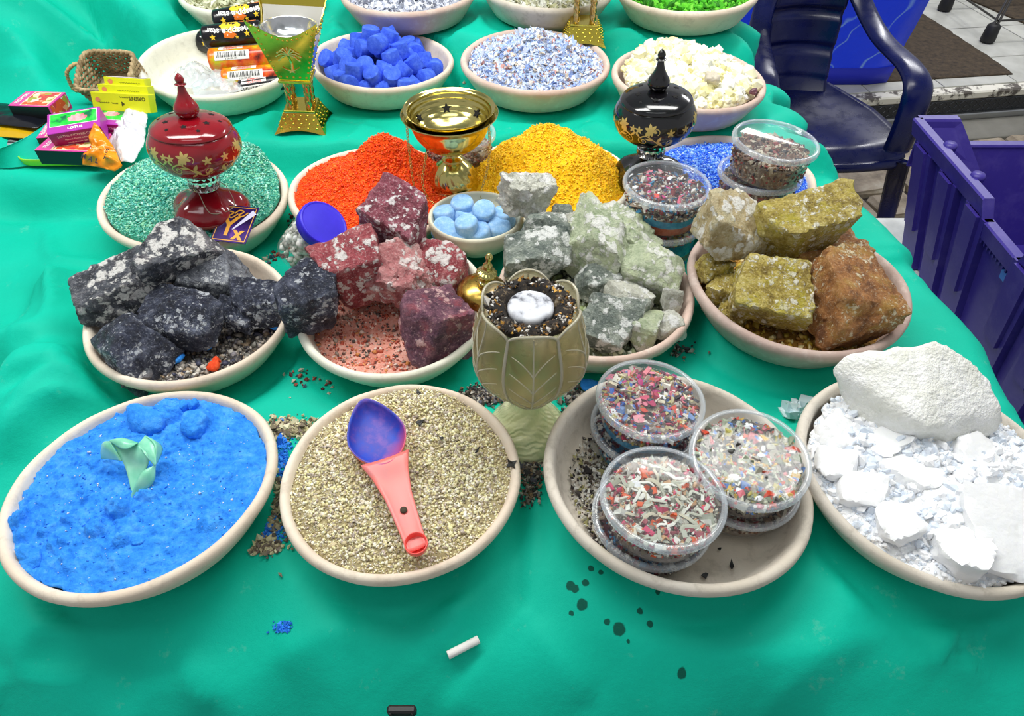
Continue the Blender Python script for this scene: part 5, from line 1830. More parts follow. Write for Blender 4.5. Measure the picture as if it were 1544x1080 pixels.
for side in range(4):
    S = np.linspace(-1, 1, 31)
    zt_ = (lambda s: ZD + (ZT - ZD) * abs(s) ** 2.0) if side != 2 else (lambda s: ZT - 0.002)
    P = np.array([[face_pt(s, Z0 + (zt_(s) - Z0) * t, side) for t in np.linspace(0, 1, 8)] for s in S])
    V, F = sheet(P, 0.0012, 'panel')
    pn = G().add(V, F).obj('cup_panel', GOLD, gs_, smooth=False)
    g = G()
    nrm = face_pt(0, Z0, side, 1.0) - face_pt(0, Z0, side) + np.array([0, 0, -0.35])
    for s in np.linspace(-0.9, 0.9, 12):
        stud(g, face_pt(s, zt_(s) - 0.006, side, 0.0002), nrm, 0.0024)
    for z in np.linspace(Z0 + 0.018, ZT - 0.022, 8):
        for s in (-0.88, 0.88):
            stud(g, face_pt(s, z, side, 0.0002), nrm, 0.0022)
    for s in np.linspace(-0.8, 0.8, 5):
        stud(g, face_pt(s, Z0 + 0.008, side, 0.0002), nrm, 0.0024)
    g.obj('studs', GOLD, pn)
    if side in (0, 2):
        g = G()

        def ep(x, z):
            h = (z - Z0) / (ZT - Z0)
            return face_pt(1.25 * x / (Wb / 2 + (Wt - Wb) / 2 * h), 0.126 + 1.3 * (z - 0.118), side, 0.0010)
        V, F = tube([ep(0.001, 0.106), ep(0.002, 0.118), ep(-0.001, 0.130)], [0.0024, 0.0020, 0.0017], 6)
        g.add(V, F)
        for j in range(9):
            a = R_(-30 + j * 30)
            P = [ep(0, 0.130), ep(0.008 * math.cos(a), 0.131 + 0.008 * math.sin(a)), ep(0.0145 * math.cos(a), 0.130 + 0.0105 * math.sin(a) - 0.003)]
            V, F = tube(spline(P, 4), np.linspace(0.0016, 0.0010, 9), 5)
            g.add(V, F)
            for q in (P[1], P[2]):
                stud(g, q, nrm, 0.0019)
        for x0, x1 in ((-0.011, 0.004), (0.010, -0.003)):
            V, F = tube([ep(x0, 0.1115), ep(x0 * 0.4, 0.1075), ep(x1, 0.104)], 0.0009, 5)
            g.add(V, F)
        tag(g.obj('palm_emblem', NT('bright_gold').set(Base_Color=srgb(250, 232, 150), Metallic=1.0, Roughness=0.25).m, pn), 'raised palm tree over crossed swords')
V, F = box(Wb + 0.006, Wb + 0.006, 0.005, 0.001, (0, 0, Z0 - 0.001))
G().add(V, F).obj('cup_floor', GOLD, gs_, smooth=False)
for side in (1, 2, 3):
    P = np.array([[face_pt(s * 0.96, Z0 + 0.03 + (ZT - 0.012 - (0.02 * (1 - s * s) if side != 2 else 0) - Z0 - 0.03) * t, side, -0.0022) for t in np.linspace(0, 1, 5)] for s in np.linspace(-1, 1, 21)])
    V, F = sheet(P, 0.0006, 'liner')
    G().add(V, F).obj('cup_liner', WLIN, gs_, smooth=False)
V, F = lathe(spline([(0.046, 0.171), (0.048, 0.1725), (0.0455, 0.173), (0.042, 0.164), (0.034, 0.152), (0.02, 0.145), (0, 0.143)], 4), 60)
tag(G().add(V, F[:, ::-1]).obj('ash_cup', STEEL, gs_), 'round aluminium ash cup')
tw = lambda th, r, z: (r * (1 + 0.16 * np.cos(3 * th + z * 420)), z)
for sx in (-1, 1):
    for sy in (-1, 1):
        V, F = lathe([(0.0055, z) for z in np.linspace(0.038, 0.090, 30)], 18, tw)
        G().add(V + [sx * 0.0165, sy * 0.0165, 0], F).obj('leg', metal('twisted_brass', (206, 176, 112), 0.25), gs_)
for side in range(4):
    a = side * PI / 2
    Ra = np.array([[math.cos(a), -math.sin(a), 0], [math.sin(a), math.cos(a), 0], [0, 0, 1]])
    P = []
    for s in np.linspace(-1, 1, 17):
        col_ = []
        for t in np.linspace(0, 1, 6):
            zb = 0.007 * (1 - s * s)
            z = zb + (0.034 - zb) * t
            w = 0.046 - (0.046 - 0.0275) * (z / 0.034) ** 0.85
            col_.append(Ra @ np.array([s * w, -w, z]))
        P.append(col_)
    V, F = sheet(np.array(P), 0.0012, 'base')
    bp = G().add(V, F).obj('base_panel', GOLD, gs_, smooth=False)
    g = G()
    for r_ in range(4):
        for c in range(5):
            z = 0.011 + r_ * 0.0062
            w = 0.046 - (0.046 - 0.0275) * (z / 0.034) ** 0.85
            s = -0.8 + 0.4 * c + (0.08 if r_ % 2 else -0.04)
            stud(g, Ra @ np.array([s * w, -w - 0.0004, z]), Ra @ np.array([0, -1, 0.6]), 0.0021)
    g.obj('studs', GOLD, bp)
V, F = box(0.055, 0.055, 0.004, 0.001, (0, 0, 0.036))
G().add(V, F).obj('base_top', GOLD, gs_, smooth=False)
dup(gs_, (0.145, 1.435, 0.117), (0, 0, R_(-4)), 'smaller looking gold square burner at the back, cut by the top of the picture')

# ---------------------------------------------------------------- clear tubs of mixed chips
POT = {
    'mixed': [(150, 40, 66), (206, 196, 170), (60, 60, 66), (120, 150, 200), (214, 90, 50), (190, 180, 140), (96, 30, 60), (230, 226, 214), (140, 130, 110), (70, 110, 190), (186, 60, 90), (200, 190, 120), (90, 90, 84), (226, 130, 140), (170, 160, 150), (236, 232, 222)],
    'grain': [(186, 184, 166), (150, 146, 128), (84, 84, 80), (186, 176, 90), (214, 70, 34), (216, 214, 206), (60, 58, 56), (110, 120, 96), (140, 150, 120), (80, 130, 200), (150, 140, 130), (210, 170, 60), (66, 62, 60), (220, 216, 200), (200, 110, 120), (180, 190, 160)],
    'leafy': [(176, 180, 164), (206, 206, 192), (220, 222, 212), (150, 70, 80), (214, 90, 40), (120, 112, 96), (190, 150, 110), (90, 80, 70), (200, 196, 180), (196, 60, 100), (160, 160, 140)],
    'brown': [(110, 84, 70), (150, 120, 96), (84, 62, 56), (170, 160, 140), (60, 56, 60), (130, 100, 80), (190, 180, 160), (140, 60, 60)],
    'dark': [(96, 30, 44), (60, 50, 56), (130, 50, 60), (196, 190, 180), (70, 90, 120), (150, 130, 110), (226, 222, 214), (110, 100, 90), (60, 130, 170)],
}
PM = {k: grain_mat('potpourri_' + k, v, 0.6) for k, v in POT.items()}
LAY_B = powder('blue_layer', (30, 110, 150), (60, 150, 190), (120, 190, 214), 0.5, 70)
LAY_O = powder('orange_layer', (150, 66, 34), (190, 90, 50), (206, 120, 80), 0.5, 70)
LAY_G = powder('grey_layer', (84, 76, 72), (130, 116, 104), (176, 164, 150), 0.6, 90)


def tub_geo(D, h):
    r = D / 2
    body = [(0, 0.0012), (0.78 * r, 0.0012), (0.80 * r, 0.0), (0.815 * r, 0.0015), (0.83 * r, 0.004), (0.90 * r, h * 0.8), (0.92 * r, h - 0.006), (0.955 * r, h - 0.0045)]
    bead = lambda th, q, z: (q * (1 + 0.004 * np.cos(96 * th) * (q > 0.965 * r)), z)
    lid = [(0, h - 0.0045), (0.82 * r, h - 0.0045), (0.86 * r, h - 0.0040), (0.875 * r, h - 0.001), (0.90 * r, h + 0.0005)]
    rim = [(0.895 * r, h - 0.0002), (0.90 * r, h + 0.0010), (0.93 * r, h + 0.0014), (0.975 * r, h + 0.0008), (0.995 * r, h - 0.0012), (1.0 * r, h - 0.0045), (0.985 * r, h - 0.0068), (0.965 * r, h - 0.0050), (0.955 * r, h - 0.0020)]
    return body, lid, rim, bead


def tub(label, loc, D, h, kind, layers, rot, seed, fill=0.72, slivers=0, chunks=0, petals=0, group=None, grainsz=0.0025):
    t = thing('plastic_tub', label, 'tub', loc, rot, group)
    body, lid, rim, bead = tub_geo(D, h)
    r = D / 2
    V, F = lathe(body, 72)
    G().add(V, F).obj('tub_body', CLEAR, t)
    V, F = lathe(lid, 72)
    lo = G().add(V, F).obj('tub_lid', CLEAR, t)
    V, F = lathe(rim, 192, bead)
    tag(G().add(V, F).obj('lid_rim', CLEAR_RIM, lo), 'beaded milky rim')
    rs = np.random.RandomState(seed)
    # contents: side bands and a loose top
    top = h * fill
    rad = lambda z: np.interp(z, [0.002, 0.004, h * 0.8, h], [0.79 * r, 0.815 * r, 0.885 * r, 0.90 * r])
    mats, g = [], G()
    zs = [0.003] + [h * q for q, m in layers] + [top]
    ms = [m for q, m in layers] + [LAY_G]
    for i in range(len(zs) - 1):
        zz = np.linspace(zs[i], zs[i + 1], 5)
        pr_ = [(rad(z), z) for z in zz]
        if i == 0:
            pr_ = [(0, zs[0])] + pr_
        if i == len(zs) - 2:
            pr_ = pr_ + [(rad(top) * 0.6, top), (0, top)]
        wob = lambda th, q, z: (q, z + 0.0025 * np.cos(2 * th + seed) * ((z > 0.005) & (z < top * 0.98)))
        V, F = lathe(pr_, 48, wob)
        g.add(V, F, i)
    mi = len(ms)
    n = int(1500 * (r / 0.06) ** 2)
    q, a = np.sqrt(rs.rand(n)) * rad(top) * 0.985, rs.rand(n) * 2 * PI
    hz = top + 0.0035 * n2(q * np.cos(a), q * np.sin(a), 40, seed, 2) * 2 + rs.uniform(-0.001, 0.002, n)
    hz = np.minimum(hz, h - 0.0065)
    GV, GF = grains(np.stack([q * np.cos(a), q * np.sin(a), hz], 1), grainsz * np.exp(rs.randn(n) * 0.35), seed, 'box', 0.5, 0.25)
    g.add(GV, GF, mi)
    n = 700                                   # pieces against the clear side wall
    z = rs.uniform(zs[-2], top, n)
    a = rs.rand(n) * 2 * PI
    rr = rad(z) * 0.995
    GV, GF = grains(np.stack([rr * np.cos(a), rr * np.sin(a), z], 1), 0.0017 * np.exp(rs.randn(n) * 0.3), seed + 1, 'box', 0.5, 0.25)
    g.add(GV, GF, mi)
    ms = ms + [PM[kind]]
    if slivers:
        for i in range(slivers):
            c = np.r_[(rs.rand(2) - 0.5) * r * 1.2, top + 0.003]
            a = rs.rand() * PI
            L = rs.uniform(0.010, 0.026)
            d = np.array([math.cos(a), math.sin(a), rs.randn() * 0.06])
            e = np.array([-d[1], d[0], 0])
            P = [c - d * L / 2, c - d * L * 0.15 + e * rs.randn() * 0.003 + [0, 0, 0.002], c + d * L * 0.2 + e * rs.randn() * 0.003 + [0, 0, 0.0015], c + d * L / 2]
            P = np.array(P)
            P[:, 2] = np.clip(P[:, 2], 0, h - 0.0062)
            V, F = tube(spline(P, 3), np.array([0.0006] + [rs.uniform(0.0012, 0.0026)] * 8 + [0.0005]), 6, flat=0.35, up=(0, 0, 1))
            g.add(V, F, len(ms))
        ms = ms + [grain_mat('dried_leaf_%d' % seed, [(196, 198, 182), (214, 214, 204), (170, 172, 154), (190, 184, 160), (226, 226, 216)], 0.7)]
    if petals:
        q, a = np.sqrt(rs.rand(petals)) * r * 0.72, rs.rand(petals) * 2 * PI
        GV, GF = grains(np.stack([q * np.cos(a), q * np.sin(a) + 0.2 * r, np.full(petals, top + 0.0025)], 1), 0.0046 * np.exp(rs.randn(petals) * 0.25), seed + 5, 'ico', 0.22, 0.2, 0.35)
        GV[:, 2] = np.minimum(GV[:, 2], h - 0.0055)
        g.add(GV, GF, len(ms))
        ms = ms + [grain_mat('petal_%d' % seed, [(176, 40, 90), (206, 80, 110), (226, 130, 150), (130, 24, 60), (190, 40, 120), (236, 160, 170), (214, 80, 60)], 0.6)]
    if chunks:
        q, a = np.sqrt(rs.rand(chunks)) * r * 0.75, rs.rand(chunks) * 2 * PI
        GV, GF = grains(np.stack([q * np.cos(a), q * np.sin(a), np.full(chunks, top + 0.002)], 1), np.minimum(0.0052 * np.exp(rs.randn(chunks) * 0.2), (h - top) * 0.3 + 0.002), seed + 2, 'ico', 0.5, 0.12, 0.15)
        g.add(GV, GF, len(ms))
        ms = ms + [grain_mat('white_chunk_%d' % seed, [(236, 238, 240), (246, 246, 246), (222, 226, 230)], 0.4)]
    tag(g.obj('contents', ms, t, smooth=False), 'mixed coloured chips and crumbs filling the tub', kind='stuff')
    return t


LB = [(0.30, LAY_O), (0.55, LAY_B)]
GT = 'clear tubs in the front bowl'
fl = inb('C', 0, 0, 0.0115)[2]
tub('upper tub of the back left stack in the front bowl, pink petals on top', tuple(at(980, 599, z=0.099)[:2]) + (fl + 0.0425,), 0.120, 0.0415, 'mixed', [(0.4, LAY_B)], (R_(-2), R_(2), 0), 71, 0.74, chunks=5, petals=46, group=GT)
tub('lower tub of the back left stack in the front bowl', tuple(at(978, 602, z=0.098)[:2]) + (fl - 0.0005,), 0.120, 0.0415, 'dark', [(0.4, LAY_B)], (0, R_(1), 1), 72, 0.7, group=GT)
tub('upper tub of the front stack with grey green dried leaves showing', tuple(at(1000, 748, z=0.099)[:2]) + (fl + 0.0425,), 0.123, 0.0415, 'leafy', [(0.4, LAY_G)], (R_(2), R_(2), 2), 73, 0.72, slivers=46, chunks=4, group=GT)
tub('lower tub of the front stack in the front bowl', tuple(at(1000, 747, z=0.094)[:2] + np.array([-0.004, 0.003])) + (fl - 0.0005,), 0.123, 0.0415, 'dark', [(0.4, LAY_G)], (0, 0, 3), 74, 0.72, group=GT)
tub('upper tub of the right stack in the front bowl, speckled grains and white lumps', tuple(at(1133, 684, z=0.099)[:2]) + (fl + 0.0425,), 0.121, 0.0415, 'grain', [(0.4, LAY_G)], (R_(-1), R_(4), 4), 75, 0.74, chunks=9, group=GT)
tub('lower tub of the right stack in the front bowl', tuple(at(1135, 684, z=0.096)[:2]) + (fl - 0.0005,), 0.121, 0.0415, 'brown', [(0.4, LAY_G)], (0, R_(2), 5), 76, 0.7, group=GT)
G2 = 'clear tubs in the middle rows'
tub('upper tub of the stack before the black burner, dark red petals inside', (0.2240, 0.867, 0.0705), 0.128, 0.060, 'dark', [(0.3, LAY_O), (0.5, LAY_B)], (0, R_(1), 0), 81, 0.74, chunks=5, petals=30, group=G2)
tub('lower tub of the stack before the black burner, blue and orange layers', (0.2260, 0.867, 0.0085), 0.128, 0.060, 'grain', [(0.35, LAY_O), (0.80, LAY_B)], (0, R_(1), 1.5), 82, 0.86, group=G2)
pz = inb('L', 0.02, -0.085, 0.052)
tub('upper tub of the stack on the blue crystals at the right', (pz[0] + 0.004, pz[1] - 0.002, pz[2] + 0.0545), 0.126, 0.054, 'brown', [(0.12, LAY_G)], (R_(2), R_(3), 0.5), 83, 0.62, group=G2)
tub('lower tub of the stack on the blue crystals at the right', tuple(pz), 0.126, 0.054, 'brown', [(0.2, LAY_B)], (R_(2), R_(2), 2.5), 84, 0.66, group=G2)
tub('single clear tub half hidden behind the brass censer', (-0.090, 1.066, 0.056), 0.126, 0.050, 'brown', [(0.3, LAY_G)], (0, 0, 0.3), 85, 0.4, group=G2)

# debris in the tub bowl
rs = np.random.RandomState(90)
n = 900
q = np.stack([-0.62 + 0.10 * rs.randn(n), -0.02 + 0.30 * rs.randn(n)], 1)
q = q[(np.hypot(q[:, 0], q[:, 1]) < 0.80) & (q[:, 0] < -0.42)]
P = np.array([inb('C', x * 0.14, y * 0.14, 0.0112 + 0.006 * sstep(0.7, 0.8, math.hypot(x, y)) + rs.rand() * 0.002) for x, y in q])
GV, GF = grains(P, 0.0016 * np.exp(rs.randn(len(P)) * 0.4), 4)
o = G().add(GV, GF).obj('crumbled_debris', grain_mat('debris', [(40, 36, 36), (70, 62, 56), (206, 204, 196), (160, 156, 140), (110, 96, 84), (226, 224, 216), (180, 174, 120), (52, 46, 46)], 0.7), smooth=False)
tag(o, 'dark and pale crumbs at the left wall of the tub bowl', 'crumbs', kind='stuff')

# ---------------------------------------------------------------- tablets
def tablet_geo(r, h, b=0.004):
    return lathe([(0, -h / 2), (r - b, -h / 2), (r - b * 0.3, -h / 2 + b * 0.3), (r, -h / 2 + b), (r, h / 2 - b), (r - b * 0.3, h / 2 - b * 0.3), (r - b, h / 2), (0, h / 2)], 24)


tabm = powder('royal_blue_chalk', (44, 74, 200), (66, 104, 228), (104, 142, 242), 0.35, 60)
tab2 = powder('pale_blue_chalk', (104, 150, 206), (146, 190, 232), (190, 216, 242), 0.3, 60)
V, F = tablet_geo(0.0170, 0.029, 0.0026)
V[:, :2] *= (1 + 0.03 * fbm(V * 60, 2))[:, None]
TM = G().add(V, F).mesh('tablet', tabm, True, 35)
V, F = tablet_geo(0.0175, 0.026, 0.0042)
TM2 = G().add(V, F).mesh('pale_tablet', tab2, True, 50)
rs = np.random.RandomState(12)


def pack(n_layers, R, r, hz, dz, jitter):
    pts = []
    for L in range(n_layers):
        rad = R - L * 0.020 - (0.012 if L > 1 else 0) - (0.010 if L > 2 else 0)
        d = 2 * r * 0.97
        rows = int(2 * rad / (d * 0.87)) + 2
        for i in range(-rows, rows + 1):
            for j in range(-rows, rows + 1):
                x = (j + 0.5 * (i % 2) + 0.33 * L) * d
                y = (i + 0.4 * L) * d * 0.87
                if math.hypot(x, y) < rad:
                    pts.append((x + rs.randn() * jitter, y + rs.randn() * jitter, hz + L * dz + rs.randn() * 0.002))
    return pts


POS = []
Mn, _, _ = bframe('N')
pts = pack(4, 0.109, 0.0176, 0.036, 0.0205, 0.0018)
pts = [p for p in pts if not any(q[2] - p[2] > 0.018 and math.hypot(q[0] - p[0], q[1] - p[1]) < 0.0135 for q in pts)]
TAB = []
for p in pts:
    z = p[2] + (0.006 if math.hypot(p[0], p[1]) > 0.095 else 0)
    w = Mn[:3, :3] @ np.array([p[0], p[1], z]) + Mn[:3, 3]
    q = np.array([w[0], w[1] * _s - (CZ - w[2]) * -_c * 1.0, 0])
    zc = w[1] * _c + (CZ - w[2]) * _s
    TAB.append((772 + FPX * w[0] / zc, 540 + FPX * ((CZ - w[2]) * _c - w[1] * _s) / zc, w))
TAB.sort(key=lambda t: t[1])
ORD = ['first', 'second', 'third', 'fourth', 'fifth', 'sixth', 'seventh', 'eighth', 'ninth', 'tenth', 'eleventh', 'twelfth', 'thirteenth', 'fourteenth', 'fifteenth', 'sixteenth']
per = 10
for i, (u, v, w) in enumerate(TAB):
    row = i // per
    same = sorted(TAB[row * per:(row + 1) * per], key=lambda t: t[0])
    nth = [t[0] for t in same].index(u)
    tl = rs.choice([0.2, 0.5, 0.9, 1.5], p=[0.25, 0.3, 0.25, 0.2])
    a = rs.rand() * 2 * PI
    o = link('blue_tablet', TM, loc=w, rot=(tl * math.cos(a), tl * math.sin(a), a))
    tag(o, 'royal blue tablet, %s from left in the %s row from the back' % (ORD[nth], ORD[row]), 'tablet', 'royal blue tablets in the bowl')

# small bowl with light blue tablets
sb = NT('cream_glaze')
sb.set(Base_Color=sb.ramp(sb.noise(14, 4), [(0.35, srgb(214, 208, 180)), (0.7, srgb(232, 228, 206))]), Roughness=0.55)
r = 0.0715
V, F = lathe(spline([(0, 0), (0.034, 0), (0.040, 0.002), (0.056, 0.014), (0.068, 0.032), (0.0715, 0.046), (0.0705, 0.051), (0.068, 0.0525), (0.0655, 0.050), (0.064, 0.042), (0.058, 0.026), (0.045, 0.014), (0.025, 0.009), (0, 0.008)], 4), 80)
sp = np.array([-0.054, 0.856, 0.030])
sr = (R_(-3.0), 0, 0)
tag(G().add(V, F).obj('small_bowl', sb.m, loc=sp, rot=sr), 'small cream bowl of light blue tablets in front of the brass censer', 'bowl')
LBT = [((671, 326), 0.070, 'left rear'), ((697, 312), 0.078, 'back middle, dark based'), ((730, 321), 0.084, 'back centre, upright'), ((760, 328), 0.072, 'far right'), ((669, 347), 0.066, 'left front'),
       ((701, 330), 0.066, 'middle, half covered'), ((704, 343), 0.078, 'middle, dark veined'), ((732, 338), 0.062, 'lowest, between the others'), ((752, 346), 0.066, 'right front'), ((723, 353), 0.066, 'front middle'), ((692, 358), 0.062, 'nearest the front rim')]
for i, ((u, v), z, w) in enumerate(LBT):
    p = at(u, v, z=z)
    o = link('pale_blue_tablet', TM2, loc=p, rot=(rs.randn() * 0.28, rs.randn() * 0.28, rs.rand() * 6))
    tag(o, 'light blue tablet in the small cream bowl, ' + w, 'tablet', 'light blue tablets in the small bowl')

# ---------------------------------------------------------------- scoops, jar, small things among the bowls
def curve3(pts, n=8):
    """world curve through (pixel u, pixel v, height) triples"""
    return spline([at(u, v, z=z) for u, v, z in pts], n)


def ruled(A, Bc, n=10, bulge=0.0, t=0.0012):
    A, Bc = resample(A, 26), resample(Bc, 26)
    s = np.linspace(0, 1, n)
    P = A[:, None] * (1 - s)[None, :, None] + Bc[:, None] * s[None, :, None]
    P[..., 2] += bulge * np.sin(PI * s)[None, :] * np.sin(PI * np.linspace(0.04, 0.96, 26))[:, None]
    return sheet(P, t, 'ruled')


mint = NT('mint_plastic')
mint.set(Base_Color=mint.ramp(mint.noise(40, 3), [(0.3, srgb(104, 200, 164)), (0.7, srgb(166, 230, 200))]), Roughness=0.28)
mp = thing('cut_bottle_scoop', 'mint green curled scoop cut from a plastic bottle, on the bright blue powder', 'scoop', (0, 0, 0))
q_ = lambda L: [(130 + x / 7.714, 630 + y / 7.714, z) for x, y, z in L]
for nm, A, Bc, bl_ in (
    ('waist', q_([(280, 268, .082), (375, 420, .076), (460, 600, .066), (525, 860, .054)]), q_([(600, 300, .084), (712, 440, .082), (695, 590, .070), (535, 862, .055)]), -0.003),
    ('left_flare', q_([(280, 268, .082), (375, 420, .076), (420, 500, .071)]), q_([(195, 300, .072), (180, 400, .061), (185, 475, .053)]), 0.006),
    ('top_lip', q_([(280, 268, .082), (430, 245, .088), (600, 300, .084)]), q_([(280, 270, .083), (450, 368, .086), (600, 302, .085)]), 0.002),
    ('right_flare', q_([(600, 300, .084), (700, 440, .082), (800, 552, .072)]), q_([(680, 210, .078), (790, 320, .078), (815, 545, .070)]), -0.003),
    ('right_lip', q_([(680, 210, .078), (790, 320, .079), (815, 545, .070)]), q_([(690, 203, .076), (890, 340, .068), (820, 550, .066)]), 0.004),
    ('front_flare', q_([(800, 550, .072), (640, 640, .070), (535, 860, .054)]), q_([(812, 560, .069), (770, 770, .061), (490, 985, .049)]), 0.006)):
    V, F = ruled(curve3(A), curve3(Bc), 9, bl_)
    G().add(V, F).obj(nm, mint.m, mp)

# pink scoop
pink = NT('pink_plastic')
pink.set(Base_Color=pink.mix(pink.math('MULTIPLY', pink.thr(pink.noise(34, 3), 0.52, 0.7), 0.45), srgb(240, 124, 116), srgb(176, 120, 124)), Roughness=0.35, Subsurface_Weight=0.2)
pink.b.inputs['Subsurface Radius'].default_value = (0.01, 0.004, 0.004)
c0, c1 = at(569, 661, z=0.077), at(628, 824, z=0.066)
ax = c1 - c0
Ls = np.linalg.norm(ax)
ang = math.atan2(ax[1], ax[0])
ps = thing('pink_scoop', 'pink plastic measuring scoop with blue stained bowl lying on beige granules', 'scoop', tuple(c0), (0, math.asin(-ax[2] / Ls), ang))
# local: x along the handle; cup centred at 0
th = np.linspace(0, 2 * PI, 64, endpoint=False)


def egg(k, s):
    """outline of the cup: pointed towards -x"""
    ct, st = np.cos(th), np.sin(th)
    a = np.where(ct < 0, 0.053, 0.037)
    x = a * ct
    y = 0.0315 * st * (1 - 0.34 * np.clip(-ct, 0, 1) ** 1.5) * (1 - 0.12 * np.clip(ct, 0, 1))
    return np.stack([x * s, y * s, np.full(64, k)], 1)


rings = [egg(0.004, 1.0), egg(0.005, 0.965), egg(0.001, 0.93), egg(-0.005, 0.86), egg(-0.0095, 0.70), egg(-0.0115, 0.45), egg(-0.012, 0.2)]
V = np.concatenate(rings + [[[0, 0, -0.012]]])
F = grid_faces(7, 64, False, True).tolist() + [[6 * 64 + (i + 1) % 64, 6 * 64 + i, 7 * 64] for i in range(64)]
out_ = [egg(0.004, 1.0), egg(-0.004, 0.965), egg(-0.011, 0.80), egg(-0.0135, 0.5)]
V2 = np.concatenate(out_ + [[[0, 0, -0.014]]])
F2 = grid_faces(4, 64, False, True)[:, ::-1].tolist() + [[3 * 64 + i, 3 * 64 + (i + 1) % 64, 4 * 64] for i in range(64)]
stain = NT('blue_stained_plastic')
sx = stain.n('SeparateXYZ', {0: stain.co()})
k = stain.thr(stain.math('ADD', stain.math('ADD', sx.outputs[0], stain.math('MULTIPLY', stain.noise(40, 4), 0.03)), stain.math('MULTIPLY', sx.outputs[1], 1.0)), 0.030, 0.062)
c = stain.ramp(stain.noise(46, 5, 0.7), [(0.35, srgb(26, 70, 190)), (0.5, srgb(60, 66, 176)), (0.7, srgb(120, 84, 176))])
stain.set(Base_Color=stain.mix(k, c, srgb(216, 84, 104)), Roughness=0.55)
cup = G().add(V2, F2).obj('scoop_cup', pink.m, ps)
tag(G().add(V, F[::1]).obj('cup_lining', stain.m, cup), 'inside stained blue and violet')
hx = np.linspace(0.030, Ls + 0.004, 30)
hw = np.interp(hx, [0.030, 0.05, 0.075, Ls - 0.016, Ls + 0.004], [0.0255, 0.0185, 0.0135, 0.0105, 0.0098])
yy = np.linspace(-1, 1, 9)
P = np.stack([np.repeat(hx[:, None], 9, 1), hw[:, None] * yy, 0.0015 + 0.0025 * (yy ** 2)[None] + 0.003 * np.exp(-((hx - 0.03) / 0.02) ** 2)[:, None] + 0 * hx[:, None]], 2)
V, F = sheet(P, 0.002, 'handle')
hd = G().add(V, F).obj('handle', pink.m, ps)
V, F = lathe([(0.0, 0.0), (0.0036, 0.0), (0.0036, 0.0012), (0.0, 0.0012)], 20)
tag(G().add(V + [Ls * 0.70, 0, 0.0024], F).obj('hang_hole', plain('hole_dark', (70, 60, 44), 0.8), hd), 'dark round hole')
V, F = lathe(spline([(0, -0.007), (0.007, -0.0065), (0.0105, -0.002), (0.0115, 0.0045), (0.0108, 0.0060), (0.0098, 0.0045), (0.0088, -0.001), (0.005, -0.004), (0, -0.0045)], 4), 40)
tag(G().add(V + [Ls, 0, 0.002], F).obj('small_cup', plain('coral_plastic', (248, 92, 84), 0.3), ps), 'small coral round cup at the handle end')

# black foil stars and bits on the granules
blk = plain('black_foil', (14, 14, 16), 0.5)


def bit(u, v, z, s, k, rot, label, kind='star'):
    if kind == 'star':
        P = star2(s, 4, 0.42, rot)
    else:
        a = np.linspace(0, 2 * PI, 7, endpoint=False)
        rr = s * (1 + 0.3 * np.sin(a * 3 + rot))
        P = np.stack([rr * np.cos(a), rr * np.sin(a) * k], 1)
    n = len(P)
    top = np.c_[P, 0.0008 + 0.0004 * np.cos(np.arange(n) * 2.1)]
    V = np.r_[top, top - [0, 0, 0.0011]]
    F = [list(range(n)), list(range(n, 2 * n))[::-1]] + [[i, n + i, n + (i + 1) % n, (i + 1) % n][::-1] for i in range(n)]
    o = G().add(V, F).obj('black_fleck', blk, loc=at(u, v, z=z), rot=(0, 0, rot), smooth=False)
    return tag(o, label, 'fleck')


bit(771, 700, 0.0578, 0.0074, 1, 0.3, 'black four pointed foil star on the right rim of the granule bowl')
bit(633, 637, 0.0625, 0.0042, 0.9, 0.5, 'round black fleck on the granules right of the scoop cup', 'b')
bit(631, 593, 0.064, 0.0050, 0.5, 2.0, 'black fleck at the back of the granule bowl', 'b')
bit(720, 679, 0.060, 0.0052, 0.25, 1.1, 'thin black sliver on the granules near the right rim', 'b')
bit(666, 661, 0.062, 0.0024, 0.9, 0.1, 'tiny black fleck right of the scoop in the granules', 'b')
bit(1103, 852, 0.018, 0.0052, 0.4, 1.4, 'small dark seed standing in the empty part of the tub bowl', 'b')
bit(1063, 868, 0.018, 0.0036, 0.8, 0.4, 'dark crumb in front of the tub stacks in their bowl', 'b')
bit(1085, 828, 0.016, 0.0020, 0.8, 0.4, 'tiny dark crumb behind the other two in the tub bowl', 'b')

# jar with a blue lid
b0, l0 = np.array([-0.322, 0.826, 0.036]), np.array([-0.268, 0.806, 0.101])
axj = (l0 - b0) / np.linalg.norm(l0 - b0)
Lj = np.linalg.norm(l0 - b0)
qj = Vector(axj).to_track_quat('Z', 'Y').to_euler()
jr = thing('glass_jar', 'tilted clear jar of white pebbles with a bright blue lid', 'jar', tuple(b0), tuple(qj))
V, F = lathe(spline([(0, 0), (0.029, 0), (0.033, 0.004), (0.0335, 0.02), (0.033, Lj - 0.026), (0.028, Lj - 0.014), (0.027, Lj - 0.004)], 4), 56)
G().add(V, F).obj('jar_body', CLEAR, jr)
rs = np.random.RandomState(21)
n = 420
a, q, z = rs.rand(n) * 2 * PI, 0.0285 * np.sqrt(rs.uniform(0.55, 1, n)), rs.uniform(0.004, Lj - 0.024, n)
GV, GF = grains(np.stack([q * np.cos(a), q * np.sin(a), z], 1), 0.0044 * np.exp(rs.randn(n) * 0.3), 6, 'ico', 0.7, 0.1)
tag(G().add(GV, GF).obj('pebbles', grain_mat('white_pebble', [(220, 222, 210), (196, 198, 186), (236, 236, 228), (170, 170, 160), (206, 206, 190)], 0.5), jr), 'white and grey pebbles', kind='stuff')
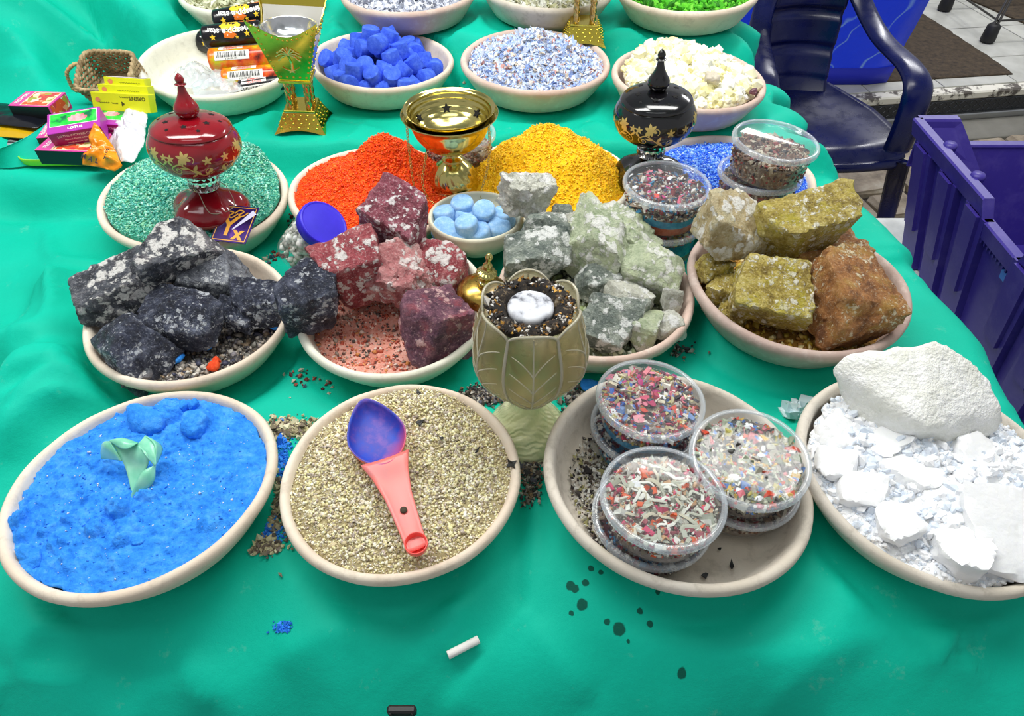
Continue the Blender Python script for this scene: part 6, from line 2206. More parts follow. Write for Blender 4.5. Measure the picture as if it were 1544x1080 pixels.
V, F = lathe([(0, Lj - 0.012), (0.033, Lj - 0.012), (0.0352, Lj - 0.011), (0.0355, Lj + 0.002), (0.0350, Lj + 0.0036), (0.0342, Lj + 0.0045), (0.0330, Lj + 0.0048), (0.0322, Lj + 0.0047), (0.0316, Lj + 0.0043), (0.0308, Lj + 0.0042), (0.022, Lj + 0.0043), (0.012, Lj + 0.0044), (0.0, Lj + 0.0044)], 72)
bl2 = NT('blue_lid')
bl2.set(Base_Color=bl2.ramp(bl2.noise(30, 4), [(0.3, srgb(36, 20, 200)), (0.7, srgb(54, 36, 222))]), Roughness=0.45)
G().add(V, F).obj('jar_lid', bl2.m, jr)

# cigarette stub
p = hit(690, 983)
V, F = lathe([(0, 0.0012), (0.0022, 0.0012), (0.0026, 0.0), (0.0040, 0.0), (0.0042, 0.0006), (0.0041, 0.012), (0.0041, 0.033), (0.0036, 0.0334), (0, 0.0334)], 24)
g = G().add(V, F)
d0, d1 = hit(676, 990), hit(711, 972)
dd = (d1 - d0) / np.linalg.norm(d1 - d0)
stub = thing('cigarette_stub', 'white cigarette stub on the front of the green cloth', 'cigarette', tuple(d0 + [0, -0.001, 0.0055]), tuple(Vector(dd).to_track_quat('Z', 'Y').to_euler()))
g.obj('paper', plain('cigarette_paper', (236, 232, 228), 0.7, spot=60), stub)
V, F = lathe([(0, 0.0006), (0.0021, 0.0006), (0.0021, 0.0016), (0, 0.0016)], 16)
tag(G().add(V, F).obj('burnt_end', plain('tobacco', (80, 70, 60), 0.9), stub), 'dark hollow end')
# black clip at the lower edge
p = hit(606, 1068)
p = at(606, 1072, y=YF - 0.035)
V, F = box(0.022, 0.006, 0.009, 0.0015)
cl_ = thing('black_clip', 'small black clip on the hanging front of the cloth', 'clip', tuple(p))
G().add(V, F).obj('jaw', plain('black_plastic', (16, 16, 18), 0.4), cl_, smooth=False)
V, F = tube([(-0.008, -0.003, 0.003), (-0.004, -0.006, -0.010), (0.004, -0.006, -0.010), (0.008, -0.003, 0.003)], 0.0009, 6)
G().add(V, F).obj('wire_loop', plain('rack_wire', (88, 86, 84), 0.35, 0.8), cl_)


# ---------------------------------------------------------------- spilled grains on the cloth
def spill(name, label, cat, mat, seed, n, size, blobs, shape='oct', zo=0.0):
    rs = np.random.RandomState(seed)
    P = []
    for (u, v, su, sv, share) in blobs:
        c = at(u, v, z=0.0)
        ex_ = at(u + su, v, z=0.0) - c
        ey_ = at(u, v + sv, z=0.0) - c
        m = int(n * share)
        P.append(c + rs.randn(m, 1) * 0.6 * ex_ + rs.randn(m, 1) * 0.6 * ey_)
    P = np.concatenate(P)
    keep = np.ones(len(P), bool)
    for k, (bx, by, r, zr, tx, ty, c) in BOWLS.items():
        keep &= np.hypot(P[:, 0] - bx, P[:, 1] - by) > r * 0.90
    keep &= np.hypot(P[:, 0] - 0.019, P[:, 1] - 0.515) > 0.046
    P = P[keep]
    sz = size * np.exp(rs.randn(len(P)) * 0.35)
    P[:, 2] = ground(P[:, 0], P[:, 1]) + sz * 0.5 + rs.rand(len(P)) * zo
    GV, GF = grains(P, sz, seed, shape)
    return tag(G().add(GV, GF).obj(name, mat, smooth=False), label, cat, kind='stuff')


sg = grain_mat('sand_grains_spilled', [(206, 196, 150), (176, 164, 130), (140, 126, 104), (120, 104, 92), (190, 176, 140), (96, 84, 76), (222, 214, 180)], 0.6)
spill('spilled_granules', 'spilled beige granules on the cloth between the blue and beige bowls', 'granules', sg, 1, 1700, 0.0018, [(440, 646, 40, 12, 0.45), (415, 760, 18, 45, 0.3), (395, 822, 24, 10, 0.25)], zo=0.002)
spill('spilled_blue_powder', 'bright blue powder spilled on the cloth between the front left bowls', 'powder', grain_mat('blue_spill', [(24, 110, 220), (40, 140, 244), (60, 150, 250)], 0.9), 2, 900, 0.0015, [(424, 690, 12, 40, 0.5), (405, 800, 18, 20, 0.4), (420, 935, 14, 6, 0.1)])
spill('spilled_char', 'dark burnt crumbs around the foot of the glass leaf burner', 'crumbs', grain_mat('char_spill', [(48, 44, 44), (84, 76, 70), (120, 110, 100), (160, 154, 144), (64, 58, 60), (200, 194, 184), (90, 90, 100), (140, 116, 90)], 0.8), 3, 2200, 0.0019, [(735, 597, 34, 12, 0.3), (880, 600, 26, 16, 0.2), (800, 705, 16, 26, 0.2), (850, 665, 14, 14, 0.1), (800, 750, 12, 14, 0.05), (1000, 530, 30, 8, 0.15)], zo=0.003)
spill('spilled_red_crumbs', 'red and brown crumbs on the cloth below the green crystal bowl', 'crumbs', grain_mat('red_spill', [(130, 50, 44), (96, 40, 40), (170, 80, 66), (206, 190, 170), (60, 90, 110)], 0.7), 4, 160, 0.0024, [(432, 340, 24, 26, 0.4), (415, 385, 22, 12, 0.3), (460, 570, 30, 20, 0.2), (650, 175, 60, 10, 0.1)])
spill('spilled_salt', 'white salt crumbs on the cloth left of the salt bowl', 'salt', grain_mat('salt_spill', [(214, 232, 236), (236, 244, 246), (190, 214, 220)], 0.3), 5, 60, 0.0045, [(1196, 622, 14, 8, 0.6), (1265, 822, 6, 5, 0.1), (1020, 370, 16, 10, 0.3)], 'box')
spill('spilled_yellow_grains', 'yellow and tan grains on the cloth in front of the pale blue chips', 'grains', grain_mat('yellow_spill', [(236, 196, 40), (220, 180, 60), (200, 160, 120), (240, 220, 150)], 0.6), 6, 120, 0.0018, [(800, 178, 40, 6, 0.6), (880, 168, 16, 10, 0.4)])
spill('spilled_blue_crystals', 'blue crystals spilled on the cloth before the tub tower', 'crystals', grain_mat('blue_xtal_spill', [(30, 80, 210), (60, 120, 230), (24, 60, 170), (110, 160, 240)], 0.25), 7, 500, 0.0019, [(1005, 385, 46, 12, 0.7), (955, 300, 8, 24, 0.3)])
# one blue pebble by the glass burner
V, F = rock((0.026, 0.020, 0.014), 61, sub=3, rough=0.03, p=5)
tag(G().add(V, F).obj('blue_lump', blue, loc=tuple(hit(890, 590) + [0, 0, 0.008])), 'rounded blue lump on the cloth between glass burner and tubs', 'lump')
# lumps on the blue powder
for i, (u, v, w, d_, h) in enumerate(((221, 632, 0.046, 0.036, 0.020), (290, 642, 0.034, 0.030, 0.018), (277, 612, 0.014, 0.012, 0.012), (292, 611, 0.013, 0.012, 0.012), (48, 845, 0.026, 0.024, 0.016), (210, 816, 0.015, 0.011, 0.008), (62, 868, 0.016, 0.014, 0.010))):
    V, F = rock((w, d_, h), 600 + i, sub=4, rough=0.07, p=4, cuts=3)
    z = inb('A', 0, 0, 0.052)[2]
    o = G().add(V, F).obj('powder_lump', blue, loc=at(u, v, z=z), rot=(0, 0, i * 1.3))
    tag(o, ['largest blue powder lump, at the back of its bowl', 'second largest blue lump, back right of its bowl', 'left one of two tiny blue lumps at the back rim', 'right one of two tiny blue lumps at the back rim', 'blue lump at the front left rim of the powder bowl', 'small pebble like blue lump at the front centre of the powder', 'small blue lump beside the one at the front left rim'][i], 'lump', 'lumps on the blue powder')
# clots of blue and red among the gravel
for i, (u, v, m_, w) in enumerate(((262, 540, blue, 0.026), (322, 553, None, 0.018), (312, 517, blue, 0.022), (412, 492, blue, 0.014), (325, 545, None, 0.012))):
    V, F = rock((w, w * 0.7, 0.009), 640 + i, sub=3, rough=0.08, p=6)
    o = G().add(V, F).obj('coloured_clot', m_ or powder('red_clot', (190, 50, 20), (224, 74, 34), (236, 110, 60)), loc=at(u, v, z=0.036), rot=(0, 0, i))
    tag(o, ['blue powder clot left of the red one on the gravel', 'orange red clot in the middle of the gravel', 'blue clot behind the red one on the gravel', 'blue clot at the right rim of the gravel bowl', 'smaller orange red clot touching the other'][i], 'clot', 'powder clots on the gravel')
# dark red chip on the resin
V, F = rock((0.014, 0.012, 0.010), 660, sub=3, rough=0.08)
tag(G().add(V, F).obj('red_chip', RM['plum'], loc=at(1136, 138, z=0.126)), 'dark red chip at the right rim of the resin bowl', 'chip')
V, F = rock((0.030, 0.026, 0.022), 661, sub=4, rough=0.10, p=6)
tag(G().add(V, F).obj('resin_nugget', plain('brownish_resin', (206, 196, 176), 0.5, spot=40), loc=at(1074, 118, z=0.142)), 'large greyish resin nugget on top of the creamy lumps', 'resin')

# ---------------------------------------------------------------- charcoal rolls and plastic bags in the left back bowl
def cyl_map(V2, r, phi0, x0=0.0, flip=False, off=0.0004):
    V2 = np.asarray(V2, float)
    x, y = V2[:, 0], V2[:, 1]
    if flip:
        x, y = -x, -y
    ph = phi0 - y / r          # angle from straight up towards the front (-y)
    return np.stack([x + x0, -(r + off) * np.sin(ph), (r + off) * np.cos(ph)], 1)


def rect2(x0, y0, x1, y1, nx=2, ny=8):
    X, Y = np.meshgrid(np.linspace(x0, x1, nx), np.linspace(y0, y1, ny), indexing='ij')
    return np.stack([X.ravel(), Y.ravel()], 1), grid_faces(nx, ny)


def blob2(cx, cy, a, b, n=20, w=0.0, m=5):
    t = np.arange(n) * 2 * PI / n
    k = 1 + w * np.cos(m * t)
    P = np.stack([cx + a * k * np.cos(t), cy + b * k * np.sin(t)], 1)
    return np.r_[[[cx, cy]], P], [[0, 1 + i, 1 + (i + 1) % n] for i in range(n)]


PC = lambda n, c: plain(n, c, 0.35)
WHITE_INK, YEL_INK, ORG_INK, BLK_INK, RED_INK = PC('white_ink', (240, 240, 236)), PC('yellow_ink', (246, 206, 50)), PC('orange_ink', (236, 120, 30)), PC('black_ink', (20, 18, 22)), PC('red_ink', (206, 50, 34))
foil_b = NT('black_wrapper').set(Base_Color=srgb(20, 18, 24), Roughness=0.25).m
foil_o = NT('orange_wrapper')
foil_o.set(Base_Color=foil_o.ramp(foil_o.noise(34, 3), [(0.38, srgb(190, 190, 30)), (0.48, srgb(230, 130, 24)), (0.6, srgb(214, 70, 26)), (0.72, srgb(60, 26, 20))]), Roughness=0.25)
foil_o = foil_o.m


def roll(label, loc, rot, r, L, foil, kind):
    t = thing('charcoal_roll', label, 'charcoal roll', loc, rot, 'wrapped charcoal rolls')
    V, F = lathe([(0, -L / 2 + 0.003), (r * 0.5, -L / 2 + 0.001), (r * 0.85, -L / 2), (r * 0.98, -L / 2 + 0.0025), (r, -L / 2 + 0.006), (r, -L / 4), (r, 0), (r, L / 4), (r, L / 2 - 0.006), (r * 0.98, L / 2 - 0.0025), (r * 0.85, L / 2), (r * 0.5, L / 2 - 0.001), (0, L / 2 - 0.003)], 40, lambda th, q, z: (q * (1 + 0.006 * np.cos(7 * th + z * 90)), z))
    V = V[:, [2, 1, 0]]
    w = G().add(V, F[:, ::-1]).obj('wrapper', foil, t)
    V, F = lathe([(r * 0.2, L / 2 - 0.0012), (r * 0.8, L / 2 + 0.0012), (r * 0.5, L / 2 + 0.002), (0, L / 2 + 0.0004)], 14, lambda th, q, z: (q * (1 + 0.1 * np.cos(7 * th)), z))
    G().add(V[:, [2, 1, 0]], F[:, ::-1]).obj('end_fold', foil, w)
    if kind == 'fruit':
        g = G()
        for cx, cy, a, b, k in ((0.002, 0.003, 0.018, 0.013, 0.10), (-0.008, 0.004, 0.010, 0.009, 0.12), (0.010, 0.001, 0.010, 0.011, 0.1)):
            V2, F2 = blob2(cx, cy, a, b, 24, k, 6)
            g.add(cyl_map(V2, r, R_(28), 0, False, 0.0003), F2)
        for cx, cy, s in ((-0.034, -0.013, 0.006), (0.032, -0.011, 0.006), (0.012, -0.016, 0.004)):
            st = star2(s, 5, 0.45)
            V2 = np.r_[[[0, 0]], st] + [cx, cy]
            g.add(cyl_map(V2, r, R_(38), 0, False, 0.0005), [[0, 1 + i, 1 + (i + 1) % 10] for i in range(10)])
        tag(g.obj('fruit_picture', YEL_INK, w, smooth=False), 'yellow fruit and stars printed')
        g = G()
        V2, F2 = blob2(-0.001, -0.014, 0.012, 0.006, 20, 0.15, 5)
        g.add(cyl_map(V2, r, R_(30), 0, False, 0.0004), F2)
        g.obj('orange_print', ORG_INK, w, smooth=False)
        V2, F2 = blob2(0.034, 0.017, 0.016, 0.006, 20)
        G().add(cyl_map(V2, r, R_(30), 0, False, 0.0004), F2).obj('fruit_slice', ORG_INK, w, smooth=False)
        V3, F3 = text_geo('Pineapple star', 0.0165, 0.0004)
        V2 = V3[:, :2].copy()
        V2[:, 1] += 0.003 * np.cos(V2[:, 0] * 55)
        tag(G().add(cyl_map(V2, r, R_(44), 0.002, True, 0.0007), F3).obj('lettering', WHITE_INK, w, smooth=False), 'white upside down lettering')
    else:
        g = G()
        V2, F2 = rect2(-0.042, -0.010, 0.024, 0.007)
        g.add(cyl_map(V2, r, R_(46), 0, False, 0.0004), F2)
        V2, F2 = rect2(-0.034, 0.011, 0.012, 0.0155)
        g.add(cyl_map(V2, r, R_(46), 0, False, 0.0004), F2)
        V2, F2 = rect2(-0.034, 0.018, 0.012, 0.022)
        g.add(cyl_map(V2, r, R_(46), 0, False, 0.0004), F2)
        tag(g.obj('white_label', WHITE_INK, w, smooth=False), 'white barcode label')
        g = G()
        rr = np.random.RandomState(len(label))
        x = -0.038
        while x < 0.018:
            wd = rr.choice([0.0006, 0.0012, 0.0018])
            V2, F2 = rect2(x, -0.005, x + wd, 0.005, 2, 4)
            g.add(cyl_map(V2, r, R_(46), 0, False, 0.0007), F2)
            x += wd + rr.choice([0.0007, 0.0012])
        V3, F3 = text_geo('6 291100 472', 0.0042)
        g.add(cyl_map(V3[:, :2] + [-0.010, -0.0075], r, R_(46), 0, False, 0.0007), F3)
        g.obj('barcode', BLK_INK, w, smooth=False)
        g = G()
        V3, F3 = text_geo('SUPER CO', 0.0052, 0.0002)
        g.add(cyl_map(V3[:, :2] + [-0.011, 0.020], r, R_(46), 0, False, 0.0007), F3)
        V3, F3 = text_geo('CHARCOAL', 0.0052, 0.0002)
        g.add(cyl_map(V3[:, :2] + [-0.011, 0.0132], r, R_(46), 0, False, 0.0007), F3)
        for x in (0.024, 0.030, 0.036):
            V2 = np.array([(x, 0.004), (x + 0.007, 0.004), (x + 0.0035, 0.019)])
            g.add(cyl_map(V2, r, R_(46), 0, False, 0.0005), [[0, 1, 2]])
        g.obj('red_print', RED_INK, w, smooth=False)
    return t


RR, RL = 0.0215, 0.112
roll('topmost black charcoal roll with fruit picture and upside down lettering', tuple(at(352, 52, z=0.152)), (R_(4), R_(-3), R_(6)), RR, RL, foil_b, 'fruit')
roll('black charcoal roll behind the topmost one, mostly hidden', tuple(at(365, 27, z=0.156) + [0, 0.006, 0]), (R_(2), R_(-6), R_(9)), RR, RL, foil_b, 'fruit')
roll('orange charcoal roll with barcode in the middle of the stack', tuple(at(362, 88, z=0.119)), (0, R_(-2), R_(5)), RR, RL, foil_o, 'bar')
roll('orange charcoal roll with barcode lowest in the front of the stack', tuple(at(382, 117, z=0.092)), (0, R_(-2), R_(7)), RR, RL, foil_o, 'bar')
roll('black charcoal roll end sticking out at the left of the stack', tuple(at(330, 82, z=0.100) + [0.0, 0.045, 0.0]), (0, R_(4), R_(-14)), RR, RL, foil_b, 'fruit')
roll('black charcoal roll at the bottom right under the barcode roll', tuple(at(395, 128, z=0.085) + [0.0, 0.0, 0.0]), (R_(40), R_(-4), R_(12)), 0.015, 0.085, foil_b, 'bar')


def pillow(outline, thick, seed, n=14, wr=0.25, m=3):
    """puffy bag from a closed outline (x, y)"""
    O = resample(np.asarray(outline, float), 60, True)
    c = O.mean(0)
    s = np.linspace(0, 1, n)[1:]
    ring = np.array([c + (O - c) * q for q in s])            # n-1, 60, 2
    h = np.repeat((thick / 2 * (1 - s ** 2.2))[:, None], 60, 1)
    P = np.concatenate([ring, h[..., None]], 2)
    nz = fbm(np.c_[ring.reshape(-1, 2) * 70, np.full(ring.size // 2, seed)], m).reshape(h.shape)
    P[..., 2] = P[..., 2] * (1 + wr * 2 * nz) + wr * thick * 0.35 * nz
    T = np.r_[[[c[0], c[1], thick / 2]], P.reshape(-1, 3)]
    F = [[0, 1 + i, 1 + (i + 1) % 60] for i in range(60)] + (grid_faces(n - 1, 60, False, True)[:, [0, 1, 2, 3]] + 1).tolist()
    Bt = T.copy()
    Bt[:, 2] = -Bt[:, 2] * 0.6
    N = len(T)
    k = (n - 2) * 60 + 1
    Bt[k:, 2] = T[k:, 2] - 0.0006
    F2 = [[i + N for i in f][::-1] for f in F]
    sd = [[k + i, N + k + i, N + k + (i + 1) % 60, k + (i + 1) % 60] for i in range(60)]
    return np.r_[T, Bt], F + F2 + sd


def bag(name, label, cat, pts, z, thick, mat, seed, tilt=(0, 0, 0), wr=0.3, group=None):
    W = np.array([at(u, v, z=z) for u, v in pts])
    c = W.mean(0)
    V, F = pillow((W - c)[:, :2], thick, seed, wr=wr)
    return tag(G().add(V, F).obj(name, mat, loc=tuple(c), rot=tilt), label, cat, group)


bag('plastic_bag', 'crumpled clear plastic bag left in the charcoal bowl', 'bag', [(256, 114), (284, 94), (314, 102), (330, 118), (312, 134), (264, 132)], 0.088, 0.028, BAG, 3, wr=0.6)
bag('plastic_bag', 'clear bag with a yellow print in front of the charcoal rolls', 'bag', [(288, 128), (316, 116), (356, 120), (368, 134), (336, 144), (292, 144)], 0.092, 0.022, BAG, 5, wr=0.6)
bag('plastic_bag', 'pointed corner of a clear bag against the orange charcoal roll', 'bag', [(316, 116), (330, 104), (352, 116), (350, 124), (322, 126)], 0.098, 0.012, BAG, 8, (R_(14), 0, 0), wr=0.6)
V, F = pillow(np.array([(-0.024, -0.007), (0.0, -0.010), (0.024, -0.006), (0.026, 0.006), (0.0, 0.008), (-0.024, 0.006)]), 0.006, 9)
tag(G().add(V, F).obj('yellow_wrapper', plain('pale_yellow_foil', (236, 210, 130), 0.35, spot=60), loc=tuple(at(322, 133, z=0.080))), 'pale yellow wrapper inside the clear bag at the front', 'wrapper')

# ---------------------------------------------------------------- wicker basket with yellow boxes
wk = NT('wicker')
wk.set(Base_Color=wk.ramp(wk.noise(50, 4, 0.6), [(0.3, srgb(120, 100, 68)), (0.55, srgb(176, 154, 114)), (0.75, srgb(212, 194, 156))]), Roughness=0.7)
wk.bump(wk.noise(220, 3), 0.4, 0.002)
wk = wk.m
bk = thing('wicker_basket', 'small brown wicker basket with a loop handle beside the charcoal bowl', 'basket', (-0.746, 1.272, 0.084), (R_(30), 0, R_(-3)))


def rrect(hx, hy, n=72, p=6):
    t = np.arange(n) * 2 * PI / n
    q = (np.abs(np.cos(t)) ** p + np.abs(np.sin(t)) ** p) ** (-1 / p)
    return resample(np.stack([hx * q * np.cos(t), hy * q * np.sin(t)], 1), n, True)


NS = 36
for i in range(11):
    z = 0.005 + i * 0.0046
    f = 1 + 0.09 * (z / 0.06)
    C_ = rrect(0.045 * f, 0.038 * f, 144)
    nn = C_ / np.linalg.norm(C_, axis=1)[:, None]
    off = 0.0026 * np.sin(np.arange(144) * PI * NS / 144 * 1.0 + (i % 2) * PI)
    C_ = C_ + nn * off[:, None]
    V, F = tube(np.c_[C_, np.full(144, z) + 0.001 * np.sin(np.arange(144) * 0.7 + i)], 0.0026, 7, closed=True, flat=1.0)
    G().add(V, F).obj('weaver', wk, bk)
for i in range(NS):
    a0 = rrect(0.045, 0.038, NS)[i]
    V, F = tube([np.r_[a0, 0.002], np.r_[a0 * 1.04, 0.03], np.r_[a0 * 1.09, 0.055]], 0.0022, 6)
    G().add(V, F).obj('stake', wk, bk)
C_ = rrect(0.045 * 1.09, 0.038 * 1.09, 120)
for k in (-1, 1):
    th = np.arange(120)
    P = np.c_[C_ * (1 + 0.03 * np.cos(th * 0.9 + (k > 0) * PI))[:, None], 0.055 + 0.0030 * np.sin(th * 0.9 + (k > 0) * PI)]
    V, F = tube(P, 0.0034, 7, closed=True)
    G().add(V, F).obj('rim_braid', wk, bk)
C_ = rrect(0.044, 0.037, 40)
G().add(np.c_[np.r_[C_, C_], np.r_[np.full(40, 0.0045), np.full(40, 0.0015)]], [list(range(40)), list(range(40, 80))[::-1]] + [[i, 40 + i, 40 + (i + 1) % 40, (i + 1) % 40][::-1] for i in range(40)]).obj('bottom', wk, bk, smooth=False)
hp = spline([(-0.048, 0.016, 0.050), (-0.060, 0.014, 0.055), (-0.078, 0.004, 0.046), (-0.083, -0.004, 0.030), (-0.080, -0.012, 0.014), (-0.050, -0.012, 0.012)], 10)
tw_ = np.arange(len(hp))
V, F = tube(hp, 0.0034 + 0.0006 * np.sin(tw_ * 1.9), 8)
hn = G().add(V, F).obj('handle', plain('pale_cane', (196, 170, 116), 0.6, spot=90), bk)

yb = NT('yellow_box')
yb.set(Base_Color=yb.ramp(yb.noise(20, 2), [(0.3, srgb(206, 208, 10)), (0.7, srgb(224, 226, 24))]), Roughness=0.4)


def pbox(name, label, cat, loc, rot, dims, side_mats, group=None):
    """carton with a body and printed faces; side_mats: body material"""
    t = thing(name, label, cat, loc, rot, group)
    V, F = box(*dims, 0.0006)
    t2 = G().add(V, F).obj('carton', side_mats, t, smooth=False)
    return t, t2


def on_top(dims, V2, off=0.0004):
    return np.c_[V2, np.full(len(V2), dims[2] / 2 + off)]


def on_front(dims, V2, off=0.0004):
    return np.c_[V2[:, 0], np.full(len(V2), -dims[1] / 2 - off), V2[:, 1]]


def on_right(dims, V2, off=0.0004):
    return np.c_[np.full(len(V2), dims[0] / 2 + off), V2]


for i, (u, v, z, L, h, yaw, lab) in enumerate(((187, 154, 0.118, 0.106, 0.030, -7, 'yellow incense box with black print in front of the basket stack'), (191, 138, 0.126, 0.092, 0.022, -7, 'middle yellow incense box with a small red seal'), (193, 126, 0.132, 0.076, 0.020, -8, 'rearmost yellow incense box with white top edge'))):
    d = (L, 0.020, h)
    t, b_ = pbox('yellow_incense_box', lab, 'box', tuple(at(u, v, z=z)), (R_(-20), 0, R_(yaw)), d, yb.m, 'yellow incense boxes in the basket')
    g = G()
    if i == 0:
        V3, F3 = text_geo('ORIENT', 0.0085, 0.0002)
        g.add(on_front(d, -V3[:, :2] + [0.032, 0.008]), F3)
        for x0, x1, y in ((-0.040, -0.020, -0.001), (-0.016, -0.004, -0.0015), (0.0, 0.018, 0.009)):
            P = np.stack([np.linspace(x0, x1, 26), y + 0.0011 * np.sin(np.arange(26) * 1.4) * (np.arange(26) % 5 != 0)], 1)
            V2, F2 = ribbon2(P, 0.00035)
            g.add(on_front(d, V2), F2)
        V2, F2 = blob2(0.004, -0.002, 0.0028, 0.0034, 12, 0.3, 3)
        g.add(on_front(d, V2), F2)
    else:
        P = np.stack([np.linspace(-0.01, 0.03, 40), 0.002 + 0.0008 * np.sin(np.arange(40) * 1.4)], 1)
        V2, F2 = ribbon2(P, 0.0003)
        g.add(on_front(d, V2), F2)
    g.obj('black_print', plain('olive_ink', (70, 72, 10), 0.5), b_, smooth=False)
    g = G()
    V2, F2 = blob2(-L / 2 + 0.012, 0.003, 0.0048, 0.0040, 18)
    g.add(on_front(d, V2, 0.0003), F2)
    tag(g.obj('seal', plain('seal_pink', (214, 130, 90), 0.5), b_, smooth=False), 'small round seal')
    if i == 2:
        V2, F2 = rect2(-L / 2 + 0.004, -0.008, L / 2 - 0.002, 0.008)
        tag(G().add(on_top(d, V2), F2).obj('top_print', plain('pale_print', (214, 200, 200), 0.5, spot=80), b_, smooth=False), 'pale printed top edge')

# ---------------------------------------------------------------- tray with incense boxes
lime = plain('lime_plastic', (166, 230, 40), 0.35)
ty = thing('lime_tray', 'lime green plastic tray under the incense boxes at the left', 'tray', (-0.748, 1.096, 0.0615), (0, 0, R_(2)))
O = rrect(0.090, 0.066, 64, 7)
rows = [(0.92, 0.0025), (0.955, 0.004), (0.985, 0.013), (1.0, 0.0145), (1.008, 0.013), (0.985, 0.002), (0.95, 0.0)]
V = np.concatenate([np.c_[O * s, np.full(64, z)] for s, z in rows])
F = grid_faces(7, 64, False, True)[:, ::-1].tolist() + [list(range(64)), list(range(6 * 64, 7 * 64))[::-1]]
G().add(V, F).obj('tray_shell', lime, ty)

rose = NT('rose_print')
rv = rose.n('TexVoronoi', {'Vector': rose.n('VectorMath', {0: rose.co(), 1: rose.n('VectorMath', {0: rose.n('TexNoise', {'Vector': rose.co(), 'Scale': 90.0}).outputs['Color'], 'Scale': 0.008}, operation='SCALE').outputs[0]}, operation='ADD').outputs[0], 'Scale': 110.0}).outputs['Color']
rose.set(Base_Color=rose.ramp(rose.n('SeparateColor', {0: rv}).outputs[0], [(0, srgb(226, 90, 50)), (0.22, srgb(236, 228, 206)), (0.42, srgb(170, 166, 70)), (0.55, srgb(240, 160, 120)), (0.7, srgb(206, 60, 70)), (0.85, srgb(232, 220, 170))], 'CONSTANT'), Roughness=0.35)
rose = rose.m
PINKC, PURP, MAG = plain('pink_card', (220, 70, 160), 0.35), plain('purple_card', (176, 50, 170), 0.35), plain('magenta_card', (160, 10, 96), 0.35)
LILAC, NIGHT, CREAMF = plain('lilac_card', (190, 130, 210), 0.35), plain('night_card', (18, 20, 24), 0.35), plain('cream_frame', (246, 220, 190), 0.4)
GREENP = NT('green_leaf_print')
GREENP.set(Base_Color=GREENP.ramp(GREENP.noise(55, 3), [(0.35, srgb(10, 110, 70)), (0.48, srgb(30, 220, 60)), (0.7, srgb(90, 214, 120))]), Roughness=0.3)
GREENP = GREENP.m
lotp = NT('lotus_pink')
lotp.set(Base_Color=lotp.ramp(lotp.noise(60, 2), [(0.35, srgb(240, 110, 130)), (0.6, srgb(250, 190, 190)), (0.75, srgb(232, 236, 150))]), Roughness=0.35)
lotp = lotp.m


def panel(t, name, mat, V, F, lab=None):
    o = G().add(V, F).obj(name, mat, t, smooth=False)
    if lab:
        tag(o, lab)
    return o


def rosebox(label, loc, rot, d, front):
    t, b_ = pbox('incense_box', label, 'box', loc, rot, d, PINKC, 'boxes of incense cones')
    x0 = -d[0] / 2
    V2, F2 = rect2(x0 + d[0] * 0.26, -d[1] / 2 + 0.003, d[0] / 2 - 0.004, d[1] / 2 - 0.003)
    panel(b_, 'frame_print', CREAMF, on_top(d, V2, 0.0002), F2)
    V2, F2 = rect2(x0 + d[0] * 0.29, -d[1] / 2 + 0.005, d[0] / 2 - 0.0065, d[1] / 2 - 0.005)
    panel(b_, 'rose_picture', rose, on_top(d, V2, 0.0004), F2, 'printed picture of roses')
    V3, F3 = text_geo('FLOWERS', d[1] * 0.17, 0.0003)
    panel(b_, 'lettering', WHITE_INK, on_top(d, np.stack([-V3[:, 1] + x0 + d[0] * 0.13, V3[:, 0]], 1), 0.0004), F3)
    V2, F2 = rect2(-d[0] / 2 + 0.0005, -d[2] / 2 + 0.0005, d[0] / 2 - 0.0005, d[2] / 2 - 0.0005)
    panel(b_, 'front_panel', front, on_front(d, V2, 0.0003), F2, 'plain black front')
    V2, F2 = rect2(-d[1] / 2 + 0.004, -d[2] / 2 + 0.003, d[1] / 2 - 0.004, d[2] / 2 - 0.002)
    panel(b_, 'side_picture', rose, on_right(d, V2, 0.0003), F2)
    return t


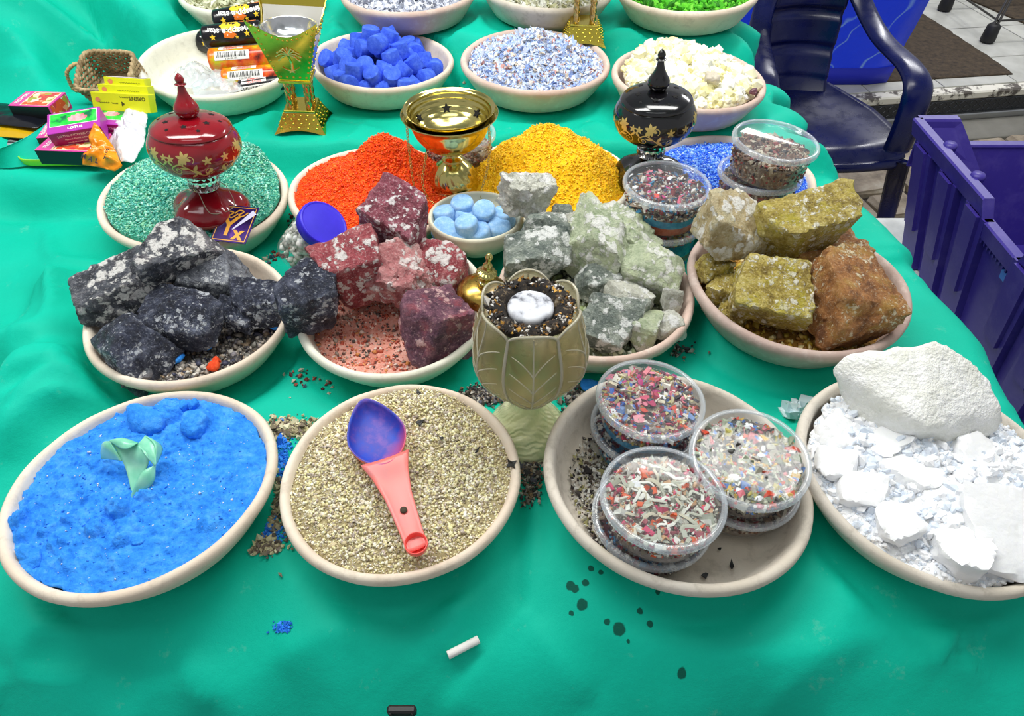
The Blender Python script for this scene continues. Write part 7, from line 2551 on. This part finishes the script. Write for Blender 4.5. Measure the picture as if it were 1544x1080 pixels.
def lotusbox(label, loc, rot, d):
    t, b_ = pbox('incense_box', label, 'box', loc, rot, d, PURP, 'boxes of incense cones')
    V2, F2 = rect2(-d[0] / 2 + 0.004, -d[1] / 2 + 0.015, d[0] / 2 - 0.004, d[1] / 2 - 0.003)
    panel(b_, 'frame_print', WHITE_INK, on_top(d, V2, 0.0002), F2)
    V2, F2 = rect2(-d[0] / 2 + 0.0052, -d[1] / 2 + 0.0162, d[0] / 2 - 0.0052, d[1] / 2 - 0.0042)
    panel(b_, 'leaf_picture', GREENP, on_top(d, V2, 0.0004), F2, 'printed green leaves')
    g = G()
    for a in range(-2, 3):
        V2, F2 = leaf2(0.006, 0.002, PI / 2 + a * 0.55, 0.017, 0.006)
        g.add(on_top(d, V2 * [1.0, 0.75], 0.0006 + 0.0001 * (2 - abs(a))), F2)
    V2, F2 = blob2(0.006, 0.004, 0.015, 0.007, 20)
    g.add(on_top(d, V2, 0.00055), F2)
    panel(b_, 'lotus_picture', lotp, np.concatenate(g.V), g.F, 'printed pink lotus')
    V3, F3 = text_geo('LOTUS', 0.0075, 0.0003)
    panel(b_, 'lettering', WHITE_INK, on_top(d, V3[:, :2] + [0.002, -d[1] / 2 + 0.0075], 0.0004), F3)
    V2, F2 = rect2(-d[0] / 2 + 0.0005, -d[2] / 2 + 0.0005, d[0] / 2 - 0.0005, d[2] / 2 - 0.0005)
    panel(b_, 'front_panel', MAG, on_front(d, V2, 0.0003), F2)
    g = G()
    for s, sz, y in (('LOTUS INCENSE CONES', 0.0058, d[2] * 0.24), ('Natural Flower extracts, oils', 0.0040, 0.0), ('special aromatic, safe use only', 0.0036, -d[2] * 0.22)):
        V3, F3 = text_geo(s, sz, 0.0001)
        g.add(on_front(d, V3[:, :2] + [0.003, y], 0.0006), F3)
    panel(b_, 'front_lettering', plain('pale_pink_ink', (246, 200, 206), 0.4), np.concatenate(g.V), g.F)
    return t


rosebox('pink rose printed incense box standing alone left of the basket', tuple(at(62, 161, z=0.094)), (0, R_(0), R_(-4)), (0.074, 0.058, 0.030), NIGHT)
rosebox('pink rose printed incense box lowest on the lime tray', tuple(at(116, 224, z=0.081)), (0, 0, R_(-4)), (0.100, 0.064, 0.026), NIGHT)
lotusbox('purple and green lotus incense box lying tilted on top of the pile', tuple(at(118, 192, z=0.112)), (R_(16), R_(-2), R_(17)), (0.082, 0.048, 0.030))
lotusbox('purple and green lotus incense box under the white bag', tuple(at(166, 186, z=0.092)), (0, 0, R_(-8)), (0.082, 0.060, 0.030))
rosebox('dark rose printed box hidden at the left end of the pile', tuple(at(92, 205, z=0.080)), (0, 0, R_(8)), (0.050, 0.060, 0.028), NIGHT)

ob = NT('orange_film')
ob.set(Base_Color=ob.ramp(ob.noise(40, 3), [(0.35, srgb(236, 130, 10)), (0.7, srgb(252, 166, 30))]), Roughness=0.18)
obg = thing('orange_bag', 'crumpled orange plastic bag with black letters on the tray', 'bag', tuple(at(160, 226, z=0.098)), (R_(38), R_(4), R_(-6)))
V, F = pillow(np.array([(-0.030, 0.045), (-0.022, 0.040), (0.010, 0.008), (0.032, -0.024), (0.020, -0.034), (-0.010, -0.030), (-0.034, -0.030), (-0.036, -0.018), (-0.020, -0.008), (-0.034, 0.020)]), 0.022, 14, wr=0.5)
of = G().add(V, F).obj('film', ob.m, obg)
g = G()
for s, x, y, a in (('M', -0.026, -0.020, 0), ('A', -0.014, -0.023, -0.2), ('L', -0.003, -0.025, -0.2), ('S', 0.010, -0.006, -0.3), ('A', 0.010, -0.016, 0.2)):
    V3, F3 = text_geo(s, 0.011, 0.0004)
    ca, sa = math.cos(a), math.sin(a)
    g.add(np.c_[V3[:, 0] * ca - V3[:, 1] * sa + x, V3[:, 0] * sa + V3[:, 1] * ca + y, np.full(len(V3), 0.0125)], F3)
panel(of, 'lettering', BLK_INK, np.concatenate(g.V), g.F)
wb = NT('white_film')
wb.set(Base_Color=(0.86, 0.88, 0.92), Roughness=0.25, Transmission_Weight=0.25)
wb.bump(wb.noise(60, 4), 0.5, 0.006)
bag('white_bag', 'shiny white plastic bag leaning right of the incense boxes', 'bag', [(226, 160), (228, 172), (218, 214), (196, 240), (176, 236), (158, 206), (182, 180)], 0.096, 0.034, wb.m, 17, (R_(8), R_(-10), 0), wr=0.55)

# flat foil packets at the far left
packs = [('black foil incense packet on top at the far left edge', NT('black_foil_pack').set(Base_Color=srgb(16, 18, 26), Roughness=0.2).m, 0.0),
         ('silver and yellow foil packet under the black one', None, -0.010), ('striped grey foil packet lowest at the far left edge', None, -0.020)]
sil = NT('silver_yellow_foil')
sil.set(Base_Color=sil.ramp(sil.n('SeparateXYZ', {0: sil.co()}).outputs[1], [(0.0, srgb(200, 160, 20)), (0.47, srgb(190, 190, 20)), (0.5, srgb(160, 170, 190)), (0.53, srgb(200, 210, 226))]), Roughness=0.25)
stp = NT('striped_foil')
stp.set(Base_Color=stp.ramp(stp.n('TexWave', {'Vector': stp.co(), 'Scale': 32.0, 'Distortion': 1.0}, bands_direction='Y').outputs[1], [(0.4, srgb(50, 54, 60)), (0.6, srgb(150, 156, 160))]), Roughness=0.3)
for i, (lab, m_, dz) in enumerate(packs):
    p = at(26 - 8 * i, 174 + 17 * i, z=0.088 + dz)
    V, F = pillow(np.array([(-0.07, -0.034), (0.0, -0.036), (0.058, -0.034), (0.060, 0.034), (0.0, 0.036), (-0.07, 0.034)]), 0.009, 20 + i, wr=0.2)
    tag(G().add(V, F).obj('foil_packet', m_ or (sil.m if i == 1 else stp.m), loc=tuple(p), rot=(0, R_(4), R_(-7 + 5 * i))), lab, 'packet', 'foil packets at the left edge')
